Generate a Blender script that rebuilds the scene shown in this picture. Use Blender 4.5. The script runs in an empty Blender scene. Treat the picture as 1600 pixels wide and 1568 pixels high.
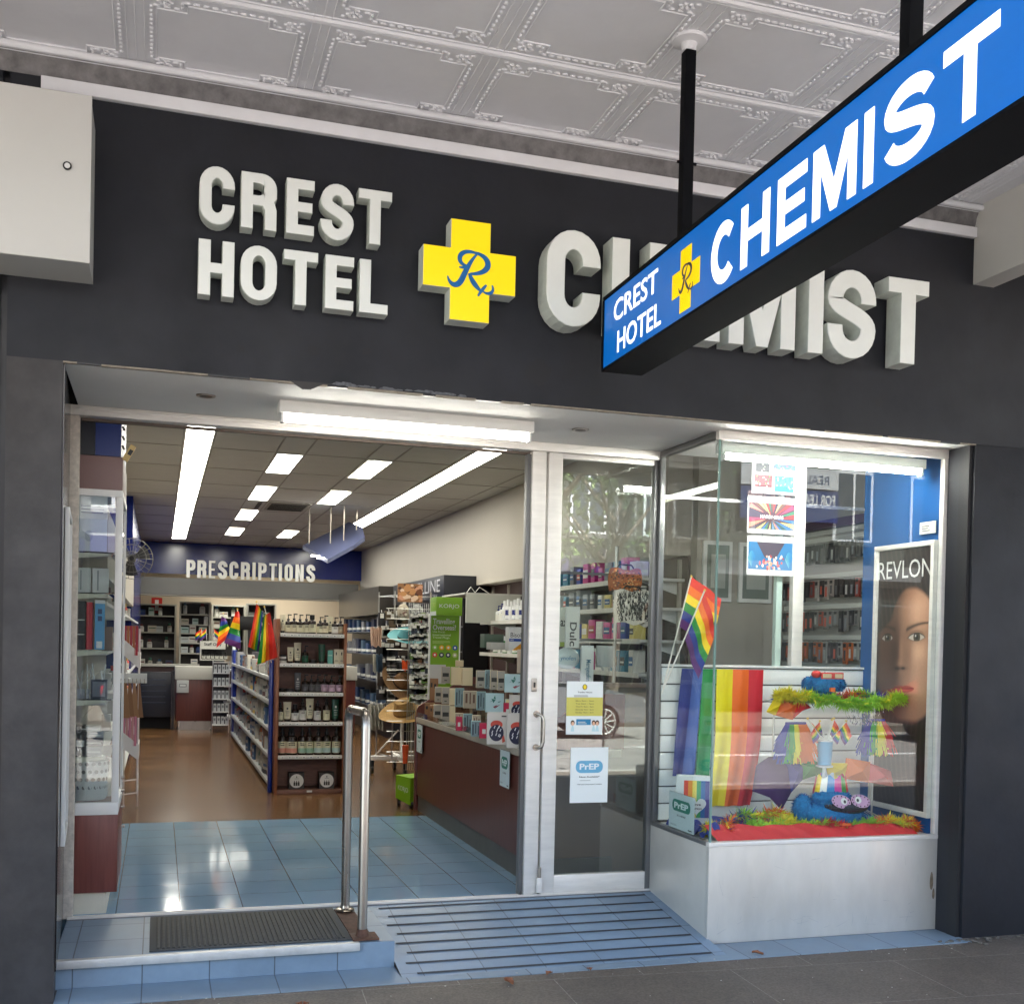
import bpy, bmesh, math, random
from math import sin, cos, pi, radians
from mathutils import Matrix, Vector
from mathutils.geometry import tessellate_polygon
random.seed(7)
S = bpy.context.scene
COL = S.collection

# ------------------------------------------------------------------ camera
CX, CY, CH = 0.0, -5.1727, 1.6
YAW, PITCH, ROLL, FPX, PPY = 0.3079, -0.0173, 0.0219, 1736.5528, 1035.8184
_F = Vector((sin(YAW), cos(YAW), 0)); _R = Vector((cos(YAW), -sin(YAW), 0)); _U = Vector((0, 0, 1))
_fwd = _F * cos(PITCH) + _U * sin(PITCH); _up = _U * cos(PITCH) - _F * sin(PITCH)
_cr = _R * cos(ROLL) + _up * sin(ROLL); _cu = _up * cos(ROLL) - _R * sin(ROLL)
cam_data = bpy.data.cameras.new("camera"); cam = bpy.data.objects.new("camera", cam_data); COL.objects.link(cam)
m3 = Matrix((_cr, _cu, -_fwd)).transposed()
cam.matrix_world = Matrix.Translation((CX, CY, CH)) @ m3.to_4x4()
cam_data.sensor_fit = 'HORIZONTAL'; cam_data.sensor_width = 36.0
cam_data.lens = FPX / 1600 * 36; cam_data.shift_y = (PPY - 784) / 1600
cam_data.clip_start = 0.05; cam_data.clip_end = 500
S.camera = cam

# ------------------------------------------------------------------ world, sun, exposure
W = bpy.data.worlds.new("World"); S.world = W; W.use_nodes = True
nt = W.node_tree; bg = nt.nodes["Background"]
sky = nt.nodes.new("ShaderNodeTexSky"); sky.sky_type = 'NISHITA'; sky.sun_disc = False
SUN_EL, SUN_AZ = radians(66), radians(20)      # sun stands behind the shop: the street is lit, the footpath is in shade
sky.sun_elevation = SUN_EL; sky.sun_rotation = SUN_AZ
nt.links.new(sky.outputs[0], bg.inputs[0]); bg.inputs[1].default_value = 0.09
sd = bpy.data.lights.new("sun", 'SUN'); sd.energy = 5.0; sd.angle = radians(0.5); sd.color = (1, 0.97, 0.93)
sun = bpy.data.objects.new("sun", sd); COL.objects.link(sun)
_sv = Vector((sin(SUN_AZ) * cos(SUN_EL), cos(SUN_AZ) * cos(SUN_EL), sin(SUN_EL)))
sun.rotation_euler = _sv.to_track_quat('Z', 'Y').to_euler(); sun.location = (0, 20, 30)
S.view_settings.view_transform = 'Standard'; S.view_settings.look = 'None'
S.view_settings.exposure = 3.8; S.view_settings.gamma = 1.0
S.cycles.use_denoising = True
S.cycles.max_bounces = 8; S.cycles.diffuse_bounces = 4; S.cycles.glossy_bounces = 4; S.cycles.transparent_max_bounces = 12
S.cycles.sample_clamp_indirect = 6.0
S.cycles.caustics_reflective = False; S.cycles.caustics_refractive = False

# ------------------------------------------------------------------ materials
def lin(c):
    return tuple(((x / 255) / 12.92 if x / 255 <= 0.04045 else ((x / 255 + 0.055) / 1.055) ** 2.4) for x in c) + (1.0,)
_M = {}
def mat(name, rgb, rough=0.5, metal=0.0, emit=0.0, noise=0.0, nscale=6.0, bump=0.0, bscale=40.0, coat=0.0, spec=None, stretch=None, rvar=0.0, ecol=None):
    """rgb is the sRGB 0..255 base colour; noise = amount of darker mottling; bump = height in metres-ish."""
    if name in _M: return _M[name]
    m = bpy.data.materials.new(name); m.use_nodes = True; n = m.node_tree.nodes; l = m.node_tree.links
    b = n["Principled BSDF"]; c = lin(rgb)
    b.inputs['Base Color'].default_value = c; b.inputs['Roughness'].default_value = rough; b.inputs['Metallic'].default_value = metal
    if spec is not None: b.inputs['Specular IOR Level'].default_value = spec
    if coat: b.inputs['Coat Weight'].default_value = coat; b.inputs['Coat Roughness'].default_value = 0.08
    if emit:
        b.inputs['Emission Color'].default_value = lin(ecol) if ecol else c; b.inputs['Emission Strength'].default_value = emit
    if noise or bump or rvar:
        g = n.new("ShaderNodeNewGeometry"); mp = n.new("ShaderNodeMapping"); l.new(g.outputs['Position'], mp.inputs['Vector'])
        if stretch: mp.inputs['Scale'].default_value = stretch
    if noise:
        t = n.new("ShaderNodeTexNoise"); t.inputs['Scale'].default_value = nscale; t.inputs['Detail'].default_value = 6; t.inputs['Roughness'].default_value = 0.62
        l.new(mp.outputs[0], t.inputs['Vector'])
        r = n.new("ShaderNodeValToRGB"); r.color_ramp.elements[0].position = 0.32; r.color_ramp.elements[1].position = 0.68
        d = tuple(x * (1 - noise) for x in c[:3]) + (1,); u = tuple(min(1, x * (1 + noise * 0.6)) for x in c[:3]) + (1,)
        r.color_ramp.elements[0].color = d; r.color_ramp.elements[1].color = u
        l.new(t.outputs['Fac'], r.inputs[0]); l.new(r.outputs[0], b.inputs['Base Color'])
    if rvar:
        t3 = n.new("ShaderNodeTexNoise"); t3.inputs['Scale'].default_value = nscale * 0.7; t3.inputs['Detail'].default_value = 4; l.new(mp.outputs[0], t3.inputs['Vector'])
        mr = n.new("ShaderNodeMapRange"); mr.inputs[1].default_value = 0.3; mr.inputs[2].default_value = 0.7
        mr.inputs[3].default_value = max(0, rough - rvar); mr.inputs[4].default_value = min(1, rough + rvar)
        l.new(t3.outputs['Fac'], mr.inputs[0]); l.new(mr.outputs[0], b.inputs['Roughness'])
    if bump:
        t2 = n.new("ShaderNodeTexNoise"); t2.inputs['Scale'].default_value = bscale; t2.inputs['Detail'].default_value = 5
        l.new(mp.outputs[0], t2.inputs['Vector'])
        bp = n.new("ShaderNodeBump"); bp.inputs['Distance'].default_value = bump; bp.inputs['Strength'].default_value = 0.8
        l.new(t2.outputs['Fac'], bp.inputs['Height']); l.new(bp.outputs[0], b.inputs['Normal'])
    _M[name] = m; return m
def col(r, g, b, rough=0.55, **k):
    return mat("paint_%d_%d_%d_%d" % (r, g, b, int(rough * 100)), (r, g, b), rough, **k)

def tile_mat(name, rgb, rgb2, grout, w, h, mortar=0.004, rough=0.15, off=(0, 0), rot=0.0, noise=0.1, bump=0.0, brick=0.0, rvar=0.0, spec=0.5):
    m = bpy.data.materials.new(name); m.use_nodes = True; n = m.node_tree.nodes; l = m.node_tree.links; b = n["Principled BSDF"]
    g = n.new("ShaderNodeNewGeometry"); mp = n.new("ShaderNodeMapping"); l.new(g.outputs['Position'], mp.inputs['Vector'])
    mp.inputs['Location'].default_value = (off[0], off[1], 0); mp.inputs['Rotation'].default_value = (0, 0, rot)
    t = n.new("ShaderNodeTexBrick"); l.new(mp.outputs[0], t.inputs['Vector'])
    t.offset = brick; t.inputs['Scale'].default_value = 1.0; t.inputs['Brick Width'].default_value = w; t.inputs['Row Height'].default_value = h
    t.inputs['Mortar Size'].default_value = mortar; t.inputs['Mortar Smooth'].default_value = 0.1
    t.inputs['Color1'].default_value = lin(rgb); t.inputs['Color2'].default_value = lin(rgb2); t.inputs['Mortar'].default_value = lin(grout)
    no = n.new("ShaderNodeTexNoise"); no.inputs['Scale'].default_value = 3.0; no.inputs['Detail'].default_value = 8; no.inputs['Roughness'].default_value = 0.7
    l.new(mp.outputs[0], no.inputs['Vector'])
    r = n.new("ShaderNodeValToRGB"); r.color_ramp.elements[0].position = 0.3; r.color_ramp.elements[1].position = 0.7
    r.color_ramp.elements[0].color = (1 - noise * 2,) * 3 + (1,); r.color_ramp.elements[1].color = (1, 1, 1, 1)
    l.new(no.outputs['Fac'], r.inputs[0])
    mx = n.new("ShaderNodeMix"); mx.data_type = 'RGBA'; mx.blend_type = 'MULTIPLY'; mx.inputs[0].default_value = 1
    l.new(t.outputs['Color'], mx.inputs[6]); l.new(r.outputs[0], mx.inputs[7]); l.new(mx.outputs[2], b.inputs['Base Color'])
    b.inputs['Roughness'].default_value = rough; b.inputs['Specular IOR Level'].default_value = spec
    bpn = n.new("ShaderNodeBump"); bpn.inputs['Distance'].default_value = 0.0015; bpn.inputs['Strength'].default_value = 0.6; bpn.invert = True
    l.new(t.outputs['Fac'], bpn.inputs['Height']); last = bpn
    if bump:
        n2 = n.new("ShaderNodeTexNoise"); n2.inputs['Scale'].default_value = 140; n2.inputs['Detail'].default_value = 3; l.new(mp.outputs[0], n2.inputs['Vector'])
        b2 = n.new("ShaderNodeBump"); b2.inputs['Distance'].default_value = bump; b2.inputs['Strength'].default_value = 0.7
        l.new(n2.outputs['Fac'], b2.inputs['Height']); l.new(bpn.outputs[0], b2.inputs['Normal']); last = b2
        # speckle
        n3 = n.new("ShaderNodeTexNoise"); n3.inputs['Scale'].default_value = 90; n3.inputs['Detail'].default_value = 4; l.new(mp.outputs[0], n3.inputs['Vector'])
        r3 = n.new("ShaderNodeValToRGB"); r3.color_ramp.elements[0].position = 0.35; r3.color_ramp.elements[1].position = 0.7
        r3.color_ramp.elements[0].color = (0.72, 0.72, 0.72, 1); r3.color_ramp.elements[1].color = (1.32, 1.32, 1.32, 1); l.new(n3.outputs['Fac'], r3.inputs[0])
        m4 = n.new("ShaderNodeMix"); m4.data_type = 'RGBA'; m4.blend_type = 'MULTIPLY'; m4.inputs[0].default_value = 1
        l.new(mx.outputs[2], m4.inputs[6]); l.new(r3.outputs[0], m4.inputs[7]); l.new(m4.outputs[2], b.inputs['Base Color'])
    l.new(last.outputs[0], b.inputs['Normal'])
    if rvar:
        mr = n.new("ShaderNodeMapRange"); mr.inputs[1].default_value = 0.3; mr.inputs[2].default_value = 0.7
        mr.inputs[3].default_value = rough; mr.inputs[4].default_value = rough + rvar
        l.new(no.outputs['Fac'], mr.inputs[0]); l.new(mr.outputs[0], b.inputs['Roughness'])
    _M[name] = m; return m

def glass_mat(name, tint=(1, 1, 1), ior=1.5, boost=1.6):
    m = bpy.data.materials.new(name); m.use_nodes = True; n = m.node_tree.nodes; l = m.node_tree.links
    n.remove(n["Principled BSDF"]); out = n["Material Output"]
    tr = n.new("ShaderNodeBsdfTransparent"); tr.inputs[0].default_value = tint + (1,)
    gl = n.new("ShaderNodeBsdfGlossy"); gl.inputs['Roughness'].default_value = 0.0; gl.inputs[0].default_value = (1, 1, 1, 1)
    # Schlick reflectance, the same from both sides of a face
    g = n.new("ShaderNodeNewGeometry"); dt = n.new("ShaderNodeVectorMath"); dt.operation = 'DOT_PRODUCT'; l.new(g.outputs['Incoming'], dt.inputs[0]); l.new(g.outputs['Normal'], dt.inputs[1])
    def M_(op, a_=None, b_=None, v1=None, v2=None):
        k = n.new("ShaderNodeMath"); k.operation = op
        if a_ is not None: l.new(a_, k.inputs[0])
        if b_ is not None: l.new(b_, k.inputs[1])
        if v1 is not None: k.inputs[0].default_value = v1
        if v2 is not None: k.inputs[1].default_value = v2
        return k.outputs[0]
    f0 = ((ior - 1) / (ior + 1)) ** 2; ab = M_('ABSOLUTE', dt.outputs['Value']); om = M_('SUBTRACT', None, ab, v1=1.0); p5 = M_('POWER', om, None, v2=5.0)
    k1 = M_('MULTIPLY', p5, None, v2=(1 - f0)); k2 = M_('ADD', k1, None, v2=f0); mu_ = M_('MULTIPLY', k2, None, v2=boost)
    cl_ = n.new("ShaderNodeClamp"); l.new(mu_, cl_.inputs[0])
    mx = n.new("ShaderNodeMixShader"); l.new(cl_.outputs[0], mx.inputs[0])
    l.new(tr.outputs[0], mx.inputs[1]); l.new(gl.outputs[0], mx.inputs[2]); l.new(mx.outputs[0], out.inputs[0])
    _M[name] = m; return m
def wave_wood(name, rgb, rgb2, rough=0.35, stretch=(1, 12, 12), scale=2.0, coat=0.0, planks=None):
    m = bpy.data.materials.new(name); m.use_nodes = True; n = m.node_tree.nodes; l = m.node_tree.links; b = n["Principled BSDF"]
    g = n.new("ShaderNodeNewGeometry"); mp = n.new("ShaderNodeMapping"); l.new(g.outputs['Position'], mp.inputs['Vector']); mp.inputs['Scale'].default_value = stretch
    t = n.new("ShaderNodeTexNoise"); t.inputs['Scale'].default_value = scale; t.inputs['Detail'].default_value = 8; t.inputs['Roughness'].default_value = 0.65; l.new(mp.outputs[0], t.inputs['Vector'])
    r = n.new("ShaderNodeValToRGB"); r.color_ramp.elements[0].position = 0.3; r.color_ramp.elements[1].position = 0.7
    r.color_ramp.elements[0].color = lin(rgb2); r.color_ramp.elements[1].color = lin(rgb); l.new(t.outputs['Fac'], r.inputs[0])
    src = r.outputs[0]
    if planks:
        k = n.new("ShaderNodeTexBrick"); l.new(g.outputs['Position'], k.inputs['Vector']); k.offset = 0.37
        k.inputs['Scale'].default_value = 1; k.inputs['Brick Width'].default_value = planks[0]; k.inputs['Row Height'].default_value = planks[1]; k.inputs['Mortar Size'].default_value = 0.004
        k.inputs['Color1'].default_value = (0.68, 0.68, 0.68, 1); k.inputs['Color2'].default_value = (1.3, 1.25, 1.2, 1); k.inputs['Mortar'].default_value = (0.35, 0.35, 0.35, 1)
        mx = n.new("ShaderNodeMix"); mx.data_type = 'RGBA'; mx.blend_type = 'MULTIPLY'; mx.inputs[0].default_value = 1
        l.new(src, mx.inputs[6]); l.new(k.outputs['Color'], mx.inputs[7]); src = mx.outputs[2]
    l.new(src, b.inputs['Base Color']); b.inputs['Roughness'].default_value = rough
    if planks: b.inputs['Specular IOR Level'].default_value = 0.3
    _M[name] = m; return m

WHITE_CEIL = mat("awning_white", (222, 223, 228), 0.55, noise=0.05, nscale=3, bump=0.0012, bscale=30)
BLACKF = mat("black_fascia_paint", (19, 21, 29), 0.6, noise=0.3, nscale=4.5, bump=0.0015, bscale=22, rvar=0.1)
BLACKW = mat("black_render", (54, 51, 51), 0.55, noise=0.4, nscale=5.5, bump=0.0015, bscale=22, rvar=0.12)
BLACKT = mat("black_trim", (30, 30, 33), 0.35)
ALU = mat("aluminium", (232, 228, 222), 0.45, 0.3, noise=0.08, nscale=5, stretch=(1, 1, 6))
ALUP = mat("aluminium_sheet", (212, 208, 200), 0.42, 0.4, noise=0.07, nscale=3, stretch=(3, 1, 1), rvar=0.1)
ALUD = mat("aluminium_dark", (120, 120, 120), 0.35, 0.6)
STEEL = mat("brushed_steel", (176, 168, 158), 0.32, 1.0, noise=0.1, nscale=12, stretch=(1, 1, 0.2), rvar=0.08)
RUST = mat("rusty_plate", (96, 66, 52), 0.7, 0.3, noise=0.5, nscale=30, bump=0.001, bscale=90)
WHITE = mat("white_paint", (225, 225, 222), 0.4)
SOFFIT = mat("soffit_white", (228, 227, 222), 0.6, noise=0.06, nscale=2)
PEEL = mat("peeling_cream", (140, 130, 116), 0.8, noise=0.35, nscale=25, bump=0.002, bscale=50)
GREYP = mat("light_grey_box", (206, 205, 200), 0.5, noise=0.03, nscale=2)
LETTER = mat("letter_acrylic", (240, 243, 238), 0.38, noise=0.025, nscale=9)
LETSIDE = mat("letter_return", (214, 220, 212), 0.5, noise=0.12, nscale=14)
YEL = mat("yellow_acrylic", (232, 198, 0), 0.35, emit=0.05)
CREAM = mat("cream_wall", (166, 160, 150), 0.7, noise=0.03, nscale=1.5)
LAM = wave_wood("dark_laminate", (102, 52, 44), (82, 40, 35), 0.32, (14, 14, 1), 3)
LAMR = wave_wood("red_laminate", (124, 70, 62), (104, 54, 48), 0.35, (22, 22, 1), 3)
PINKL = mat("dusty_pink_laminate", (126, 100, 96), 0.5)
TIMB = wave_wood("timber_side", (150, 92, 56), (112, 66, 40), 0.4, (14, 14, 1.2), 3)
TIMBD = wave_wood("timber_dark", (136, 94, 76), (104, 70, 56), 0.5, (3, 14, 14), 3)
WOODF = wave_wood("wood_floor", (134, 98, 62), (62, 45, 29), 0.22, (1.4, 26, 26), 2.2, planks=(1.25, 0.125))
BLUET = tile_mat("blue_floor_tile", (134, 168, 194), (142, 176, 202), (92, 106, 118), 0.3285, 0.3285, 0.003, 0.06, off=(-0.133, -0.05), noise=0.05, rvar=0.05, spec=0.4)
BLUER = tile_mat("blue_ramp_tile", (124, 146, 168), (134, 156, 178), (96, 110, 124), 0.31, 0.363, 0.003, 0.34, off=(-0.0, -0.04), noise=0.12, rvar=0.2)
BLUES = tile_mat("blue_step_tile", (128, 148, 166), (138, 158, 176), (86, 96, 106), 0.3, 0.3, 0.003, 0.4, off=(0.05, 0.1), noise=0.14, rvar=0.15)
PAVE = tile_mat("stone_paving", (108, 97, 86), (100, 90, 80), (150, 142, 130), 0.92, 0.6, 0.0022, 0.62, off=(0.0, 0.07), rot=0.06, noise=0.16, bump=0.0016, brick=0.5)
ASPH = mat("asphalt", (112, 108, 103), 0.8, noise=0.2, nscale=3)
BLUEP = mat("blue_gloss_paint", (8, 28, 104), 0.18, noise=0.05, nscale=2)
BLUEL = mat("bay_blue_paint", (8, 78, 138), 0.5, noise=0.06, nscale=3)
BLUEM = mat("blue_metal", (20, 48, 140), 0.28)
TUBE = mat("tube_lit", (255, 250, 240), 0.3, emit=2.0)
TUBEB = mat("bay_tube_lit", (255, 252, 246), 0.3, emit=8.5)
PANEL = mat("panel_lit", (255, 252, 240), 0.4, emit=1.6)
PANEL2 = mat("panel_lit_dim", (255, 250, 225), 0.4, emit=0.7)
GLASS = glass_mat("window_glass", (0.95, 0.975, 0.965), 1.5, 0.78)
GLASSD = glass_mat("door_glass", (0.9, 0.93, 0.91), 1.5, 1.7)
CLEAR = glass_mat("clear_acrylic", (0.9, 0.93, 0.92), 1.45, 1.4)
WIRE = mat("chrome_wire", (200, 200, 198), 0.3, 0.8)
BLACK = mat("black_plastic", (22, 22, 24), 0.35)
SOFT = mat("soft_black", (14, 14, 17), 0.8)

# ------------------------------------------------------------------ mesh helpers
class MB:
    def __init__(s): s.v = []; s.f = []; s.fm = []; s.ms = []; s.sm = []; s.T = None; s.seal = {}
    def mi(s, m):
        if m not in s.ms: s.ms.append(m)
        return s.ms.index(m)
    def add(s, vs, fs, m, smooth=False, T=None):
        o = len(s.v); t = T if T is not None else s.T
        for p in vs:
            p = Vector(p)
            if t is not None: p = t @ p
            s.v.append(tuple(p))
        k = s.mi(m)
        for f in fs: s.f.append(tuple(o + i for i in f)); s.fm.append(k); s.sm.append(smooth)
        return s
    def box(s, x0, x1, y0, y1, z0, z1, m, bev=0.0, T=None):
        if x1 < x0: x0, x1 = x1, x0
        if y1 < y0: y0, y1 = y1, y0
        if z1 < z0: z0, z1 = z1, z0
        b = min(bev, (x1 - x0) * .45, (y1 - y0) * .45, (z1 - z0) * .45)
        if b <= 0:
            vs = [(x, y, z) for z in (z0, z1) for (x, y) in ((x0, y0), (x1, y0), (x1, y1), (x0, y1))]
            return s.add(vs, [(0, 3, 2, 1), (4, 5, 6, 7), (0, 1, 5, 4), (1, 2, 6, 5), (2, 3, 7, 6), (3, 0, 4, 7)], m, T=T)
        bm = bmesh.new(); bmesh.ops.create_cube(bm, size=1.0)
        for v in bm.verts: v.co = Vector(((x0 + x1) / 2 + v.co.x * (x1 - x0), (y0 + y1) / 2 + v.co.y * (y1 - y0), (z0 + z1) / 2 + v.co.z * (z1 - z0)))
        bmesh.ops.bevel(bm, geom=bm.edges[:], offset=b, segments=2, affect='EDGES', profile=0.6)
        bm.verts.index_update(); s.add([v.co.copy() for v in bm.verts], [[v.index for v in f.verts] for f in bm.faces], m, True, T=T); bm.free(); return s
    def tube(s, pts, r, m, n=10, caps=True, T=None, closed=False):
        pts = [Vector(p) for p in pts]; vs = []; fs = []; k = len(pts)
        rr = r if isinstance(r, (list, tuple)) else [r] * k
        ref = Vector((0, 0, 1)); a = None
        for i, p in enumerate(pts):
            if closed: d = pts[(i + 1) % k] - pts[i - 1]
            else: d = (pts[min(i + 1, k - 1)] - pts[max(i - 1, 0)])
            d.normalize()
            if a is None: a = d.cross(ref if abs(d.dot(ref)) < 0.95 else Vector((1, 0, 0)))
            a = a - d * a.dot(d); a = a.normalized() if a.length > 1e-6 else d.orthogonal().normalized(); b = d.cross(a)
            for j in range(n):
                t = 2 * pi * j / n; vs.append(p + (a * cos(t) + b * sin(t)) * rr[i])
        for i in range(k - (0 if closed else 1)):
            for j in range(n):
                i2 = (i + 1) % k
                fs.append((i * n + j, i * n + (j + 1) % n, i2 * n + (j + 1) % n, i2 * n + j))
        if caps and not closed: fs.append(tuple(range(n))[::-1]); fs.append(tuple((k - 1) * n + j for j in range(n)))
        return s.add(vs, fs, m, True, T=T)
    def lathe(s, prof, m, n=12, c=(0, 0, 0), T=None, sq=None):
        """prof: list of (r, z) bottom to top, axis z"""
        vs = []; fs = []; k = len(prof)
        for r, z in prof:
            for j in range(n):
                t = 2 * pi * (j + .5) / n; x, y = cos(t) * r, sin(t) * r
                if sq: x *= sq[0]; y *= sq[1]
                vs.append((c[0] + x, c[1] + y, c[2] + z))
        for i in range(k - 1):
            for j in range(n): fs.append((i * n + j, i * n + (j + 1) % n, (i + 1) * n + (j + 1) % n, (i + 1) * n + j))
        fs.append(tuple(range(n))[::-1]); fs.append(tuple((k - 1) * n + j for j in range(n)))
        return s.add(vs, fs, m, n > 5, T=T)
    def ball(s, c, r, m, n=10, k=6, T=None):
        if not isinstance(r, (tuple, list)): r = (r, r, r)
        vs = [(c[0], c[1], c[2] - r[2])]; fs = []
        for i in range(1, k):
            a = -pi / 2 + pi * i / k
            for j in range(n):
                t = 2 * pi * j / n; vs.append((c[0] + r[0] * cos(a) * cos(t), c[1] + r[1] * cos(a) * sin(t), c[2] + r[2] * sin(a)))
        vs.append((c[0], c[1], c[2] + r[2])); e = len(vs) - 1
        for j in range(n):
            fs.append((0, 1 + (j + 1) % n, 1 + j)); fs.append((e, e - n + j, e - n + (j + 1) % n))
            for i in range(k - 2): a = 1 + i * n; fs.append((a + j, a + (j + 1) % n, a + n + (j + 1) % n, a + n + j))
        return s.add(vs, fs, m, True, T=T)
    def prism(s, poly, d0, d1, m, axis='y', T=None, mside=None):
        """poly in 2D extruded from d0 to d1 on an axis; poly counter-clockwise in (x,z) / (x,y) / (y,z)"""
        def P(a, b, d): return {'y': (a, d, b), 'z': (a, b, d), 'x': (d, a, b)}[axis]
        n = len(poly); vs = [P(a, b, d0) for a, b in poly] + [P(a, b, d1) for a, b in poly]
        s.add(vs, [tuple(range(n)), tuple(range(n, 2 * n))[::-1]], m, T=T)
        s.add(vs, [(i, i + n, (i + 1) % n + n, (i + 1) % n) for i in range(n)], mside or m, T=T); return s
    def sheet(s, fn, nu, nv, m, T=None, smooth=True):
        """grid of fn(u,v), u,v in 0..1"""
        vs = [fn(i / nu, j / nv) for j in range(nv + 1) for i in range(nu + 1)]
        fs = [(j * (nu + 1) + i, j * (nu + 1) + i + 1, (j + 1) * (nu + 1) + i + 1, (j + 1) * (nu + 1) + i) for j in range(nv) for i in range(nu)]
        return s.add(vs, fs, m, smooth, T=T)
    def build(s, name, parent=None, loc=None, recalc=True):
        me = bpy.data.meshes.new(name); me.from_pydata(s.v, [], s.f); me.update()
        for m in s.ms: me.materials.append(m)
        me.polygons.foreach_set('material_index', s.fm); me.polygons.foreach_set('use_smooth', s.sm)
        if recalc:
            bm = bmesh.new(); bm.from_mesh(me); bmesh.ops.recalc_face_normals(bm, faces=bm.faces[:]); bm.to_mesh(me); bm.free()
        o = bpy.data.objects.new(name, me); COL.objects.link(o)
        if any(s.sm) and not all(s.sm) or True:
            try: me.set_sharp_from_angle(angle=radians(40))
            except Exception: pass
        if parent: o.parent = parent
        if loc: o.location = loc
        return o
def tag(o, label=None, cat=None, group=None, kind=None):
    if label: o['label'] = label
    if cat: o['category'] = cat
    if group: o['group'] = group
    if kind: o['kind'] = kind
    return o
def thing(name, label, cat, loc=(0, 0, 0), rz=0.0, group=None):
    o = bpy.data.objects.new(name, None); COL.objects.link(o); o.location = loc; o.rotation_euler = (0, 0, rz); o.empty_display_size = 0.1
    return tag(o, label, cat, group)
def copy_tree(root, loc, rz=None, label=None, group=None):
    r = root.copy(); COL.objects.link(r); r.location = loc
    if rz is not None: r.rotation_euler = (0, 0, rz)
    if label: r['label'] = label
    if group: r['group'] = group
    for c in list(root.children):
        d = c.copy(); COL.objects.link(d); d.parent = r
        for g in list(c.children):
            e = g.copy(); COL.objects.link(e); e.parent = d
    return r
ORD = ["first", "second", "third", "fourth", "fifth", "sixth", "seventh", "eighth", "ninth", "tenth", "eleventh", "twelfth", "thirteenth", "fourteenth", "fifteenth", "sixteenth", "seventeenth", "eighteenth", "nineteenth", "twentieth"]

# flat artwork laid on a surface: frame o = lower left corner, ux, uz = in-plane axes (metres), nn = outward normal
class Art:
    def __init__(s, o, ux, uz, mb=None, step=0.0007):
        s.o = Vector(o); s.ux = Vector(ux).normalized(); s.uz = Vector(uz).normalized(); s.n = s.ux.cross(s.uz).normalized(); s.mb = mb or MB(); s.k = 1; s.step = step
    def P(s, a, b, k): return s.o + s.ux * a + s.uz * b + s.n * (k * s.step)
    def poly(s, pts, m, k=None):
        k = s.k if k is None else k
        if len(pts) <= 4: s.mb.add([s.P(a, b, k) for a, b in pts], [tuple(range(len(pts)))], m); return s
        tr = tessellate_polygon([[Vector((a, b, 0)) for a, b in pts]]); s.mb.add([s.P(a, b, k) for a, b in pts], [tuple(t) for t in tr], m); return s
    def rect(s, a0, b0, a1, b1, m, k=None): return s.poly([(a0, b0), (a1, b0), (a1, b1), (a0, b1)], m, k)
    def ell(s, a, b, ra, rb, m, k=None, n=20, a0=0, a1=2 * pi): return s.poly([(a + ra * cos(a0 + (a1 - a0) * i / n), b + rb * sin(a0 + (a1 - a0) * i / n)) for i in range(n + (0 if a1 - a0 > 6.2 else 1))], m, k)
    def pill(s, a0, b0, a1, b1, m, k=None):
        r = (b1 - b0) / 2 * 0.9; p = []
        for cx_, cy_, st in ((a1 - r, b1 - r, 0), (a0 + r, b1 - r, 1), (a0 + r, b0 + r, 2), (a1 - r, b0 + r, 3)):
            for i in range(6): t = (st + i / 5) * pi / 2; p.append((cx_ + r * cos(t), cy_ + r * sin(t)))
        return s.poly(p, m, k)
    def text(s, txt, a0, b0, a1, b1, m, k=None, bold=0.02, rot=False):
        k = s.k if k is None else k
        vs, fs, w, h = text_data(txt, bold, 3)
        out = []
        for x, y in vs:
            u, v = x / w, y / h
            if rot: u, v = v, 1 - u
            out.append(s.P(a0 + (a1 - a0) * u, b0 + (b1 - b0) * v, k))
        s.mb.add(out, fs, m); return s
    def lines(s, a0, b0, a1, b1, n, m, k=None, rnd=None, th=0.4):
        r = rnd or random
        for i in range(n):
            h = (b1 - b0) / n; y = b1 - h * (i + 1)
            s.rect(a0, y, a0 + (a1 - a0) * r.uniform(0.55, 1), y + h * th, m, k)
        return s
_TX = {}
def text_data(txt, bold=0.0, res=4):
    key = (txt, bold, res)
    if key in _TX: return _TX[key]
    c = bpy.data.curves.new("tmp", 'FONT'); c.body = txt; c.size = 1; c.offset = bold; c.resolution_u = res
    o = bpy.data.objects.new("tmp", c); COL.objects.link(o); dg = bpy.context.evaluated_depsgraph_get(); dg.update()
    me = bpy.data.meshes.new_from_object(o.evaluated_get(dg))
    vs = [v.co for v in me.vertices]; x0 = min(v.x for v in vs); y0 = min(v.y for v in vs); w = max(v.x for v in vs) - x0; h = max(v.y for v in vs) - y0
    r = ([(v.x - x0, v.y - y0) for v in vs], [tuple(p.vertices) for p in me.polygons], w, h)
    bpy.data.objects.remove(o); bpy.data.curves.remove(c); bpy.data.meshes.remove(me)
    _TX[key] = r; return r

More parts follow.
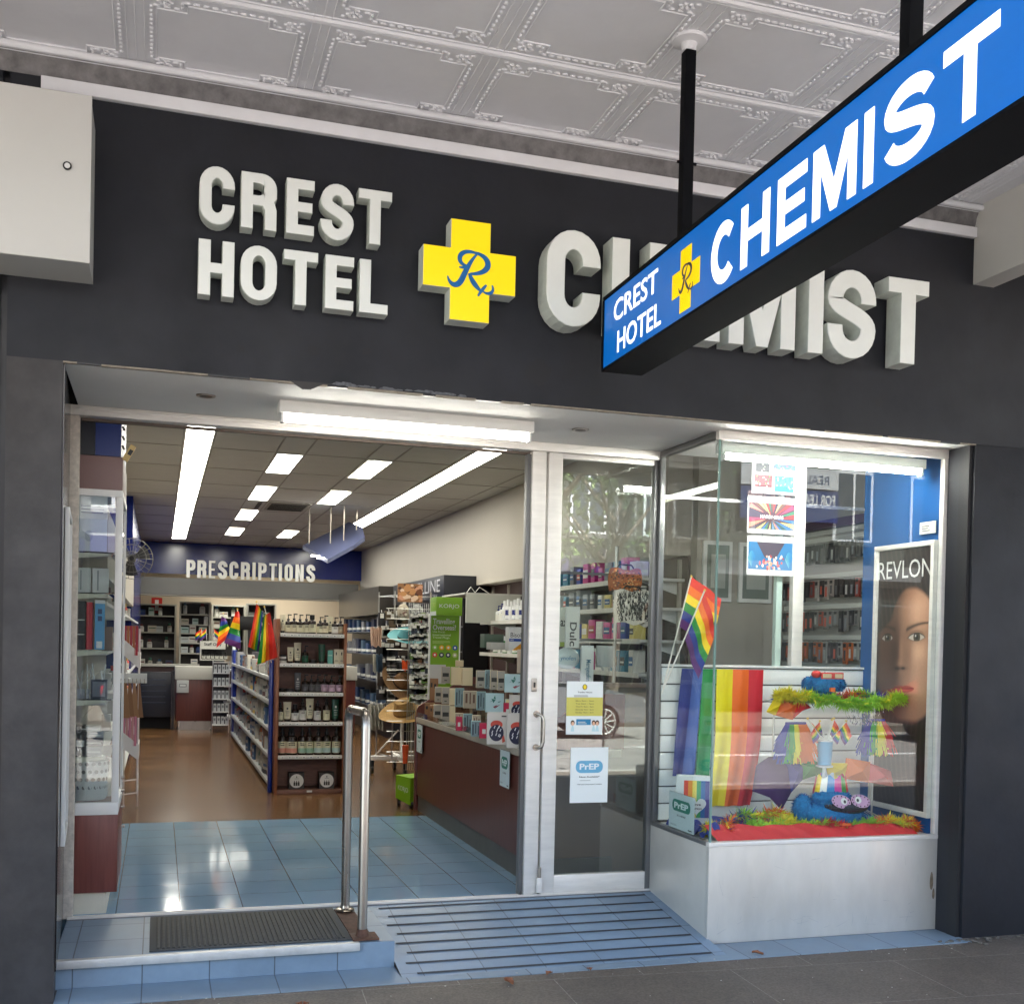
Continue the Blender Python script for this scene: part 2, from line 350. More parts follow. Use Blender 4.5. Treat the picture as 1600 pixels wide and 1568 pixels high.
# ------------------------------------------------------------------ condensed bold sign letters
def arc(cx_, cy_, rx, ry, a0, a1, n=12): return [(cx_ + rx * cos(radians(a0 + (a1 - a0) * i / n)), cy_ + ry * sin(radians(a0 + (a1 - a0) * i / n))) for i in range(n + 1)]
def bez(p0, p1, p2, p3, n=14):
    return [tuple((1 - t) ** 3 * a + 3 * (1 - t) ** 2 * t * b + 3 * (1 - t) * t * t * c + t ** 3 * d for a, b, c, d in zip(p0, p1, p2, p3)) for t in [i / n for i in range(n + 1)]]
def stroke2(path, t):
    L = []; R = []
    for i, p in enumerate(path):
        a = path[max(i - 1, 0)]; b = path[min(i + 1, len(path) - 1)]; dx, dy = b[0] - a[0], b[1] - a[1]; q = math.hypot(dx, dy) or 1
        L.append((p[0] - dy / q * t / 2, p[1] + dx / q * t / 2)); R.append((p[0] + dy / q * t / 2, p[1] - dx / q * t / 2))
    return L + R[::-1]
def glyph(ch, w, h, t):
    """list of closed outlines in metres"""
    k = t * 0.86
    if ch == 'I': return [[(0, 0), (w, 0), (w, h), (0, h)]]
    if ch == 'L': return [[(0, 0), (w, 0), (w, k), (t, k), (t, h), (0, h)]]
    if ch == 'T': return [[(w / 2 - t / 2, 0), (w / 2 + t / 2, 0), (w / 2 + t / 2, h - k), (w, h - k), (w, h), (0, h), (0, h - k), (w / 2 - t / 2, h - k)]]
    if ch == 'H': return [[(0, 0), (t, 0), (t, h / 2 - k / 2), (w - t, h / 2 - k / 2), (w - t, 0), (w, 0), (w, h), (w - t, h), (w - t, h / 2 + k / 2), (t, h / 2 + k / 2), (t, h), (0, h)]]
    if ch == 'E': return [[(0, 0), (w, 0), (w, k), (t, k), (t, h / 2 - k / 2), (w * .93, h / 2 - k / 2), (w * .93, h / 2 + k / 2), (t, h / 2 + k / 2), (t, h - k), (w, h - k), (w, h), (0, h)]]
    if ch == 'M': return [[(0, 0), (t * .92, 0), (t * .92, h * .62), (w / 2 - t * .36, 0), (w / 2 + t * .36, 0), (w - t * .92, h * .62), (w - t * .92, 0), (w, 0), (w, h), (w - t * 1.25, h), (w / 2, h * .42), (t * 1.25, h), (0, h)]]
    if ch == 'N': return [[(0, 0), (t, 0), (t, h * .55), (w - t, 0), (w, 0), (w, h), (w - t, h), (w - t, h * .45), (t, h), (0, h)]]
    if ch == 'O':
        r = w / 2
        o = arc(r, h - r * 1.05, r, r * 1.05, 0, 180) + arc(r, r * 1.05, r, r * 1.05, 180, 360)
        ri = w / 2 - t; q = r * 1.05
        i = arc(r, h - q, ri, q - k, 0, 180) + arc(r, q, ri, q - k, 180, 360)
        return [o, i]
    if ch == 'C' and h < 1.5 * w: return [stroke2(arc(w / 2, h / 2, w / 2 - t / 2, h / 2 - k / 2, 44, 316, 30), t)]
    if ch == 'S' and h < 1.5 * w:
        q = h * .27 + k * .24; b = q - k / 2; a = w / 2 - t / 2
        return [stroke2(arc(w / 2, h - q, a, b, 12, 180)[:-1] + bez((t / 2, h - q), (t / 2, h * .50), (w - t / 2, h * .54), (w - t / 2, q)) + arc(w / 2, q, a, b, 0, -168)[1:], t)]
    if ch == 'C':
        a = w / 2 - t / 2; q = w / 2 * 1.05; b = q - k / 2
        p = [(w - t / 2, h * .64)] + arc(w / 2, h - q, a, b, 0, 180) + arc(w / 2, q, a, b, 180, 360) + [(w - t / 2, h * .36)]
        return [stroke2(p, t)]
    if ch == 'S':
        a = w / 2 - t / 2; q = w / 2 * 1.03; b = q - k / 2
        p = [(w - t / 2, min(h * .68, h - q - h * .03))] + arc(w / 2, h - q, a, b, 0, 180)[:-1] + bez((t / 2, h - q), (t / 2, h * .54), (w - t / 2, h * .50), (w - t / 2, q)) + arc(w / 2, q, a, b, 0, -180)[1:] + [(t / 2, max(h * .32, q + h * .03))]
        return [stroke2(p, t)]
    if ch in 'RP':
        r = w * .42; mid = h * .5; lo = h * .44 if ch == 'R' else h * .42
        if ch == 'R':
            o = [(0, 0), (t, 0), (t, lo - k * .1), (w - t - w * .06, lo - k * .1), (w - t, lo - k * .5), (w - t, 0), (w, 0), (w, lo - k * .4), (w * .93, lo + k * .42)] + [(w, mid + h * .08)]
        else:
            o = [(0, 0), (t, 0), (t, lo - k * .1), (w - r, lo - k * .1)] + arc(w - r, lo + r - k * .1, r, r, -90, 0, 6)
        o += arc(w - r, h - r, r, r, 0, 90, 8) + [(0, h)]
        ri = r * .45; x1 = w - t; z0 = lo + k * .9; z1 = h - k
        i = [(t, z0)] + arc(x1 - ri, z0 + ri, ri, ri, -90, 0, 5) + arc(x1 - ri, z1 - ri, ri, ri, 0, 90, 5) + [(t, z1)]
        return [o, i]
def letter_mesh(name, outs, depth, mface, mside, bev=0.004):
    if len(outs) == 1 and len(outs[0]) > 40:                       # curved stroke letters: solid strip, softened edges
        o = outs[0]; n = len(o) // 2; Lf = o[:n]; Rt = o[n:][::-1]; c0 = bev
        bm = bmesh.new(); rings = []
        def inset(k):
            p, q = Vector(Lf[k]), Vector(Rt[k]); d = (q - p).normalized() * c0; e = Vector((0, 0))
            if k == 0: t = (Vector(Lf[1]) - p).normalized() * c0; e = t
            if k == n - 1: t = (Vector(Lf[-2]) - p).normalized() * c0; e = t
            return p + d + e, q - d + e
        for k in range(n):
            ip, iq = inset(k); p, q = Lf[k], Rt[k]
            rings.append([bm.verts.new((p[0], 0, p[1])), bm.verts.new((p[0], -depth + c0, p[1])), bm.verts.new((ip[0], -depth, ip[1])), bm.verts.new((iq[0], -depth, iq[1])), bm.verts.new((q[0], -depth + c0, q[1])), bm.verts.new((q[0], 0, q[1]))])
        for k in range(n - 1):
            for j in range(6):
                f = bm.faces.new((rings[k][j], rings[k][(j + 1) % 6], rings[k + 1][(j + 1) % 6], rings[k + 1][j])); f.material_index = 0 if j in (1, 2, 3) else 1
        for r_ in (rings[0], rings[-1][::-1]):
            f = bm.faces.new((r_[0], r_[1], r_[4], r_[5])); f.material_index = 1; f = bm.faces.new((r_[1], r_[2], r_[3], r_[4])); f.material_index = 0
        bmesh.ops.recalc_face_normals(bm, faces=bm.faces[:]); me = bpy.data.meshes.new(name); bm.to_mesh(me); bm.free(); me.materials.append(mface); me.materials.append(mside)
        for p in me.polygons: p.use_smooth = False
        return me
    """extruded letter; local x right, z up, front face at y=-depth, back at y=0"""
    c = bpy.data.curves.new("tmp", 'CURVE'); c.dimensions = '2D'; c.fill_mode = 'BOTH'; c.extrude = depth / 2 - bev; c.bevel_depth = bev; c.bevel_resolution = 1; c.offset = -bev
    for o in outs:
        sp = c.splines.new('POLY'); sp.points.add(len(o) - 1)
        for i, p in enumerate(o): sp.points[i].co = (p[0], p[1], 0, 1)
        sp.use_cyclic_u = True
    ob = bpy.data.objects.new("tmp", c); COL.objects.link(ob); dg = bpy.context.evaluated_depsgraph_get(); dg.update()
    me = bpy.data.meshes.new_from_object(ob.evaluated_get(dg)); bpy.data.objects.remove(ob); bpy.data.curves.remove(c)
    me.name = name; me.transform(Matrix(((1, 0, 0, 0), (0, 0, -1, -depth / 2), (0, 1, 0, 0), (0, 0, 0, 1))))
    me.materials.clear(); me.materials.append(mface); me.materials.append(mside)
    me.update()
    for p in me.polygons: p.material_index = 0 if p.normal.y < -0.5 else 1; p.use_smooth = False
    return me
# ================================================================== SETTING: ground, paths, street
ZH, ZT, XL, XR, YB, XC, YD, ZF = 2.775, 3.91, -0.412, 4.341, 0.203, 2.85, 0.965, 0.129
def struct(name, mb, **k): return tag(mb.build(name), kind='structure', **k)
m = MB()
m.box(-40, 60, -90, -15.2, -0.4, -0.02, PAVE); struct('pavement', m)                     # far side and beyond, reaches the horizon
m = MB(); m.box(-40, 60, -6.05, 1.05, -0.3, -0.004, PAVE); struct('footpath', m)
m = MB(); m.box(-40, 60, -15.2, -6.2, -0.4, -0.15, ASPH)
for i in range(-8, 14): m.box(i * 4, i * 4 + 2, -10.75, -10.63, -0.15, -0.146, WHITE)
struct('road', m)
m = MB(); m.box(-40, 60, -6.2, -6.05, -0.3, 0.0, mat("kerb_stone", (150, 146, 140), 0.8, noise=0.2)); struct('kerb', m)
# tiled apron band in front of the riser and the bay
m = MB(); m.box(-0.412, 1.13, -0.085, 0.19, -0.05, 0.0, BLUES); m.box(1.13, XR, -0.085, 0.0, -0.05, 0.0, BLUES); m.box(2.82, XR, 0.0, 0.22, -0.05, 0.0, BLUES); struct('tiled_path', m)
# ramp with grip strips
m = MB(); m.add([(1.13, 0.0, 0.0), (2.82, 0.0, 0.0), (2.82, 0.93, 0.128), (1.13, 0.93, 0.128)], [(0, 1, 2, 3)], BLUER)
m.add([(2.82, 0.0, 0.0), (2.86, 0.0, 0), (2.86, 0.93, 0.128), (2.82, 0.93, 0.128)], [(0, 1, 2, 3)], BLUER)
ramp = struct('ramp_floor', m)
GRIP = mat("black_grip_strip", (66, 68, 72), 0.85, noise=0.3, nscale=40)
m = MB()
for i in range(8):
    y = 0.02 + i * 0.121; xr = 2.79 - 0.0 * i; xl = 1.16 + (0.02 if i % 2 else 0.05)
    z = y * 0.1376
    m.add([(xl, y, z + .003), (xr, y, z + .003), (xr, y + .020, z + .0058), (xl, y + .020, z + .0058)], [(0, 1, 2, 3)], GRIP)
gs = m.build('grip_strip'); gs['kind'] = 'structure'; gs.parent = ramp
# raised step
m = MB(); m.box(-0.43, 0.955, 0.205, 0.93, -0.02, ZF, BLUES); m.box(0.955, 1.13, 0.19, 0.93, -0.02, ZF - .002, BLUES)
m.box(-0.43, 0.955, 0.19, 0.205, -0.02, ZF - 0.038, BLUES)
st = struct('entry_step', m)
m = MB(); m.box(-0.425, 0.955, 0.165, 0.204, ZF - 0.036, ZF + 0.004, mat("nosing_metal", (205, 204, 200), 0.45, 0.4, noise=0.12, nscale=14), 0.006)
o = m.build('step_nosing'); o.parent = st; o['kind'] = 'structure'
# shop floors
m = MB(); m.box(-0.9, 4.7, 1.02, 4.02, 0.0, ZF, BLUET); struct('tiled_floor', m)
m = MB(); m.box(-0.9, 4.7, 4.02, 18.2, 0.0, ZF, WOODF); struct('wood_floor', m)
m = MB(); m.box(-0.43, 2.86, 0.93, 1.02, 0.0, ZF + .003, ALUD); m.box(-0.43, 2.86, 0.945, 0.955, ZF + .003, ZF + .012, ALU); m.box(-0.43, 2.06, 0.985, 0.995, ZF + .003, ZF + .010, ALU); struct('threshold', m)

# ================================================================== AWNING CEILING of pressed metal
def awning():
    GX, GY, X0, Y0, Z = 0.717, 0.66, -0.13 - 0.717 * 3, -0.66 * 9 + 0.02, 4.08
    mb = MB()
    nb = lambda v, f, m_, s_=True: mb.add(v, f, m_, s_)
    BE = []
    def bead(x, y, rx, ry, h=0.011, n=6):
        vs = []
        for r, z in ((1, 0), (0.72, 0.7), (0.0, 1.0)):
            if r == 0: vs.append((x, y, Z - h))
            else:
                for j in range(n): t = 2 * pi * j / n; vs.append((x + rx * r * cos(t), y + ry * r * sin(t), Z - h * z))
        fs = []
        for j in range(n): fs.append((j, (j + 1) % n, n + (j + 1) % n, n + j)); fs.append((n + j, n + (j + 1) % n, 2 * n))
        mb.add(vs, fs, WHITE_CEIL, True)
    def ridge(x0, y0, x1, y1, w, h):
        d = Vector((x1 - x0, y1 - y0, 0)); L = d.length
        if L < 1e-5: return
        d /= L; q = Vector((-d.y, d.x, 0)) * w / 2; a = Vector((x0, y0, Z)); b = Vector((x1, y1, Z)); dn = Vector((0, 0, -h))
        mb.add([a - q, a - q * .55 + dn * .8, a + dn, a + q * .55 + dn * .8, a + q, b - q, b - q * .55 + dn * .8, b + dn, b + q * .55 + dn * .8, b + q],
               [(i, i + 1, i + 6, i + 5) for i in range(4)], WHITE_CEIL, True)
    mb.box(-7, 11, -3.75, 0.0, Z, Z + 0.12, WHITE_CEIL)
    for gx in range(0, 9):
        for gy in range(4, 9):
            x = X0 + gx * GX; y = Y0 + gy * GY
            ax, ay, n, q = 0.062, 0.062, 0.118, 0.052
            xa, xb, ya, yb = x + ax, x + GX - ax, y + ay, y + GY - ay
            P = [(xa + n, ya), (xb - n, ya), (xb - n, ya + q), (xb, ya + q), (xb, yb - q), (xb - n, yb - q), (xb - n, yb), (xa + n, yb), (xa + n, yb - q), (xa, yb - q), (xa, ya + q), (xa + n, ya + q)]
            for i, p in enumerate(P):
                r_ = P[(i + 1) % len(P)]; L = math.hypot(r_[0] - p[0], r_[1] - p[1]); k = max(1, round(L / 0.034)); hx = abs(r_[0] - p[0]) > 1e-6
                for j in range(k):
                    t = (j + .5) / k; bx, by = p[0] + (r_[0] - p[0]) * t, p[1] + (r_[1] - p[1]) * t
                    bead(bx, by, 0.0145 if hx else 0.009, 0.009 if hx else 0.0145, 0.009)
                # fine raised line inside the beads
                cx_, cy_ = x + GX / 2, y + GY / 2
                def ins(v): return (v[0] + (0.02 if v[0] < cx_ else -0.02), v[1] + (0.02 if v[1] < cy_ else -0.02))
                a, b = ins(p), ins(r_); ridge(a[0], a[1], b[0], b[1], 0.007, 0.005)
            for sx in (0, 1):
                for sy in (0, 1):
                    ox = xa + 0.05 if sx == 0 else xb - 0.05; oy = ya + 0.018 if sy == 0 else yb - 0.018
                    for k in range(6): t = k * pi / 3; bead(ox + 0.024 * cos(t), oy + 0.017 * sin(t), 0.012, 0.009, 0.009, 5)
                    bead(ox, oy, 0.008, 0.008, 0.014, 5)
                    ex = xa + 0.0 if sx == 0 else xb; ey = ya if sy == 0 else yb
                    bead(ex + (0.012 if sx == 0 else -0.012), ey + (-.004 if sy == 0 else .004), 0.014, 0.014, 0.007, 5)
    for gy in range(4, 10):                                     # double roll mouldings that run along the shopfront
        y = Y0 + gy * GY; ridge(-7, y - 0.006, 11, y - 0.006, 0.024, 0.014); ridge(-7, y + 0.020, 11, y + 0.020, 0.010, 0.006); ridge(-7, y - 0.030, 11, y - 0.030, 0.010, 0.005)
    for gx in range(0, 10):
        x = X0 + gx * GX; ridge(x - 0.036, -3.7, x - 0.036, 0, 0.005, 0.004); ridge(x + 0.036, -3.7, x + 0.036, 0, 0.005, 0.004); ridge(x, -3.7, x, 0, 0.007, 0.003)
    # cornice at the wall
    prof = [(-0.052, 4.08), (-0.062, 4.066), (-0.056, 4.050), (-0.040, 4.044), (-0.034, 4.050), (-0.030, 4.040), (-0.018, 4.02), (-0.010, 3.985), (0, 3.97)]
    vs = []; fs = []
    for x in (-7, 4.29):
        for y, z in prof: vs.append((x, y, z))
    k = len(prof)
    for i in range(k - 1): fs.append((i, i + 1, k + i + 1, k + i))
    mb.add(vs, fs, mat("rough_cornice", (118, 116, 117), 0.75, noise=0.4, nscale=14, bump=0.004, bscale=40), True)
    mb.tube([(-7, -0.058, 4.058), (4.29, -0.058, 4.058)], 0.017, WHITE_CEIL, 10); mb.tube([(-7, -0.036, 4.050), (4.29, -0.036, 4.050)], 0.008, WHITE_CEIL, 8)
    o = struct('awning_ceiling', mb)
awning()
BAT = mat("timber_batten_white", (230, 230, 234), 0.5, noise=0.06, nscale=5)
m = MB(); m.box(-0.513, 4.285, -0.032, 0.0, 3.907, 3.962, BAT, 0.003); tag(m.build('ceiling_batten'), kind='structure')
m = MB(); m.box(4.29, 4.43, -3.7, 0.0, 3.655, 4.08, GREYP, 0.004); m.box(4.44, 5.6, -3.7, -0.30, 3.70, 4.075, WHITE, 0.004); tag(m.build('awning_beam'), kind='structure')
m = MB(); m.box(-7, 11, -3.9, -3.75, 3.9, 4.3, GREYP); tag(m.build('awning_fascia'), kind='structure')

# ================================================================== SHOPFRONT MASONRY
m = MB()
m.box(-0.635, 7, 0.0, 0.2, ZH, 4.3, BLACKF); m.box(-7, -0.665, 0.0, 0.2, ZH, 4.3, BLACKF); m.box(-0.665, -0.635, 0.03, 0.2, ZH, 4.3, BLACKT)
m.prism([(-0.635, 0.0), (XL, 0.0), (-0.455, 0.96), (-0.635, 0.96)], -0.1, ZH, BLACKW, "z")
m.box(-0.665, -0.635, 0.03, 0.9, -0.1, ZH, BLACKT)
m.box(-7, -0.665, -0.02, 0.9, -0.1, ZH, mat("neighbour_grey", (88, 88, 88), 0.6, noise=0.2))
m.box(XR, 7, 0.0, 0.96, -0.1, ZH, BLACKF, 0.006)
fac = m.build('shopfront_wall'); tag(fac, kind='structure')
# peeling edge of the fascia
rnd = random.Random(3)
m = MB(); x = XL
while x < XR:
    w = rnd.uniform(0.03, 0.14); m.box(x, min(x + w, XR), -0.002 - rnd.uniform(0, .003), 0.02, ZH - 0.006 - rnd.uniform(0, .0025), ZH + 0.0, PEEL if rnd.random() < .8 else BLACKT); x += w
o = m.build('peeling_paint_edge'); o.parent = fac; o['kind'] = 'structure'
m = MB(); m.prism([(0.545, ZH + .004), (0.56, ZH - 0.002), (0.61, ZH - 0.03), (0.645, ZH - 0.028), (0.70, ZH - 0.001), (0.74, ZH + .006)], -0.006, 0.006, BLACKW); o = m.build('torn_flap'); o.parent = fac; o['kind'] = 'structure'
rnd = random.Random(5)
m = MB(); PK = mat("peel_patch_grey", (92, 94, 100), 0.6, noise=0.4, nscale=60)
for i in range(16):
    xx = 0.74 + (i / 26) ** 1.1 * 1.1; zz = ZH + 0.002 + rnd.uniform(0, 0.006); ww = rnd.uniform(.03, .09); hh = rnd.uniform(.004, .012)
    m.prism([(xx, zz), (xx + ww * .5, zz - hh * .3), (xx + ww, zz + hh * .2), (xx + ww * .8, zz + hh), (xx + ww * .3, zz + hh * 1.2)], -0.0022 - i * 3e-5, 0.004, PK)
o = m.build('paint_patch'); o.parent = fac; o['kind'] = 'structure'
rnd = random.Random(8); SMD = mat("filled_patch", (24, 24, 28), .65); 
for k, (x_, z_, rx_, rz_) in enumerate(((.655, 2.925, .03, .022), (.90, 2.945, .02, .016), (.33, 2.90, .022, .018), (1.75, 2.93, .06, .07), (2.9, 2.90, .03, .02), (3.7, 2.95, .025, .02))):
    m = MB(); n_ = 16; m.add([(x_ + rx_ * cos(t_) * rnd.uniform(.8, 1.2), -.0012 if z_ > ZH else -.0012, z_ + rz_ * sin(t_) * rnd.uniform(.8, 1.2)) for t_ in [2 * pi * i / n_ for i in range(n_)]], [tuple(range(n_))], SMD); o = m.build('paint_patch'); o.parent = fac; o['kind'] = 'structure'
# right reveal with its trims, left reveal gloss panel
m = MB(); m.box(4.318, 4.339, 0.02, 0.10, 0.0, ZH - .004, mat("reveal_matt", (28, 28, 31), .7)); m.box(4.322, 4.339, 0.10, 0.2, 0.0, ZH - .004, mat("reveal_dark", (26, 27, 34), 0.65)); m.prism([(-0.412, 0.02), (-0.406, 0.02), (-0.447, 0.93), (-0.453, 0.93)], ZF, ZH - .003, mat("gloss_reveal", (34, 30, 30), 0.16), "z")
tag(m.build('reveal_trim'), kind='structure')
# soffit over the recess
m = MB(); m.box(XL, XR, 0.021, 1.0, ZH - 0.002, ZH + 0.15, SOFFIT); tag(m.build('soffit_ceiling'), kind='structure')
# body of the building above and round the shop (keeps the sun off the footpath and out of the room)
m = MB(); BR = mat("upper_render", (150, 140, 128), 0.8, noise=0.1)
m.box(-12, 16, 0.25, 20, 3.62, 8.0, BR); m.box(-12, -0.95, 1.0, 20, -0.1, 3.62, BR); m.box(4.75, 16, 1.0, 20, -0.1, 3.62, BR); m.box(-0.95, 4.75, 18.3, 20, -0.1, 3.62, BR); m.box(-12, 16, 0.2, 0.25, 4.2, 8, BR)
tag(m.build('upper_building'), kind='structure')

# ================================================================== SHOP SHELL
ZC = 3.28
def ceil_tiles():
    mb = MB(); TC = mat("ceiling_tile", (184, 181, 175), 0.85, noise=0.04, nscale=5, bump=0.0006, bscale=160); TG = mat("ceiling_tee", (140, 134, 126), 0.6)
    mb.box(-0.9, 4.72, 0.97, 15.7, ZC + 0.002, ZC + 0.05, TC)
    for k in range(13): mb.box(-0.9, 4.72, 1.47 + k * 1.2 - .007, 1.47 + k * 1.2 + .007, ZC - 0.002, ZC + 0.0019, TG)
    for x in (-0.4, 0.17, 0.42, 0.98, 1.24, 1.80, 2.06, 2.60, 2.86, 3.4, 4.0): mb.box(x - .007, x + .007, 0.97, 15.7, ZC - 0.004, ZC - .0001, TG)
    # air vents
    DK = mat("vent_black", (40, 38, 36), 0.7)
    mb.box(1.27, 1.77, 8.8, 9.6, ZC - 0.012, ZC - 0.004, TG)
    for k in range(9): mb.box(1.3, 1.74, 8.86 + k * 0.08, 8.9 + k * 0.08, ZC - 0.016, ZC - 0.0121, DK)
    mb.box(1.14, 1.19, 8.9, 9.5, ZC - 0.010, ZC - .004, DK)
    return mb
struct('shop_ceiling', ceil_tiles())
m = MB()
m.box(-0.9, -0.62, 0.97, 18.2, 0.0, ZC, CREAM)                                    # left
m.box(-0.62, -0.32, 9.0, 15.7, 0.0, ZC - .002, BLUEP)
struct('shop_wall_west', m)
m = MB()
m.box(3.6, 3.8, 2.4, 15.7, 2.29, ZC - .002, CREAM); m.box(3.78, 3.9, 2.4, 15.7, 0.0, 2.30, mat("wall_brown", (72, 52, 50), 0.6)); m.box(3.8, 4.72, 2.3, 2.4, 0.0, ZC - .003, CREAM)
m.box(4.66, 4.72, 0.97, 2.4, 0, ZC - .003, CREAM)
for k in range(0, 12): m.box(3.755, 3.78, 2.5 + k * 0.62, 2.53 + k * 0.62, 0.13, 2.27, CREAM)
struct('shop_wall_east', m)
m = MB(); m.box(-0.62, 3.78, 15.6, 15.7, 2.42 + 0.3, ZC - .004, BLUEP); m.box(3.62, 3.78, 15.58, 15.69, 0.1, ZC - .005, BLUEP)
m.box(-0.9, 4.72, 18.1, 18.25, 0, ZC, mat("back_cream", (206, 190, 166), 0.7)); m.box(-0.9, 4.72, 15.7, 18.2, 2.9, ZC, CREAM)
struct('shop_wall_back', m)
# strips of lit panels along both sides, single panels between
m0 = MB(); m0.box(0, .218, 0, 1.188, 0.0, .012, PANEL); m1 = MB(); m1.box(0, .232, 0, 1.188, 0.0, .012, PANEL2); 
def lamp(x, y, w, dim, label, grp):
    t = thing('ceiling_light', label, 'ceiling light', (x, y, ZC - 0.006), 0, grp)
    q = MB(); q.box(0.012, w - .012, 0.012, 1.188, -0.004, 0.0, PANEL if not dim else PANEL2); q.build('diffuser', t)
    q = MB(); q.box(0, .012, 0, 1.2, -0.006, .004, WHITE); q.box(w - .012, w, 0, 1.2, -0.006, .004, WHITE); q.box(.012, w - .012, 0, .012, -0.006, .004, WHITE); q.box(.012, w - .012, 1.188, 1.2, -0.006, .004, WHITE); q.build('frame', t)
for i in range(9): lamp(0.175, 3.87 + i * 1.2, 0.24, i in (2, 4), "%s lit panel from the entrance in the left continuous ceiling strip" % ORD[i], 'panels of the left ceiling strip')
for i in range(9): lamp(2.61, 3.87 + i * 1.2, 0.24, i in (1,), "%s lit panel from the entrance in the right continuous ceiling strip" % ORD[i], 'panels of the right ceiling strip')
for n, y in zip(("nearest", "second nearest", "third nearest", "farthest"), (5.07, 7.4, 9.8, 12.3)): lamp(0.985, y, 0.245, False, "%s single lit panel in the left of the two middle rows" % n, 'single ceiling panels')
for n, y in zip(("nearest", "middle", "farthest"), (5.07, 7.4, 12.3)): lamp(1.81, y, 0.245, n == "nearest", "%s single lit panel in the right of the two middle rows" % n, 'single ceiling panels')
t = thing('dispensary_light', 'lit panel above the dispensary shelves behind the silver bulkhead', 'ceiling light', (1.0, 16.6, 2.895)); q = MB(); q.box(0, 2.0, 0, .5, -0.01, 0.0, PANEL); q.build('diffuser', t); q = MB(); q.box(-.02, 2.02, -.02, .52, 0, 0.004, WHITE); q.build('frame', t)

# ================================================================== FRONT JOINERY
def post(mb, x0, x1, y0, y1, z0, z1, m_=ALU): mb.box(x0, x1, y0, y1, z0, z1, m_, 0.004)
fr = thing('entrance_frame', 'white aluminium door frame of the open entrance', 'door frame', (0.8, YD, ZF))
def L(mb, name, par):                                # build in world coordinates, then hang on a thing
    o = mb.build(name); o.parent = par; o.matrix_parent_inverse = Matrix.Translation(par.location).inverted() if par.rotation_euler.z == 0 else (Matrix.Translation(par.location) @ Matrix.Rotation(par.rotation_euler.z, 4, 'Z')).inverted(); return o
q = MB(); q.box(-0.457, 2.87, YD - .03, YD + .05, 2.722, ZH - .003, ALU, 0.004); q.box(-0.40, 2.05, YD + .052, YD + .08, 2.708, 2.722, mat('track_brown', (96, 84, 74), .6)); q.box(-0.41, 2.04, YD - .04, YD - .031, 2.748, 2.762, ALU, .002); L(q, 'head_rail', fr)
q = MB(); post(q, -0.457, -0.404, YD, YD + .05, ZF, 2.722, mat("worn_cream_frame", (205, 196, 184), 0.6, noise=0.25, nscale=30)); L(q, 'frame_post', fr)
q = MB(); post(q, 2.052, 2.138, YD, YD + .05, ZF, 2.722); L(q, 'frame_post', fr)
q = MB(); post(q, 2.026, 2.052, YD + .02, YD + .07, ZF, 2.707, ALUD); L(q, 'door_track', fr)
q = MB(); q.box(2.072, 2.105, YD - .012, YD - .0005, 1.325, 1.405, STEEL, .006); q.box(2.082, 2.094, YD - .016, YD - .0121, 1.35, 1.38, BLACK); L(q, 'lock_plate', fr)
q = MB(); q.tube([(2.108, YD, 1.195), (2.108, YD - .05, 1.195), (2.126, YD - .062, 1.185), (2.132, YD - .064, 1.16), (2.132, YD - .064, 1.04), (2.126, YD - .062, 1.012), (2.108, YD - .05, 1.0), (2.108, YD, 1.0)], 0.0095, STEEL, 10)
for z in (1.195, 1.0): q.tube([(2.108, YD - .006, z), (2.108, YD, z)], 0.02, STEEL, 12)
L(q, 'handle', fr)
dr = thing('glass_door', 'closed glazed aluminium door leaf with notices taped inside', 'door', (2.5, YD, ZF))
q = MB(); post(q, 2.150, 2.236, YD - .01, YD + .04, ZF + .01, 2.720); L(q, 'stile', dr)
q = MB(); post(q, 2.822, 2.868, YD - .01, YD + .04, ZF + .01, 2.720, ALUD); L(q, 'stile', dr)
q = MB(); post(q, 2.236, 2.822, YD - .006, YD + .036, ZF + .01, 0.245); L(q, 'bottom_rail', dr)
q = MB(); post(q, 2.236, 2.822, YD - .006, YD + .036, 2.69, 2.720); L(q, 'top_rail', dr)
q = MB(); q.box(2.236, 2.822, YD + .012, YD + .018, 0.245, 2.69, GLASSD); L(q, 'pane', dr)
q = MB(); q.box(2.125, 2.16, YD - .03, YD - .011, ZF + .02, ZF + .11, ALU, .006); q.tube([(2.142, YD - .02, ZF + .11), (2.142, YD - .02, ZF + .17)], .009, STEEL); L(q, 'hinge', dr)
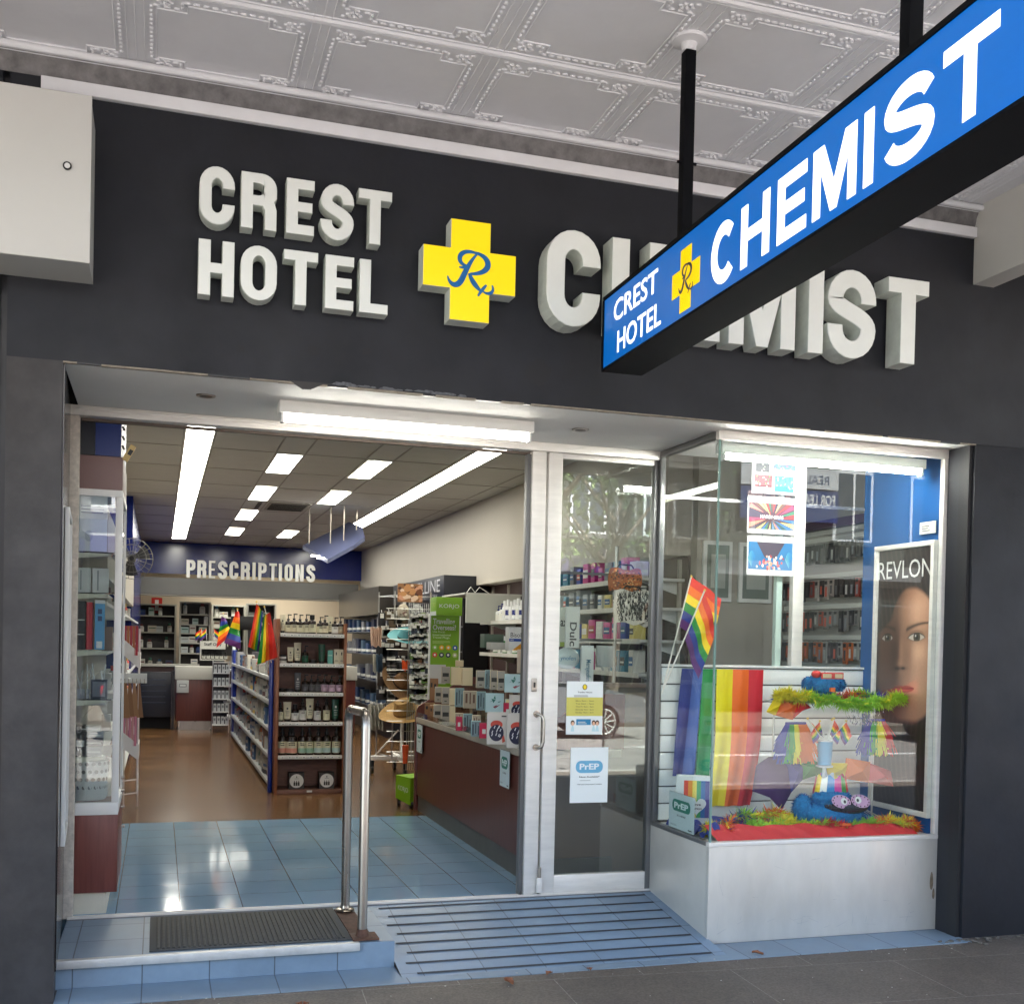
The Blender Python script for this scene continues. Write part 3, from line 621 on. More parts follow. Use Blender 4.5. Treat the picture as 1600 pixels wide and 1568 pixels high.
# display bay
bay = thing('display_bay', 'projecting glass display window on a brushed metal stall riser', 'shop window', (3.6, YB, 0))
q = MB(); q.box(XC, 4.335, YB, YB + .03, 0.0, 0.527, ALUP, .003); L(q, 'stall_riser', bay)
q = MB(); STN = mat('rust_stain', (128, 112, 92), .7, noise=.4, nscale=40)
for x_, z_, rx_, rz_ in ((4.29, .27, .012, .05), (4.305, .20, .009, .03)):
    q.add([(x_ + rx_ * cos(t_), YB - .0008, z_ + rz_ * sin(t_) * (1.3 if sin(t_) > 0 else .8)) for t_ in [2 * pi * i / 14 for i in range(14)]], [tuple(range(14))], STN)
rs_ = random.Random(12)
for k_ in range(34):
    x_ = rs_.uniform(XC + .05, 4.25); z_ = .05 + rs_.random() ** 2 * .4; l_ = rs_.uniform(.015, .09); a_ = rs_.uniform(-.5, .5) if k_ % 3 else rs_.uniform(1.2, 1.9); w_ = rs_.uniform(.0006, .0016)
    q.add([(x_, YB - .0008 - k_ * 6e-6, z_), (x_ + l_ * cos(a_), YB - .0008 - k_ * 6e-6, z_ + l_ * sin(a_)), (x_ + l_ * cos(a_) - w_ * sin(a_), YB - .0008 - k_ * 6e-6, z_ + l_ * sin(a_) + w_ * cos(a_)), (x_ - w_ * sin(a_) * 2, YB - .0008 - k_ * 6e-6, z_ + w_ * cos(a_) * 2)], [(0, 1, 2, 3)], mat('scuff_grey', (188, 186, 182), .6))
L(q, 'stain_marking', bay)
q = MB(); q.box(XC, XC + .03, YB + .031, YD - .011, 0.0, 0.527, ALUP, .003); L(q, 'stall_riser', bay)
q = MB(); q.box(XC - .004, 4.335, YB - .006, YB + .034, 0.527, 0.552, ALU, .004); q.box(XC - .004, XC + .034, YB + .035, YD - .012, 0.527, 0.552, ALUD, .004); L(q, 'sill', bay)
q = MB(); q.box(XC - .004, 4.335, YB - .006, YB + .034, 2.722, ZH - .003, ALU, .004); q.box(XC - .004, XC + .034, YB + .035, YD - .012, 2.735, ZH - .003, ALUD, .004); q.box(4.298, 4.334, YB - .004, YB + .034, 0.552, 2.722, ALU, .004); q.box(XC - .004, XC + .03, YD - .045, YD - .012, 0.552, 2.735, ALUD, .004); L(q, 'frame', bay)
q = MB(); q.box(XC + .006, 4.298, YB + .008, YB + .016, 0.552, 2.722, GLASS); L(q, 'front_pane', bay)
q = MB(); q.box(XC + .006, XC + .014, YB + .018, YD - .046, 0.552, 2.735, GLASS); L(q, 'side_pane', bay)
q = MB(); q.box(XC + .002, XC + .012, YB + .002, YB + .012, 0.552, 2.722, mat("glass_edge", (120, 150, 142), 0.2)); L(q, 'corner_bead', bay)
q = MB(); q.box(XC + .035, 4.30, YB + .036, 0.93, 0.50, 0.545, mat("bay_floor_white", (215, 214, 210), 0.5)); L(q, 'bay_floor', bay)
q = MB(); q.box(4.30, 4.335, YB + .035, 0.96, 0.5, ZH - .006, BLUEL); L(q, 'blue_side_wall', bay)
q = MB(); q.box(3.775, 3.852, 0.93, 0.975, 1.485, ZH - .004, ALU, .003); L(q, 'mullion', bay)
q = MB(); q.box(3.66, 3.70, 0.935, 0.97, 1.485, ZH - .004, mat("pale_green_post", (180, 200, 190), 0.4)); L(q, 'mullion', bay)
SLAT = mat("slatwall_white", (240, 240, 236), 0.45)
q = MB()
for k in range(9): q.box(2.885, 4.30, 0.925 if k % 2 == 0 else 0.9255, 0.95, 0.56 + k * 0.103, 0.56 + k * 0.103 + 0.094, SLAT, .003)
q.box(2.885, 4.30, 0.94, 0.955, 0.55, 1.485, mat("slat_groove", (96, 96, 94), 0.8)); q.box(2.88, 4.30, 0.915, 0.96, 1.485, 1.50, WHITE, .003); L(q, 'slatwall_panel', bay)
q = MB(); q.box(2.88, 4.30, 0.955, 0.965, 2.50, 2.52, ALUD); L(q, 'back_rail', bay)
# tube lights
fl = thing('fluorescent_batten', 'bare lit fluorescent tube on a white batten under the entrance soffit', 'tube light', (1.2, 0.45, 2.77))
q = MB(); q.box(0.545, 1.865, 0.39, 0.50, 2.712, 2.772, mat("batten_white", (232, 232, 228), 0.4), .004); L(q, 'housing', fl)
q = MB(); q.tube([(0.575, 0.435, 2.69), (1.84, 0.435, 2.69)], 0.017, TUBE, 14); L(q, 'tube', fl)
q = MB()
for x in (0.556, 1.842): q.box(x, x + .014, 0.41, 0.46, 2.668, 2.713, WHITE, .003)
L(q, 'lamp_holder', fl)
fl = thing('fluorescent_batten', 'lit fluorescent tube along the top of the display bay', 'tube light', (3.5, 0.3, 2.72))
q = MB(); q.box(2.90, 4.22, 0.26, 0.34, 2.665, 2.72, mat("batten_white", (232, 232, 228), 0.4), .004); L(q, 'housing', fl)
q = MB(); q.tube([(2.93, 0.285, 2.648), (4.19, 0.285, 2.648)], 0.016, TUBEB, 14); L(q, 'tube', fl)
q = MB()
for x in (2.912, 4.192): q.box(x, x + .014, 0.265, 0.305, 2.625, 2.666, WHITE, .003)
L(q, 'lamp_holder', fl)
for x, y, w in ((0.199, 0.449, 'left of the tube light'), (2.164, 0.497, 'right of the tube light')):
    t = thing('downlight', 'round recessed downlight in the entrance soffit, %s' % w, 'downlight', (x, y, ZH - .002)); q = MB(); q.lathe([(.045, -.006), (.048, 0.0)], STEEL, 20); q.build('trim_ring', t); q = MB(); q.lathe([(.03, -.0065), (.032, -0.0062)], mat("dl_dark", (70, 60, 52), .4), 16); q.build('lens', t)
# framed panel on the left reveal
t = thing('glazed_noticeboard', 'tall white framed glass noticeboard on the left entrance reveal', 'notice frame', (-0.40, 0.27, 0.63), 0.0495)
q = MB(); q.box(0, .02, 0, .03, 0, 1.55, WHITE, .003); q.box(0, .02, .56, .59, 0, 1.55, WHITE, .003); q.box(0, .02, .03, .56, 0, .03, WHITE, .003); q.box(0, .02, .03, .56, 1.52, 1.55, WHITE, .003); q.build('frame', t)
q = MB(); q.box(.002, .008, .03, .56, .03, 1.52, mat("panel_mirror", (150, 150, 150), 0.08, .8)); q.build('pane', t); t.location.x = -0.4155

# ================================================================== HANDRAIL, MAT, LEAVES
hr = thing('handrail', 'short stainless steel handrail loop standing at the edge of the entry step', 'handrail', (0.985, 0.53, ZF))
q = MB(); RX = .982
q.tube([(RX, .80, ZF + .01), (RX, .80, 1.165), (RX, .792, 1.20), (RX, .765, 1.226), (RX, .73, 1.234), (RX, .345, 1.243), (RX, .305, 1.235), (RX, .278, 1.208), (RX, .27, 1.17), (RX, .27, ZF + .02)], 0.0235, STEEL, 18); L(q, 'rail_tube', hr)
q = MB(); q.lathe([(.05, 0), (.052, .006), (.046, .012), (.027, .016), (.025, .03)], STEEL, 20, (RX, .80, ZF + .012)); L(q, 'base_flange', hr)
q = MB(); q.box(RX - .055, RX + .075, .205, .335, ZF + .002, ZF + .012, RUST, .002); q.box(RX - .05, RX + .05, .335, .86, ZF + .001, ZF + .008, RUST, .002); q.lathe([(.034, 0), (.027, .02), (.025, .035)], RUST, 16, (RX, .27, ZF + .012)); L(q, 'base_plate', hr)
mt = thing('door_mat', 'ribbed dark grey rubber door mat on the entry step', 'door mat', (0.46, 0.58, ZF))
RB = mat("ribbed_carpet", (84, 82, 78), 0.9, noise=0.25, nscale=60); RBE = mat("rubber_edge", (58, 60, 62), 0.7)
q = MB(); q.box(-0.02, 0.93, .235, .90, ZF + .001, ZF + .007, RBE, .003); L(q, 'rubber_base', mt)
q = MB()
for k in range(38): q.box(0.012 + k * .0236, 0.012 + k * .0236 + .0135, .262, .872, ZF + .0072, ZF + .0125, RB, .002)
L(q, 'rib_pattern', mt)
LEAF = mat("dry_leaf", (150, 96, 66), 0.8, noise=0.3, nscale=60)
for i, (u, v, s_, w) in enumerate([(1.60, -.20, .035, 'curled brown dry leaf on the paving before the ramp, larger one'), (1.83, -.12, .028, 'brown dry leaf on the tile edge beside the grip strips'), (3.02, -.04, .03, 'dry reddish leaf lying in front of the metal stall riser'), (0.62, -.32, .04, 'dry leaf at the lower edge before the step'), (2.05, -.1, .022, 'tiny leaf scrap on the paving joint before the ramp')]):
    q = MB(); r_ = random.Random(i); a0 = r_.uniform(0, 6)
    q.sheet(lambda a, b, s_=s_: ((a - .5) * 2 * s_ , (b - .5) * 1.3 * s_ * (1 - abs(a - .5) * 1.6) * (1 + .3 * sin(a * 17)), .004 + .35 * s_ * (abs(b - .5) * 2) ** 2 + .12 * s_ * sin(a * 5)), 8, 6, LEAF)
    o = q.build('dry_leaf', loc=(u, v, 0.002)); o.rotation_euler = (0, 0, a0); tag(o, w, 'leaf')
rnd = random.Random(11)
q = MB()
for i in range(60):
    u = rnd.uniform(-.4, 4.2); v = rnd.choice([rnd.uniform(-.9, -.1), rnd.uniform(-.2, -.05)]); s_ = rnd.uniform(.002, .006)
    q.ball((u, v, .003), (s_, s_ * .7, s_ * .4), mat("litter_speck", (190, 186, 176), 0.8), 5, 3)
for i in range(90):
    u = rnd.uniform(4.15, 5.2); v = -.03 - rnd.random() ** 2 * .12; s_ = rnd.uniform(.004, .014); q.ball((u, v, .002), (s_ * 1.5, s_, s_ * .5), mat("mortar_crumb", (104, 98, 90), 0.9), 5, 3)
tag(q.build('grit'), 'crumbs of mortar and grit scattered at the foot of the shopfront', 'grit', kind='stuff')

# ================================================================== SIGNS
LW = {}
def sign_word(txt, spans, z0, z1, depth, t, y, root, name='letter'):
    for ch, (a, b) in zip(txt, spans):
        me = letter_mesh(name, glyph(ch, b - a, z1 - z0, t), depth, LETTER, LETSIDE); o = bpy.data.objects.new(name, me); COL.objects.link(o); o.location = (a - root.location.x, y - root.location.y, z0 - root.location.z); o.parent = root
fs = thing('fascia_lettering', 'raised white block letters spread along the black fascia', 'shop sign', (2.0, -0.012, 3.1))
def wspan(txt, x0, x1, t, gap, rel): 
    tot = sum(rel[c] for c in txt); w = (x1 - x0 - gap * (len(txt) - 1)) / tot; out = []; x = x0
    for c in txt: out.append((x, x + rel[c] * w)); x += rel[c] * w + gap
    return out
sign_word("CREST", [(.138, .288), (.315, .470), (.512, .636), (.664, .815), (.835, .989)], 3.412, 3.658, 0.085, .052, -0.012, fs)
sign_word("HOTEL", [(.138, .291), (.318, .476), (.505, .657), (.690, .820), (.846, .978)], 3.098, 3.340, 0.085, .052, -0.012, fs)
sign_word("CHEMIST", [(1.732, 2.007), (2.066, 2.355), (2.425, 2.655), (2.705, 3.085), (3.161, 3.25), (3.275, 3.568), (3.64, 3.895)], 3.135, 3.582, 0.13, .092, -0.012, fs)
def rx_mark(A, x0, z0, w, h, m_, k):
    """flowing Rx mark as strokes in a w x h box"""
    def st(pts, ws):
        P_ = [(x0 + a * w, z0 + b * h) for a, b in pts]; n = len(P_); Lf = []; Rt = []
        for i, p in enumerate(P_):
            a = P_[max(i - 1, 0)]; b = P_[min(i + 1, n - 1)]; dx, dy = b[0] - a[0], b[1] - a[1]; q_ = math.hypot(dx, dy) or 1
            t_ = ws[0] + (ws[1] - ws[0]) * sin(pi * i / (n - 1)); t_ *= w
            Lf.append((p[0] - dy / q_ * t_ / 2, p[1] + dx / q_ * t_ / 2)); Rt.append((p[0] + dy / q_ * t_ / 2, p[1] - dx / q_ * t_ / 2))
        for i in range(n - 1): A.poly([Rt[i], Rt[i + 1], Lf[i + 1], Lf[i]], m_, k + 0.02 * i)
    st(bez((0.02, .36), (.06, .16), (.24, .10), (.34, .36), 16) + bez((.34, .36), (.42, .55), (.50, .75), (.68, .95), 12)[1:], (.03, .125))
    st(bez((.26, .58), (.38, .55), (.46, .66), (.50, .60), 8), (.03, .07))
    st(bez((.42, .62), (.16, .66), (.24, 1.02), (.62, .92), 18), (.05, .10))
    st(bez((.60, .93), (.98, .88), (1.0, .50), (.50, .46), 20), (.05, .125))
    st(bez((.48, .47), (.54, .30), (.62, .22), (.72, .13), 10), (.06, .11))
    st(bez((.68, .0), (.74, .12), (.82, .22), (.86, .26), 8), (.04, .07))
    st(bez((.78, .12), (.9, .02), (1.06, .12), (.98, .27), 12), (.03, .07))
cr = thing('cross_sign', 'yellow box cross with blue Rx mark on the fascia', 'cross sign', (1.36, -0.012, 3.12))
cw = [(1.265, 3.105), (1.457, 3.105), (1.457, 3.245), (1.584, 3.245), (1.584, 3.435), (1.457, 3.435), (1.457, 3.572), (1.265, 3.572), (1.265, 3.437), (1.135, 3.437), (1.135, 3.250), (1.265, 3.250)]
me = letter_mesh('cross_box', [cw], 0.105, YEL, LETSIDE, .004); o = bpy.data.objects.new('cross_box', me); COL.objects.link(o); o.parent = cr; o.location = (-cr.location.x, -0.0, -cr.location.z)
A = Art((0, -0.12, 0), (1, 0, 0), (0, 0, 1)); rx_mark(A, 1.247, 3.225, .225, .215, mat("rx_blue", (24, 108, 176), .4), 2); L(A.mb, 'mark', cr)
# hanging light box
hs = thing('hanging_sign', 'long blue illuminated sign box with white letters hanging from the awning', 'hanging sign', (1.945, -0.3536, 2.8837)); HT = -0.0244; hs.rotation_euler = (0, 0, 0)
SB = mat("lit_blue_panel", (0, 82, 160), 0.35, emit=0.042, ecol=(0, 108, 196)); SWH = mat("lit_white_letter", (250, 246, 232), 0.3, emit=0.13); SY = mat("lit_yellow_cross", (246, 200, 0), 0.3, emit=0.05)
HM = Matrix.Translation((0, 0, 0)) @ Matrix.Rotation(HT - pi / 2 + 0.0, 4, 'Z')
# local frame: a runs away from the wall (towards the street), thickness along +x world
HL, HH, HTK = 3.15, 0.3154, 0.19
def hp(a, th, z): return (sin(HT) * a + cos(HT) * th, -cos(HT) * a + sin(HT) * th, z)
def hbox(mb, a0, a1, t0, t1, z0, z1, m_):
    vs = [hp(a, t, z) for z in (z0, z1) for (a, t) in ((a0, t0), (a1, t0), (a1, t1), (a0, t1))]
    mb.add(vs, [(0, 1, 2, 3), (4, 7, 6, 5), (0, 4, 5, 1), (1, 5, 6, 2), (2, 6, 7, 3), (3, 7, 4, 0)], m_)
SBK = mat("sign_case_black", (8, 9, 14), 0.8, noise=0.3, nscale=6, spec=0.15)
q = MB(); hbox(q, 0, HL, 0.004, HTK - .004, 0.001, HH - .001, SBK); hbox(q, -.006, HL + .01, -.006, HTK + .006, -.012, 0.0, SBK); hbox(q, -.006, HL + .01, -.006, HTK + .006, HH, HH + .016, SBK); hbox(q, -.012, 0.0, -.006, HTK + .006, 0, HH, SBK); hbox(q, .9, HL - .2, .03, .16, HH + .016, HH + .03, SBK); q.build('case', hs)
q = MB(); hbox(q, 0.001, HL, 0.0, 0.0035, 0.001, HH - .001, SB); q.build('face_panel', hs)
q = MB(); hbox(q, 0.001, HL, HTK - .0035, HTK, 0.001, HH - .001, SB); q.build('face_panel', hs)
for side in (0, 1):
    o_ = Vector(hp(0 if side == 0 else 0, -0.0005 if side == 0 else HTK + .0005, 0)); ux = Vector((sin(HT), -cos(HT), 0)) * (1 if side == 0 else 1)
    if side == 0: A = Art(o_, ux, (0, 0, 1)); fl_ = lambda a, w: a
    else: A = Art(hp(HL, HTK + .0005, 0), -ux, (0, 0, 1))
    za = 2.8837
    A.text("CREST", .125, 3.062 - za, .615, 3.158 - za, SWH, 1, .012); A.text("HOTEL", .175, 2.915 - za, .655, 3.013 - za, SWH, 1, .012)
    A.mb.build('lettering', hs); A.mb = MB()
    c0, c1, z0, z1 = .760, 1.012, 2.906 - za, 3.150 - za; t3 = (c1 - c0) * .30; t4 = (z1 - z0) * .30
    for r_ in ((c0 + t3, z0, c1 - t3, z1), (c0, z0 + t4, c0 + t3, z1 - t4), (c1 - t3, z0 + t4, c1, z1 - t4)): A.rect(*r_, SY, 1)
    rx_mark(A, .822, 2.965 - za, .13, .125, mat("rx_navy", (14, 34, 90), .4), 2)
    A.mb.build('yellow_cross', hs); A.mb = MB()
    for ch_, s0, s1 in zip("CHEMIST", (1.105, 1.335, 1.585, 1.800, 2.070, 2.165, 2.415), (1.305, 1.535, 1.765, 2.035, 2.118, 2.385, 2.622)):
        for o__ in glyph(ch_, s1 - s0, .214, .049):
            o__ = [(s0 + p_[0], 2.918 - za + p_[1]) for p_ in o__]; n_ = len(o__) // 2
            if ch_ in "CS":
                for k_ in range(n_ - 1): A.poly([o__[k_], o__[k_ + 1], o__[-2 - k_], o__[-1 - k_]], SWH, 1)
            else: A.poly(o__, SWH, 1)
    A.mb.build('lettering', hs)
for a, n in ((.655, 1), (2.14, 2)):
    q = MB(); px_, py_, _ = hp(a, .095, 0); q.box(px_ - .023, px_ + .023, py_ - .023, py_ + .023, HH + .016, 4.03 - 2.8837, SBK, .003)
    q.tube([(px_ - .04, py_, 4.03 - 2.8837 - .45), (px_ + .045, py_, 4.03 - 2.8837 - .45)], .006, SBK, 6); q.tube([(px_ - .045, py_, HH + .06), (px_ + .05, py_, HH + .06)], .008, SBK, 6); q.build('hanger_post', hs)
    q = MB(); q.lathe([(.028, -.05), (.034, -.02), (.07, -.012), (.075, -.004), (.075, 0)], WHITE_CEIL, 18, (px_, py_, 4.08 - 2.8837)); q.build('ceiling_rose', hs)
# white sign box at the far left
t = thing('sign_cabinet', 'blank off-white metal sign cabinet fixed at the left end of the fascia', 'sign box', (-0.9, 0, 3.11))
q = MB(); q.box(-2.6, -0.296, -0.30, -0.001, 3.115, 3.775, mat("cabinet_side", (182, 184, 180), .5)); L(q, 'case', t)
q = MB(); q.box(-2.6, -0.292, -0.312, -0.3, 3.108, 3.782, GREYP, .004); L(q, 'front_panel', t)
q = MB(); q.tube([(-0.382, -.318, 3.486), (-0.382, -.312, 3.486)], .017, BLACK, 18); q.tube([(-0.382, -.3195, 3.486), (-0.382, -.318, 3.486)], .011, WHITE, 16); L(q, 'lock', t)
# ================================================================== measuring helper: photo pixel -> point on the plane y = Y (or x = X)
def _ray(u, v):
    a = u - 800; b = v - PPY; c, s = cos(ROLL), sin(ROLL); A_ = a * c + b * s; B_ = -a * s + b * c
    fx = A_ / FPX; up = -B_ / FPX; c, s = cos(PITCH), sin(PITCH); fz = c - up * s; fy = s + up * c; c, s = cos(YAW), sin(YAW)
    return Vector((fx * c + fz * s, -fx * s + fz * c, fy))
def px(u, v, y):
    r = _ray(u, v); t = (y - CY) / r.y; return (CX + r.x * t, CH + r.z * t)
def pxx(u, v, x):
    r = _ray(u, v); t = (x - CX) / r.x; return (CY + r.y * t, CH + r.z * t)
IND = {}

# ------------------------------------------------------------------ product shapes (one mesh each, several materials), origin at base centre
def m_bottle(h, r, body, cap, label=None, lab2=None, kind='pump', n=12):
    q = MB(); bh = h * (0.62 if kind == 'pump' else .72)
    q.lathe([(r * .92, 0), (r, .004), (r, bh * .9), (r * .8, bh * .97), (r * .38, bh), (r * .36, bh + h * .04)], body, n)
    if label:
        q.lathe([(r * 1.02, bh * .10), (r * 1.02, bh * .70)], label, n)
        if lab2: q.lathe([(r * 1.035, bh * .12), (r * 1.035, bh * .36)], lab2, n)
        for k in (.72, .6, .5): q.box(-r * .45, r * .45, -r * 1.06, -r * .9, bh * k, bh * (k + .035), cap if k > .7 else body)
    if kind == 'pump':
        q.lathe([(r * .42, bh + h * .03), (r * .42, bh + h * .12), (r * .14, bh + h * .13), (r * .14, bh + h * .30)], cap, n)
        q.box(-r * .2, r * .95, -r * .2, r * .2, bh + h * .29, bh + h * .35, cap, .002)
    elif kind == 'dropper':
        q.lathe([(r * .5, bh + h * .02), (r * .5, bh + h * .14), (r * .28, bh + h * .16), (r * .25, h)], cap, n)
    else: q.lathe([(r * .62, bh + h * .01), (r * .62, h)], cap, n)
    return q
def m_tube(h, w, body, cap, mark=None):
    q = MB(); q.lathe([(w * .36, 0), (w * .38, h * .13)], cap, 12, sq=(1, .8))
    vs = []; n = 14; R_ = [(w * .40, w * .32, h * .13), (w * .46, w * .30, h * .3), (w * .5, w * .12, h * .85), (w * .52, w * .02, h)]
    for rx_, ry_, z in R_:
        for j in range(n): t = 2 * pi * j / n; vs.append((rx_ * cos(t), ry_ * sin(t), z))
    fs = [(i * n + j, i * n + (j + 1) % n, (i + 1) * n + (j + 1) % n, (i + 1) * n + j) for i in range(3) for j in range(n)] + [tuple(range(3 * n, 4 * n))]
    q.add(vs, fs, body, True)
    if mark:
        for z, ww, hh in ((.62, .10, .09), (.5, .26, .02), (.40, .2, .015), (.3, .24, .015)): q.box(-w * ww, w * ww, -w * .34, -w * .2, h * z, h * (z + hh), mark)
    return q
def m_box(w, d, h, face, side=None, marks=(), top=None):
    q = MB(); q.box(-w / 2, w / 2, -d / 2, d / 2, 0, h, side or face, .0015)
    q.box(-w / 2 + .001, w / 2 - .001, -d / 2 - .0012, -d / 2, .001, h - .001, face)
    for (a, b, c, e, mm) in marks: q.box(-w / 2 + w * a, -w / 2 + w * c, -d / 2 - .0022, -d / 2 - .0012, h * b, h * e, mm)
    if top: q.box(-w / 2, w / 2, -d / 2, d / 2, h, h + .001, top)
    return q
def m_jar(r, h, body, lid, n=14):
    q = MB(); q.lathe([(r * .95, 0), (r, .004), (r, h * .6)], body, n); q.lathe([(r * 1.02, h * .6), (r * 1.02, h * .97), (r * .95, h)], lid, n); return q
def place(q, name, loc, label, cat, group=None, rz=0.0):
    o = q.build(name, loc=loc) if isinstance(q, MB) else None
    if o is None: o = bpy.data.objects.new(name, q); COL.objects.link(o); o.location = loc
    o.rotation_euler = (0, 0, rz); return tag(o, label, cat, group)

BR_ = col(38, 26, 22, .2); LBL = col(212, 208, 178); LBW = col(220, 220, 214); DKC = col(18, 16, 16, .3); PCH = col(216, 150, 130); SAG = col(150, 186, 164); MINT = col(176, 200, 196); LILAC = col(196, 168, 190)
CRT = col(222, 214, 186); GRN = col(24, 78, 58, .4); TEAL = col(104, 172, 160); GREY = col(92, 92, 96); TXT = col(50, 50, 48)

# ------------------------------------------------------------------ timber display unit with skincare
SU = thing('display_shelf', 'tall timber shelf unit of bottled skincare at the end of the blue gondola', 'shelf unit', (1.4, 5.6, ZF))
q = MB(); q.box(1.052, 1.082, 5.44, 5.80, ZF, 1.79, TIMB, .002); L(q, 'side_panel', SU)
q = MB(); q.box(1.690, 1.715, 5.44, 5.80, ZF, 1.76, TIMB, .002); L(q, 'side_panel', SU)
q = MB(); q.box(1.082, 1.690, 5.78, 5.798, ZF, 1.64, TIMBD); L(q, 'back_panel', SU)
SHZ = [1.655, 1.372, 1.098, 0.818, 0.502]
LIP = col(214, 212, 206, .4)
for k, z in enumerate(SHZ):
    q = MB(); q.box(1.083, 1.689, 5.45, 5.78, z - .02, z, TIMBD); q.box(1.085, 1.687, 5.432, 5.45, z - .034, z + .002, LIP, .002)
    for i in range(9): xx = 1.11 + i * .067; q.box(xx, xx + .03, 5.4305, 5.432, z - .024, z - .010, col(240, 240, 236)); q.box(xx + .006, xx + .024, 5.4298, 5.4305, z - .02, z - .015, TXT)
    L(q, 'shelf', SU)
q = MB(); q.box(1.083, 1.689, 5.45, 5.78, ZF, ZF + .045, TIMBD, .002); q.box(1.36, 1.41, 5.446, 5.45, ZF + .02, ZF + .04, col(230, 230, 226)); L(q, 'plinth', SU)
ROWN = ["top", "second", "third", "fourth", "fifth"]
def unit_row(k, items):
    """items: (pixel u centre, mesh builder, word)"""
    n = len(items); cache = {}
    for i, (u, mk, word, cat) in enumerate(items):
        x, _ = px(u, 1000, 5.52); mk_ = mk(); mk_.v = [(p_[0] * 1.12, p_[1] * 1.12, p_[2] * 1.12) for p_ in mk_.v]; o = place(mk_, cat.replace(' ', '_'), (x, 5.52 + random.uniform(-.012, .012), SHZ[k] + .001), "%s, %s from left on the %s timber unit shelf" % (word, ORD[i], ROWN[k]), cat, 'skincare on the timber shelf unit', random.uniform(-.12, .12))
bA = lambda h=.165, l=LBL, l2=None, kd='pump', r=.0245: (lambda: m_bottle(h, r * 1.2, BR_, DKC, l, l2, kd))
tb = lambda h, w, b, c=DKC, mk=TXT: (lambda: m_tube(h, w, b, c, mk))
unit_row(0, [(441, tb(.155, .05, CRT), 'cream tube', 'tube'), (450, bA(), 'dark bottle', 'bottle'), (459, bA(.172), 'dark pump bottle', 'bottle'), (468, bA(), 'dark bottle', 'bottle'), (478, bA(.17), 'dark pump bottle', 'bottle'), (487, bA(.16, LBL, None, 'cap', .028), 'wide dark bottle', 'bottle'), (500, bA(.15), 'dark bottle', 'bottle'), (507, bA(.165, CRT), 'dark pump bottle', 'bottle'), (515, tb(.15, .048, CRT), 'cream tube', 'tube'), (523, bA(.15, LBW), 'dark bottle', 'bottle'), (532, bA(.155), 'dark bottle', 'bottle')])
unit_row(1, [(442, lambda: m_jar(.036, .038, LBW, DKC), 'white jar with black lid', 'jar'), (454, tb(.135, .052, CRT), 'short cream tube', 'tube'), (465, tb(.175, .06, CRT), 'tall cream tube', 'tube'), (477, bA(.155, GRN, None, 'pump', .022), 'green labelled pump bottle', 'bottle'), (489, lambda: m_jar(.034, .032, DKC, DKC), 'flat black jar', 'jar'), (503, tb(.165, .056, GRN), 'dark green tube', 'tube'), (516, lambda: m_box(.042, .03, .115, TEAL, TEAL, ((.1, .6, .9, .64, LBW),)), 'teal carton', 'carton'), (526, lambda: m_box(.045, .035, .125, CRT, CRT, ((.35, .6, .55, .8, TXT), (.2, .2, .8, .23, TXT))), 'cream carton', 'carton'), (534, lambda: m_box(.045, .035, .125, CRT, CRT, ((.35, .6, .55, .8, TXT), (.2, .2, .8, .23, TXT))), 'cream carton beside another', 'carton')])
for dx_, dz_ in ((0, .040),): place(m_jar(.036, .038, LBW, DKC), 'jar', (px(442, 1000, 5.52)[0], 5.52, SHZ[1] + dz_), 'white jar stacked on another jar, second shelf of the timber unit', 'jar')
unit_row(2, [(442, lambda: m_jar(.033, .032, DKC, DKC), 'black jar', 'jar'), (454, lambda: m_jar(.036, .028, GREY, DKC), 'low grey jar', 'jar'), (466, tb(.165, .056, GREY, DKC, LBW), 'charcoal tube', 'tube'), (478, bA(.155, GREY), 'grey labelled pump bottle', 'bottle'), (488, bA(.15, GREY), 'grey labelled pump bottle', 'bottle'), (498, bA(.155, GREY), 'grey labelled pump bottle', 'bottle'), (508, bA(.155, LILAC), 'lilac labelled pump bottle', 'bottle'), (519, bA(.15, LILAC, None, 'pump', .027), 'lilac labelled pump bottle', 'bottle'), (531, bA(.15, LILAC), 'lilac labelled pump bottle', 'bottle')])
unit_row(3, [(440, bA(.16, LBL, None, 'dropper', .022), 'slim dark dropper bottle', 'bottle'), (451, tb(.165, .066, CRT), 'cream tube', 'tube'), (463, bA(.145, LBW, None, 'cap', .027), 'short dark bottle', 'bottle'), (475, bA(.19, LBW, None, 'dropper', .026), 'dark dropper bottle', 'bottle'), (486, tb(.195, .066, CRT), 'tall cream tube', 'tube'), (498, bA(.18, LBW, None, 'dropper', .026), 'dark dropper bottle', 'bottle'), (512, bA(.195, LBL, None, 'dropper', .025), 'tall dark dropper bottle', 'bottle'), (526, tb(.19, .062, GRN, DKC, LBW), 'dark green tube', 'tube')])
unit_row(4, [(u, (lambda c: (lambda: m_bottle(.225, .037, BR_, DKC, LBL, c, 'dropper', 14)))(c), 'large %s labelled bottle' % w, 'bottle') for u, c, w in ((444, PCH, 'peach'), (456, PCH, 'peach'), (460, PCH, 'peach'), (475, SAG, 'green'), (486, SAG, 'green'), (500, MINT, 'pale mint'), (513, MINT, 'pale mint'), (528, MINT, 'pale mint'))])
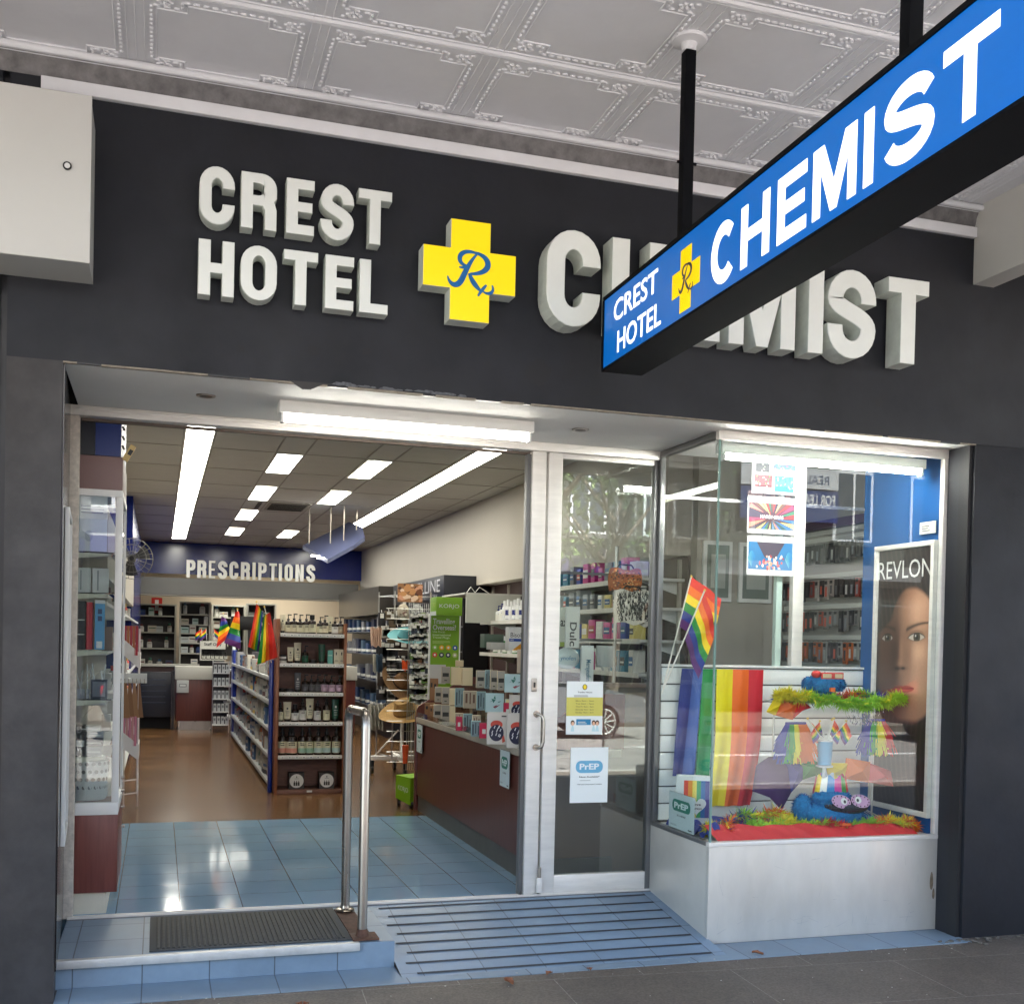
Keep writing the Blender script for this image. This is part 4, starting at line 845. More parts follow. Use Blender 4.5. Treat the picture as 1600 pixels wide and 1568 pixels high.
for i, (u0, w) in enumerate(((464, 'left'), (510, 'right'))):
    x, _ = px(u0 + (-1 if i == 0 else 0), 1220, 5.52); b = place(m_box(.145, .1, .155, col(64, 60, 60), col(52, 48, 48)), 'gift_box', (x, 5.55, ZF + .047), '%s dark gift box with a white disc showing three bottles, bottom of the timber unit' % w, 'gift box', 'gift boxes')
    A = Art((x, 5.498, ZF + .125), (1, 0, 0), (0, 0, 1)); A.ell(0, 0, .066, .066, col(226, 226, 222), 1, 28)
    for k in (-1, 0, 1): A.rect(k * .02 - .008, -.045, k * .02 + .008, -.012, TXT, 2); A.rect(k * .02 - .003, -.012, k * .02 + .003, .002, TXT, 2)
    A.rect(-.004, .03, .004, .045, TXT, 2); A.rect(-.02, .02, .02, .023, GREY, 2)
    o = A.mb.build('printed_disc'); o.parent = b; o.matrix_parent_inverse = Matrix.Translation(b.location).inverted() 

# ------------------------------------------------------------------ blue gondola
GO = thing('gondola_shelving', 'long blue metal gondola of small products down the middle of the shop', 'gondola', (1.4, 8.8, ZF))
q = MB(); q.box(1.012, 1.05, 5.62, 5.70, ZF, 1.40, BLUEM, .01); L(q, 'end_post', GO)
q = MB(); q.box(1.60, 1.742, 5.81, 5.86, ZF, 1.66, BLUEM, .004); L(q, 'end_post', GO)
q = MB(); q.box(1.06, 1.12, 11.9, 12.3, ZF, 1.42, BLUEM, .01); L(q, 'end_panel', GO)
q = MB(); q.box(1.34, 1.40, 5.82, 12.0, ZF, 1.40, mat("gondola_back", (60, 56, 60), .6)); L(q, 'back_panel', GO)
GZ = [.20, .46, .72, .98, 1.22]
GSH = col(190, 192, 192, .4)
for z in GZ:
    q = MB(); q.box(1.05, 1.34, 5.82, 11.9, z - .02, z, GSH); q.box(1.035, 1.05, 5.71, 11.9, z - .03, z + .008, GSH, .002); L(q, 'shelf', GO)
q = MB(); q.box(1.08, 1.34, 5.82, 11.9, ZF, .17, col(40, 42, 60)); L(q, 'kick_board', GO)
pal = [(150, 150, 146), (190, 186, 176), (90, 100, 116), (176, 60, 52), (60, 92, 130), (206, 176, 90), (70, 76, 74), (130, 104, 90), (50, 54, 64), (110, 140, 130), (160, 160, 160), (90, 56, 60), (200, 120, 90)]
rnd = random.Random(21); protos = []
for i in range(14):
    c = col(*pal[i % len(pal)]); d = col(*pal[(i * 5 + 3) % len(pal)]); w = col(176, 174, 168)
    if i % 3 == 0: q = m_bottle(.15 + .02 * (i % 3), .028, c, d, w, None, 'cap', 8)
    elif i % 3 == 1: q = m_box(.09, .07, .16, c, c, ((.1, .55, .9, .75, w), (.2, .2, .8, .3, d)))
    else: q = m_box(.12, .06, .12, w, w, ((.0, .0, 1, .3, c), (.15, .5, .85, .7, d)))
    o = q.build('product'); protos.append(o.data); bpy.data.objects.remove(o)
KW = ['cap bottle', 'upright carton', 'wide carton']
for k, z in enumerate(GZ):
    y = 5.9; i = 0
    while y < 11.8:
        p = rnd.randrange(14); o = bpy.data.objects.new(['cap_bottle', 'upright_carton', 'wide_carton'][p % 3], protos[p]); COL.objects.link(o)
        hs_ = rnd.uniform(.85, 1.2); o.scale = (1.35, 1.2, hs_ * (1.2 if k < 4 else .95)); o.location = (1.10 + rnd.uniform(0, .03), y, z + .0005); o.rotation_euler = (0, 0, -pi / 2 + rnd.uniform(-.2, .2))
        tag(o, "small %s, %s shelf up of the blue gondola, %s from its near end" % (KW[p % 3], ORD[k], ORD[min(i, 19)]), ['bottle', 'carton', 'carton'][p % 3], 'products on the blue gondola'); i += 1
        y += (.105 + rnd.uniform(0, .03)) * (1 + (y - 5.9) * .42)
# second, white unit and clear-pack rack behind
t = thing('white_shelving', 'white curved end shelving beyond the blue gondola', 'shelving', (1.1, 13, ZF))
q = MB(); q.prism([(12.6, ZF + .05), (12.9, ZF + .05), (12.9, 1.35), (12.85, 1.5), (12.75, 1.56), (12.66, 1.5), (12.6, 1.3)], 1.10, 1.14, col(190, 198, 186), 'x'); L(q, 'end_panel', t)
for z in (.35, .6, .85, 1.1): q = MB(); q.box(.98, 1.12, 12.62, 13.6, z - .02, z, GSH); L(q, 'shelf', t)
t = thing('wire_rack', 'wire rack of clear blister packs beside the prescription counter', 'rack', (.93, 12.9, ZF))
q = MB()
for z in (.25, .45, .65, .85, 1.05, 1.22): q.tube([(.80, 12.55, z), (1.05, 12.55, z)], .006, WIRE, 5); q.box(.80, 1.05, 12.56, 12.75, z - .01, z, GSH)
for x in (.80, 1.05): q.tube([(x, 12.56, ZF), (x, 12.56, 1.25)], .008, WIRE, 6)
q.box(.81, 1.04, 12.9, 12.92, .2, 1.2, col(60, 60, 64)); L(q, 'frame', t)
rnd = random.Random(4)
for r_ in range(5):
    for c_ in range(4):
        q = m_box(.045, .02, .13, col(190, 194, 194), col(170, 174, 174), ((.2, .5, .8, .8, col(120, 124, 128)),)); place(q, 'blister_pack', (.84 + c_ * .06, 12.6, .25 + r_ * .2), "clear blister pack, %s along in row %s of the wire rack" % (ORD[c_], ['one', 'two', 'three', 'four', 'five'][r_]), 'blister pack', 'clear packs on the wire rack')

# ------------------------------------------------------------------ dispensary at the back
RXc = thing('prescription_counter', 'dark laminate prescription counter with a pale top at the rear', 'counter', (.55, 13.3, ZF))
q = MB(); q.box(.27, .86, 13.12, 13.7, .27, .93, LAM, .003); L(q, 'body', RXc)
q = MB(); q.box(.25, .88, 13.09, 13.72, .93, 1.13, col(186, 184, 174), .003); L(q, 'counter_top', RXc)
q = MB(); q.box(.31, .83, 13.15, 13.68, ZF, .269, STEEL); L(q, 'kick_plate', RXc)
t = place(MB().box(.275, .46, 13.075, 13.089, .72, .92, col(176, 178, 176), .003), 'notice', (0, 0, 0), 'crinkled clear sleeve notice on the front of the prescription counter', 'notice')
A = Art((.275, 13.074, .72), (1, 0, 0), (0, 0, 1)); A.rect(.04, .09, .15, .14, GREY, 1); A.rect(.05, .1, .14, .13, col(200, 204, 200), 2); o = A.mb.build('printed_pill'); o.parent = t
t = thing('prescription_counter', 'dark laminate counter with a cream cabinet top behind the hat rack', 'counter', (2.9, 12.8, ZF))
q = MB(); q.box(2.12, 2.95, 12.2, 12.9, ZF, .98, LAM, .003); L(q, 'body', t)
q = MB(); q.box(2.10, 2.97, 12.16, 12.92, .98, 1.19, col(186, 184, 174), .003); L(q, 'counter_top', t)
t = thing('staff_gate', 'black swing gate and low cabinet left of the prescription counter', 'gate', (-.05, 13.2, ZF))
q = MB(); q.box(-.38, .20, 13.2, 13.28, .33, 1.04, col(20, 24, 36, .3), .01); L(q, 'gate_panel', t)
q = MB()
for k in range(5): q.box(-.25, .12, 13.19, 13.2, .55 + k * .09, .565 + k * .09, col(40, 48, 66, .3))
L(q, 'slat', t)
q = MB(); q.box(.205, .245, 13.2, 13.28, ZF, 1.06, col(24, 24, 30, .3)); L(q, 'post', t)
q = MB(); q.box(-.42, .20, 13.5, 13.7, ZF, .5, col(14, 15, 18, .6)); L(q, 'kick_board', t)
# silver bulkhead with PRESCRIPTIONS letters
def sc(v, y0, y1): return v
BY = 15.55
x0, z1 = px(212, 900, BY); x1, _ = px(560, 912, BY); _, z0 = px(212, 926, BY)
t = thing('silver_bulkhead', 'brushed silver bulkhead across the dispensary opening', 'bulkhead', ((x0 + x1) / 2, BY, z0))
q = MB(); q.box(x0, x1, BY, BY + .3, z0, z1, mat("silver_lam", (104, 103, 100), .38, .2, noise=.1, nscale=1.2)); L(q, 'panel', t)
q = MB(); q.box(x0 + .01, x1 - .01, BY + .02, BY + .28, z0 - .03, z0 - .001, CREAM); L(q, 'soffit_strip', t)
t = thing('department_letters', 'raised silver white letters PRESCRIPTIONS on the blue back wall', 'sign', (1.6, BY, z1))
SIL = mat("silver_letter", (236, 236, 232), .35, .2); SILS = mat("silver_letter_side", (150, 150, 150), .5)
us = [(291, 305), (308, 322), (326, 336), (340, 355), (358, 372), (376, 390), (394, 399), (403, 416), (420, 432), (435, 440), (444, 457), (461, 474), (478, 492)]
for ch, (ua, ub) in zip("PRESCRIPTIONS", us):
    xa, _ = px(ua, 895, BY); xb, _ = px(ub, 895, BY); w_ = (xb - xa)
    me = letter_mesh('letter', glyph(ch, w_, .315, w_ * .40 if ch != 'I' else w_), .05, SIL, SILS, .003); o = bpy.data.objects.new('letter', me); COL.objects.link(o); o.parent = t; o.location = (xa - 1.6, 0.0, .012)
# dispensary shelves
DSP = [('left', 213, 276, 944, 1042, [961, 987, 1012], -.0), ('middle', 281, 330, 941, 1038, [959, 975, 989, 1004, 1020], -.5), ('right', 331, 384, 946, 1000, [964, 980], 0), ('far right', 386, 432, 944, 1000, [965], -.3)]
SHW = col(176, 174, 164, .5)
rnd = random.Random(9); prd = []
for i in range(12):
    c = [(206, 204, 196), (214, 212, 206), (190, 196, 196), (196, 186, 170), (90, 100, 130), (40, 60, 120), (220, 220, 216), (170, 190, 186)][i % 8]
    d = [(120, 60, 60), (60, 90, 120), (150, 150, 146), (60, 110, 90)][i % 4]
    q = m_box(.10 + .02 * (i % 3), .08, .14, col(*c), col(*c), ((.1, .55, .9, .7, col(*d)),)) if i % 3 else m_bottle(.2, .045, col(*c), col(*d), col(220, 220, 214), None, 'cap', 8)
    o = q.build('p'); prd.append(o.data); bpy.data.objects.remove(o)
for nm, ua, ub, va, vb, sh, dy in DSP:
    Y_ = 17.2 + dy; xa, za = px(ua, va, Y_); xb, _ = px(ub, va, Y_); _, zb = px(ua, vb, Y_); zb = max(zb - .3, .2)
    t = thing('dispensary_shelf', '%s cream shelving bay of medicines in the dispensary' % nm, 'shelving', ((xa + xb) / 2, Y_, zb), 0, 'dispensary shelving')
    q = MB(); q.box(xa, xa + .03, Y_, Y_ + .35, zb, za, SHW); L(q, 'side_panel', t); q = MB(); q.box(xb - .03, xb, Y_, Y_ + .35, zb, za, SHW); L(q, 'side_panel', t)
    q = MB(); q.box(xa, xb, Y_ + .36, Y_ + .38, zb, za, col(70, 66, 66)); L(q, 'back_panel', t)
    q = MB(); q.box(xa, xb, Y_, Y_ + .35, za, za + .025, SHW); L(q, 'top_board', t)
    for r_, v in enumerate(sh + [vb]):
        _, z = px((ua + ub) / 2, v, Y_); q = MB(); q.box(xa + .03, xb - .03, Y_ + .005, Y_ + .35, z - .022, z, SHW); L(q, 'shelf', t)
        x = xa + .1; i = 0
        while x < xb - .08:
            if rnd.random() < .82:
                p = rnd.randrange(12); o = bpy.data.objects.new('medicine_box' if p % 3 else 'medicine_bottle', prd[p]); COL.objects.link(o); o.location = (x, Y_ + .12, z + .0005); s_ = rnd.uniform(.7, 1.15); o.scale = (rnd.uniform(.8, 1.25), 1, s_)
                tag(o, "%s %s on the %s shelf down of the %s dispensary bay" % (ORD[i], 'medicine pack' if p % 3 else 'medicine bottle', ORD[r_], nm), 'medicine', 'medicines in the dispensary')
            i += 1; x += rnd.uniform(.12, .2)
x, z = px(245, 948, 17.9); t = place(MB().box(-.1, .1, 0, .01, -.15, .15, col(196, 40, 30)), 'fire_sign', (x - .0, 17.5, z + .02), 'small red fire extinguisher sign on the dispensary wall', 'sign')
A = Art((0, -.001, 0), (1, 0, 0), (0, 0, 1)); A.rect(-.035, -.1, .035, .11, col(235, 230, 226), 1); o = A.mb.build('symbol'); o.parent = t
xa, za = px(361, 962, 16.6); xb, zb = px(428, 985, 16.6); t = thing('monitor', 'black computer monitor behind the dispensary bench', 'monitor', ((xa + xb) / 2, 16.6, zb)); q = MB(); q.box(xa, xb, 16.6, 16.66, zb, za, BLACK, .01); L(q, 'screen', t); q = MB(); q.box((xa + xb) / 2 - .08, (xa + xb) / 2 + .08, 16.62, 16.7, zb - .3, zb, BLACK); L(q, 'stand', t)
q = MB(); q.box(-.4, 2.9, 16.2, 16.7, ZF, 1.05, col(60, 40, 40)); q.box(-.42, 2.92, 16.15, 16.72, 1.05, 1.09, col(190, 188, 180)); tag(q.build('dispensary_bench'), 'long dispensary work bench with a pale top behind the counter', 'bench')
xa, za = px(313, 1001, 13.8); xb, zb = px(352, 1030, 13.8)
t = thing('staff_cabinet', 'small white cabinet with a Staff Only sign and a row of dark bottles', 'cabinet', ((xa + xb) / 2, 13.8, zb)); q = MB(); q.box(xa, xb, 13.8, 14.0, za - .13, za, col(196, 196, 186)); q.box(xa, xb, 13.8, 14.0, zb - .02, zb, SHW); q.box(xa, xa + .02, 13.8, 14, zb, za - .13, SHW); q.box(xa, xb, 14.0, 14.02, zb - .8, za, col(60, 60, 60)); L(q, 'case', t)
A = Art((xa, 13.799, za - .11), (1, 0, 0), (0, 0, 1)); A.text("Staff Only", .06, .02, .34, .085, TXT, 1); L(A.mb, 'lettering', t)
for i in range(6): place(m_bottle(.12, .03, DKC, DKC, col(190, 190, 180), None, 'cap', 8), 'bottle', (xa + .06 + i * .07, 13.86, zb), '%s dark bottle under the Staff Only sign' % ORD[i], 'bottle', 'bottles under the staff sign')
x, z = px(245, 905 + 47, 17.2)

# ------------------------------------------------------------------ rainbow flags
RB6 = [col(212, 40, 28), col(236, 108, 20), col(240, 208, 20), col(24, 134, 52), col(28, 52, 138), col(92, 38, 108)]
def flag(name, base, tip, w, h, label, group, wave=.03, droop=.6, yaw=0.0, stripes=RB6, stick=True, along=False):
    """pole from base to tip; a cloth hangs from the upper pole, drooping"""
    b = Vector(base); t = Vector(tip); T_ = thing(name, label, 'flag', tuple(b), 0, group)
    if stick:
        q = MB(); q.tube([(0, 0, 0), t - b], .0045, col(220, 218, 206), 6); q.ball(t - b, .008, col(214, 180, 80), 6, 4); q.build('pole', T_)
    d = (b - t); d.normalize(); side = Vector((cos(yaw), sin(yaw), 0))
    q = MB(); n = len(stripes); o = t - b
    for k in range(n):
        def fn(u, v, k=k):
            s_ = (k + v) / n
            if along: a_, c_ = s_, u
            else: a_, c_ = u, s_
            # a_ runs out from the pole, c_ down the pole
            out = side * (w * a_ * (1 - droop * .75)) + Vector((0, 0, -1)) * (w * a_ * droop)
            wv = Vector((-sin(yaw), cos(yaw), 0)) * (wave * sin(a_ * 9 + c_ * 2.5) * (a_ + .1))
            return o + d * (h * c_) + out + wv
        q.sheet(fn, 12 if not along else 8, 3 if not along else 3, stripes[k])
    q.build('cloth', T_, recalc=False); return T_
def P3(u, v, y): x, z = px(u, v, y); return (x, y, z)
def flagq(name, y, c00, c10, c01, c11, stripes, label, group, pole=None, fold=.02, bend=.0):
    """cloth spanned by four corners: stripes run from the c00-c10 edge to the c01-c11 edge"""
    V_ = [Vector(P3(u, v, y)) for u, v in (c00, c10, c01, c11)]; o = V_[0].copy(); T_ = thing(name, label, 'flag', tuple(o), 0, group); n = len(stripes)
    for k in range(n):
        q = MB()
        def fn(u, v, k=k):
            s_ = (k + u) / n; a = V_[0].lerp(V_[1], s_); b = V_[2].lerp(V_[3], s_); p = a.lerp(b, v) - o
            return p + Vector((bend * sin(pi * v), fold * sin(s_ * 11 + v * 2) * v + .012 * sin(v * 7), 0))
        q.sheet(fn, 4, 12, stripes[k]); q.build('stripe', T_, recalc=False)
    if pole: q = MB(); a, b = Vector(P3(pole[0], pole[1], y + .02)), Vector(P3(pole[2], pole[3], y + .02)); q.tube([a - o, b - o], .005, col(220, 218, 206), 6); q.ball(a - o, .010, col(214, 180, 80), 6, 4); q.build('pole', T_)
    return T_
GG = 'rainbow flags on the gondola'
flagq('rainbow_flag', 5.6, (401, 942), (411, 957), (388, 1010), (404, 1018), RB6[:5], 'large rainbow flag left of the tallest one at the gondola end', GG, (401, 940, 424, 1035))
flagq('rainbow_flag', 5.38, (412, 962), (422, 956), (402, 1038), (434, 1026), [RB6[3], RB6[2], RB6[1], RB6[0], RB6[0]], 'largest rainbow flag, hanging nearest the timber shelf unit', GG, (413, 948, 430, 1010))
flagq('rainbow_flag', 8.6, (346, 962), (338, 1012), (353, 966), (362, 990), RB6[::-1], 'rainbow flag turned blue side up farthest left on the gondola', GG, (349, 958, 356, 1010), .03)
flagq('rainbow_flag', 8.0, (369, 955), (350, 1004), (374, 955), (376, 1014), RB6, 'small rainbow flag furled on a stick above the far part of the gondola', GG, (371, 951, 373, 1015), .03)
for i, u in enumerate((315, 322, 334)): flag('small_flag', P3(u + 1, 1000, 13.5), P3(u, 982, 13.5), .16, .12, '%s tiny rainbow flag above the Staff Only cabinet' % ORD[i], 'tiny flags by the dispensary', droop=.5, yaw=pi if i < 2 else 0, wave=.01)

# ------------------------------------------------------------------ ceiling-hung canopy
t = thing('hanging_baffle', 'slate blue arrow-shaped panel hanging from the shop ceiling on rods', 'ceiling baffle', (2.1, 9, 2.7))
CB = mat("slate_blue_panel", (64, 70, 98), .45)
pts = [P3(473, 858, 9.3), P3(512, 880, 8.5), P3(552, 858, 8.4), P3(570, 845, 8.7), P3(566, 830, 9.1), P3(545, 821, 9.6)]
q = MB(); q.add(pts + [(a, b, c + .05) for a, b, c in pts], [tuple(range(6)), tuple(range(6, 12))[::-1]] + [(i, i + 6, (i + 1) % 6 + 6, (i + 1) % 6) for i in range(6)], CB); L(q, 'panel', t)
for i, (u, v, y) in enumerate(((483, 850, 9.2), (516, 862, 8.9), (537, 850, 8.8), (557, 830, 9.1))):
    x, z = px(u, v, y); q = MB(); q.tube([(x, y, z), (x, y, ZC)], .008, STEEL, 6); L(q, 'rod', t)
q = MB()
for u, v in ((490, 868), (500, 872)): x, z = px(u, v, 8.8); q.box(x - .05, x + .05, 8.6, 8.7, z - .015, z - .004, PANEL)
L(q, 'spot_lamp', t)

# ------------------------------------------------------------------ left side: glass cabinet, wall units, fan, racks
GC = thing('glass_cabinet', 'tall white framed glass cabinet on a red laminate base just inside the door', 'display cabinet', (-.31, 1.3, ZF))
q = MB(); q.box(-.43, -.192, 1.035, 1.75, .245, .655, LAMR, .002); L(q, 'base', GC)
q = MB(); q.box(-.41, -.245, 1.06, 1.72, ZF, .244, mat("cream_kick", (216, 210, 192), .5, noise=.1)); L(q, 'plinth', GC)
q = MB()
for z0_, z1_ in ((.655, .72), (2.325, 2.36)): q.box(-.43, -.192, 1.03, 1.06, z0_, z1_, WHITE, .002); q.box(-.215, -.192, 1.061, 1.75, z0_, z1_, WHITE, .002)
q.box(-.226, -.190, 1.03, 1.061, .721, 2.324, WHITE, .002); q.box(-.215, -.192, 1.72, 1.75, .721, 2.324, WHITE, .002); L(q, 'frame', GC)
q = MB(); q.box(-.43, -.227, 1.038, 1.043, .72, 2.325, CLEAR); L(q, 'front_pane', GC)
q = MB(); q.box(-.204, -.199, 1.062, 1.719, .72, 2.325, CLEAR); L(q, 'side_pane', GC)
q = MB(); q.box(-.55, -.43, 1.06, 1.75, .66, 2.36, col(90, 86, 88, .3)); L(q, 'back_panel', GC)
q = MB(); q.box(-.43, -.195, 1.035, 1.75, 2.361, 2.535, PINKL, .002); L(q, 'header', GC)
for i, z in enumerate((2.03, 1.815, 1.515, 1.255, .955)):
    q = MB(); q.prism([(-.43, z - .032), (-.262, z - .012), (-.258, z - .004), (-.262, z), (-.43, z)], 1.075, 1.084, col(206, 206, 190, .4), 'y'); q.box(-.43, -.235, 1.09, 1.7, z, z + .006, CLEAR); L(q, 'shelf', GC)
for k, (z, w) in enumerate(((.80, ''), (.72, ''), (.62, ''), (.5, ''))): 
    q = MB(); q.tube([(-.192, 1.45 + .05 * k, z), (-.172, 1.45 + .05 * k, z)], .008, STEEL, 8); L(q, 'shelf_pin', GC)
# contents
def cont(q, name, loc, label, cat, rz=0, grp=None): return place(q, name, loc, label, cat, grp, rz)
t = cont(MB().box(-.075, .075, -.01, 0, 0, .3, col(206, 212, 222, .2)), 'glass_plaque', (-.345, 1.1, 2.04), 'pale printed carton sheet on the highest shelf of the glass cabinet', 'carton')
A = Art((-.075, -.011, 0), (1, 0, 0), (0, 0, 1)); A.rect(0, .17, .15, .3, col(238, 238, 240), 1); A.lines(.02, .2, .14, .25, 3, col(120, 124, 140), 2); A.ell(.06, .08, .02, .03, col(170, 178, 196), 1); o = A.mb.build('print'); o.parent = t
cont(m_box(.075, .06, .13, col(206, 210, 212), col(196, 198, 200), ((.3, .1, .4, .9, col(150, 156, 160)),)), 'white_carton', (-.385, 1.12, 1.822), 'left white carton on the second shelf of the glass cabinet', 'carton')
cont(m_box(.08, .06, .13, col(212, 214, 216), col(196, 198, 200), ((.3, .1, .4, .9, col(150, 156, 160)),)), 'white_carton', (-.30, 1.12, 1.822), 'right white carton on the second shelf of the glass cabinet', 'carton')
cont(m_box(.05, .12, .255, col(34, 30, 34), col(34, 30, 34), ((.1, .6, .9, .62, LBW), (.1, .3, .9, .32, LBW))), 'tall_carton', (-.395, 1.16, 1.522), 'tall black carton in the middle of the glass cabinet', 'carton')
cont(m_box(.03, .12, .25, col(190, 24, 48), col(190, 24, 48)), 'tall_carton', (-.352, 1.16, 1.522), 'tall crimson carton in the middle of the glass cabinet', 'carton')
t = cont(m_box(.052, .10, .262, col(86, 160, 214), col(220, 180, 60), ((.2, .03, .75, .17, col(230, 234, 238)), (.3, .72, .7, .82, col(34, 60, 110)), (.3, .58, .7, .68, col(34, 60, 110)), (0, .93, 1, 1, col(225, 228, 232)))), 'tall_carton', (-.305, 1.15, 1.522), 'tall sky blue carton with a white band in the glass cabinet', 'carton', .1)
rnd = random.Random(2)
for i in range(7): q = MB(); q.tube([(0, 0, 0), (rnd.uniform(-.06, .02), rnd.uniform(0, .05), rnd.uniform(.15, .2))], .004, col(200, 204, 208, .2), 6); q.box(-.008, .008, -.006, .006, 0, .05, col(150, 156, 170, .3)); cont(q, 'nail_tool', (-.40 + i * .022, 1.13, 1.262), '%s slim silver beauty tool leaning on the fourth shelf of the glass cabinet' % ORD[i], 'beauty tool', 0, 'beauty tools')
cont(m_box(.08, .08, .10, col(60, 62, 76), col(60, 62, 76), ((.1, .1, .9, .9, col(120, 126, 140)),)), 'tool_case', (-.30, 1.16, 1.262), 'dark clear-fronted case on the fourth shelf of the glass cabinet', 'case')
for i, (x, z, w, h, c) in enumerate(((-.395, .962, .07, .16, (60, 58, 64)), (-.32, .962, .08, .045, (180, 180, 180)), (-.32, 1.012, .09, .04, (90, 88, 92)), (-.315, 1.056, .08, .03, (170, 172, 176)), (-.34, 1.09, .1, .03, (200, 202, 200)))): cont(m_box(w, .09, h, col(*c), col(*c), ((.1, .3, .9, .5, col(220, 220, 216)),)), 'small_case', (x, 1.14, z), '%s of the grey and silver cases piled on the lowest shelf of the glass cabinet' % ORD[i], 'case', 0, 'cases in the glass cabinet')
t = cont(MB().lathe([(.082, 0), (.09, .01), (.098, .20), (.1, .21)], col(226, 226, 224, .5), 20), 'polka_dot_tub', (-.345, 1.17, .722), 'white tub with grey polka dots in the bottom of the glass cabinet', 'tub')
q = MB()
for r_ in range(5):
    for k in range(9):
        a = pi + .18 + (k + .5 * (r_ % 2)) * .33; z = .028 + r_ * .042; R_ = .0845 + z * .075; n_ = Vector((cos(a), sin(a), 0)); e = Vector((-sin(a), cos(a), 0)); c_ = n_ * (R_ + .002) + Vector((0, 0, z)); q.add([c_ + e * .0105 * cos(j * pi / 5) + Vector((0, 0, .0105 * sin(j * pi / 5))) for j in range(10)], [tuple(range(10))], col(110, 110, 112))
o = q.build('dot_pattern'); o.parent = t
q = MB(); q.sheet(lambda u, v: (.085 * cos(2 * pi * u) * (1 - .25 * v), .085 * sin(2 * pi * u) * (1 - .25 * v), .205 + .035 * v + .012 * sin(u * 40)), 40, 3, CLEAR); o = q.build('cellophane', t)
# wall units along the left, above and behind the cabinet
t = thing('wall_bulkhead', 'blue and black boxed bulkhead above the glass cabinet', 'bulkhead', (-.4, 1.4, 2.54))
q = MB(); q.box(-.62, -.335, 1.05, 1.9, 2.54, 3.2, col(12, 14, 20, .4)); L(q, 'black_side', t); q = MB(); q.box(-.333, -.205, 1.05, 1.9, 2.54, 3.2, col(22, 46, 110, .4)); L(q, 'blue_side', t)
q = MB()
for i in range(5): q.tube([(-.2, 1.06, 2.6 + i * .05), (-.19, 1.06, 2.58 + i * .05)], .006, STEEL, 6)
L(q, 'hook', t)
t = place(MB().box(-.014, .014, -.02, .02, -.045, .045, col(206, 180, 120)).box(-.005, .014, -.021, -.02, -.01, .02, TXT), 'wooden_clip', (-.165, 1.05, 2.56), 'small pale wooden block clipped at the top corner of the glass cabinet', 'wooden block'); t.rotation_euler = (0, .5, 0)
t = thing('wall_shelving', 'white wall shelving packed with goods along the left side of the shop', 'shelving', (-.45, 6, ZF))
q = MB(); q.box(-.6, -.30, 1.9, 9, 1.95, 2.35, CREAM); L(q, 'header', t)
for z in (.3, .6, .9, 1.2, 1.5, 1.8): q = MB(); q.box(-.6, -.30, 1.9, 12.5, z - .02, z, GSH); L(q, 'shelf', t)
q = MB(); q.box(-.612, -.6, 1.9, 12.5, ZF, 2.3, col(150, 150, 146)); L(q, 'back_panel', t)
rnd = random.Random(31)
for k, z in enumerate((.6, .9, 1.2, 1.5, 1.8)):
    for i in range(8):
        o = bpy.data.objects.new('wall_product', protos[rnd.randrange(14)]); COL.objects.link(o); o.location = (-.36, 3.5 + i * 1.05, z); o.rotation_euler = (0, 0, pi / 2)
        tag(o, "small pack on the %s shelf up of the left wall shelving, %s from the door" % (ORD[k + 1], ORD[i]), 'carton', 'products on the left wall')
fan = thing('wall_fan', 'round wall fan with a wire cage high on the left side of the shop', 'fan', (-.235, 5.0, 2.265))
q = MB()
for k in range(22): a = 2 * pi * k / 22; q.tube([(0.02 * cos(a), -.06, .02 * sin(a)), (.1 * cos(a), -.055, .1 * sin(a)), (.165 * cos(a), -.03, .165 * sin(a)), (.175 * cos(a), .0, .175 * sin(a))], .0022, col(110, 108, 104, .3), 5)
for r_ in (.06, .12, .175): q.tube([(r_ * cos(2 * pi * j / 24), -.058 + (r_ / .175) ** 3 * .05, r_ * sin(2 * pi * j / 24)) for j in range(24)], .0035, col(110, 108, 104, .3), 5, closed=True)
q.build('cage', fan)
q = MB()
for k in range(3):
    a0 = k * 2 * pi / 3; q.sheet(lambda u, v: ((.03 + .12 * u) * cos(a0 + v * .9), -.02 - .02 * v, (.03 + .12 * u) * sin(a0 + v * .9)), 5, 5, col(60, 60, 62, .3))
q.build('blade', fan)
q = MB(); q.tube([(0, -.05, 0), (0, .08, 0)], .035, BLACK, 12); q.tube([(0, .06, 0), (-.05, .1, -.05), (-.2, .15, -.08)], .015, BLACK, 8); q.build('motor', fan)
rk = thing('stocking_stand', 'white wire stand with tan stockings and pink packets on the left', 'display stand', (-.2, 4.5, ZF))
WW = col(222, 216, 214, .4)
q = MB()
for x, y in ((-.27, 4.35), (-.155, 4.45), (-.27, 4.9), (-.155, 4.9)): q.tube([(x, y, .30), (x, y, 1.66)], .006, WW, 6)
for z in (.31, .42): q.tube([(-.27, 4.35, z), (-.155, 4.45, z), (-.155, 4.9, z)], .006, WW, 6)
for x in (-.27, -.155): q.tube([(x, 4.9, ZF), (x, 4.9, .4)], .008, WW, 6)
L(q, 'wire_frame', rk)
for z0_, z1_ in ((.60, .80), (1.35, 1.55)):
    q = MB(); q.add([(-.28, 4.33, z1_ + .03), (-.15, 4.43, z1_ - .09), (-.15, 4.43, z0_ - .02), (-.28, 4.33, z0_ + .10)], [(0, 1, 2, 3)], WW); q.box(-.15, -.145, 4.43, 4.9, z0_ - .02, z1_ - .09, WW); L(q, 'tray_panel', rk)
q = MB(); q.box(-.28, -.088, 4.38, 4.40, 1.215, 1.295, col(232, 230, 224)); 
for i in range(6): q.tube([(-.26 + i * .03, 4.375, 1.25), (-.255 + i * .03, 4.36, 1.22), (-.262 + i * .03, 4.375, 1.215)], .003, col(150, 140, 120), 5)
L(q, 'hook_strip', rk)
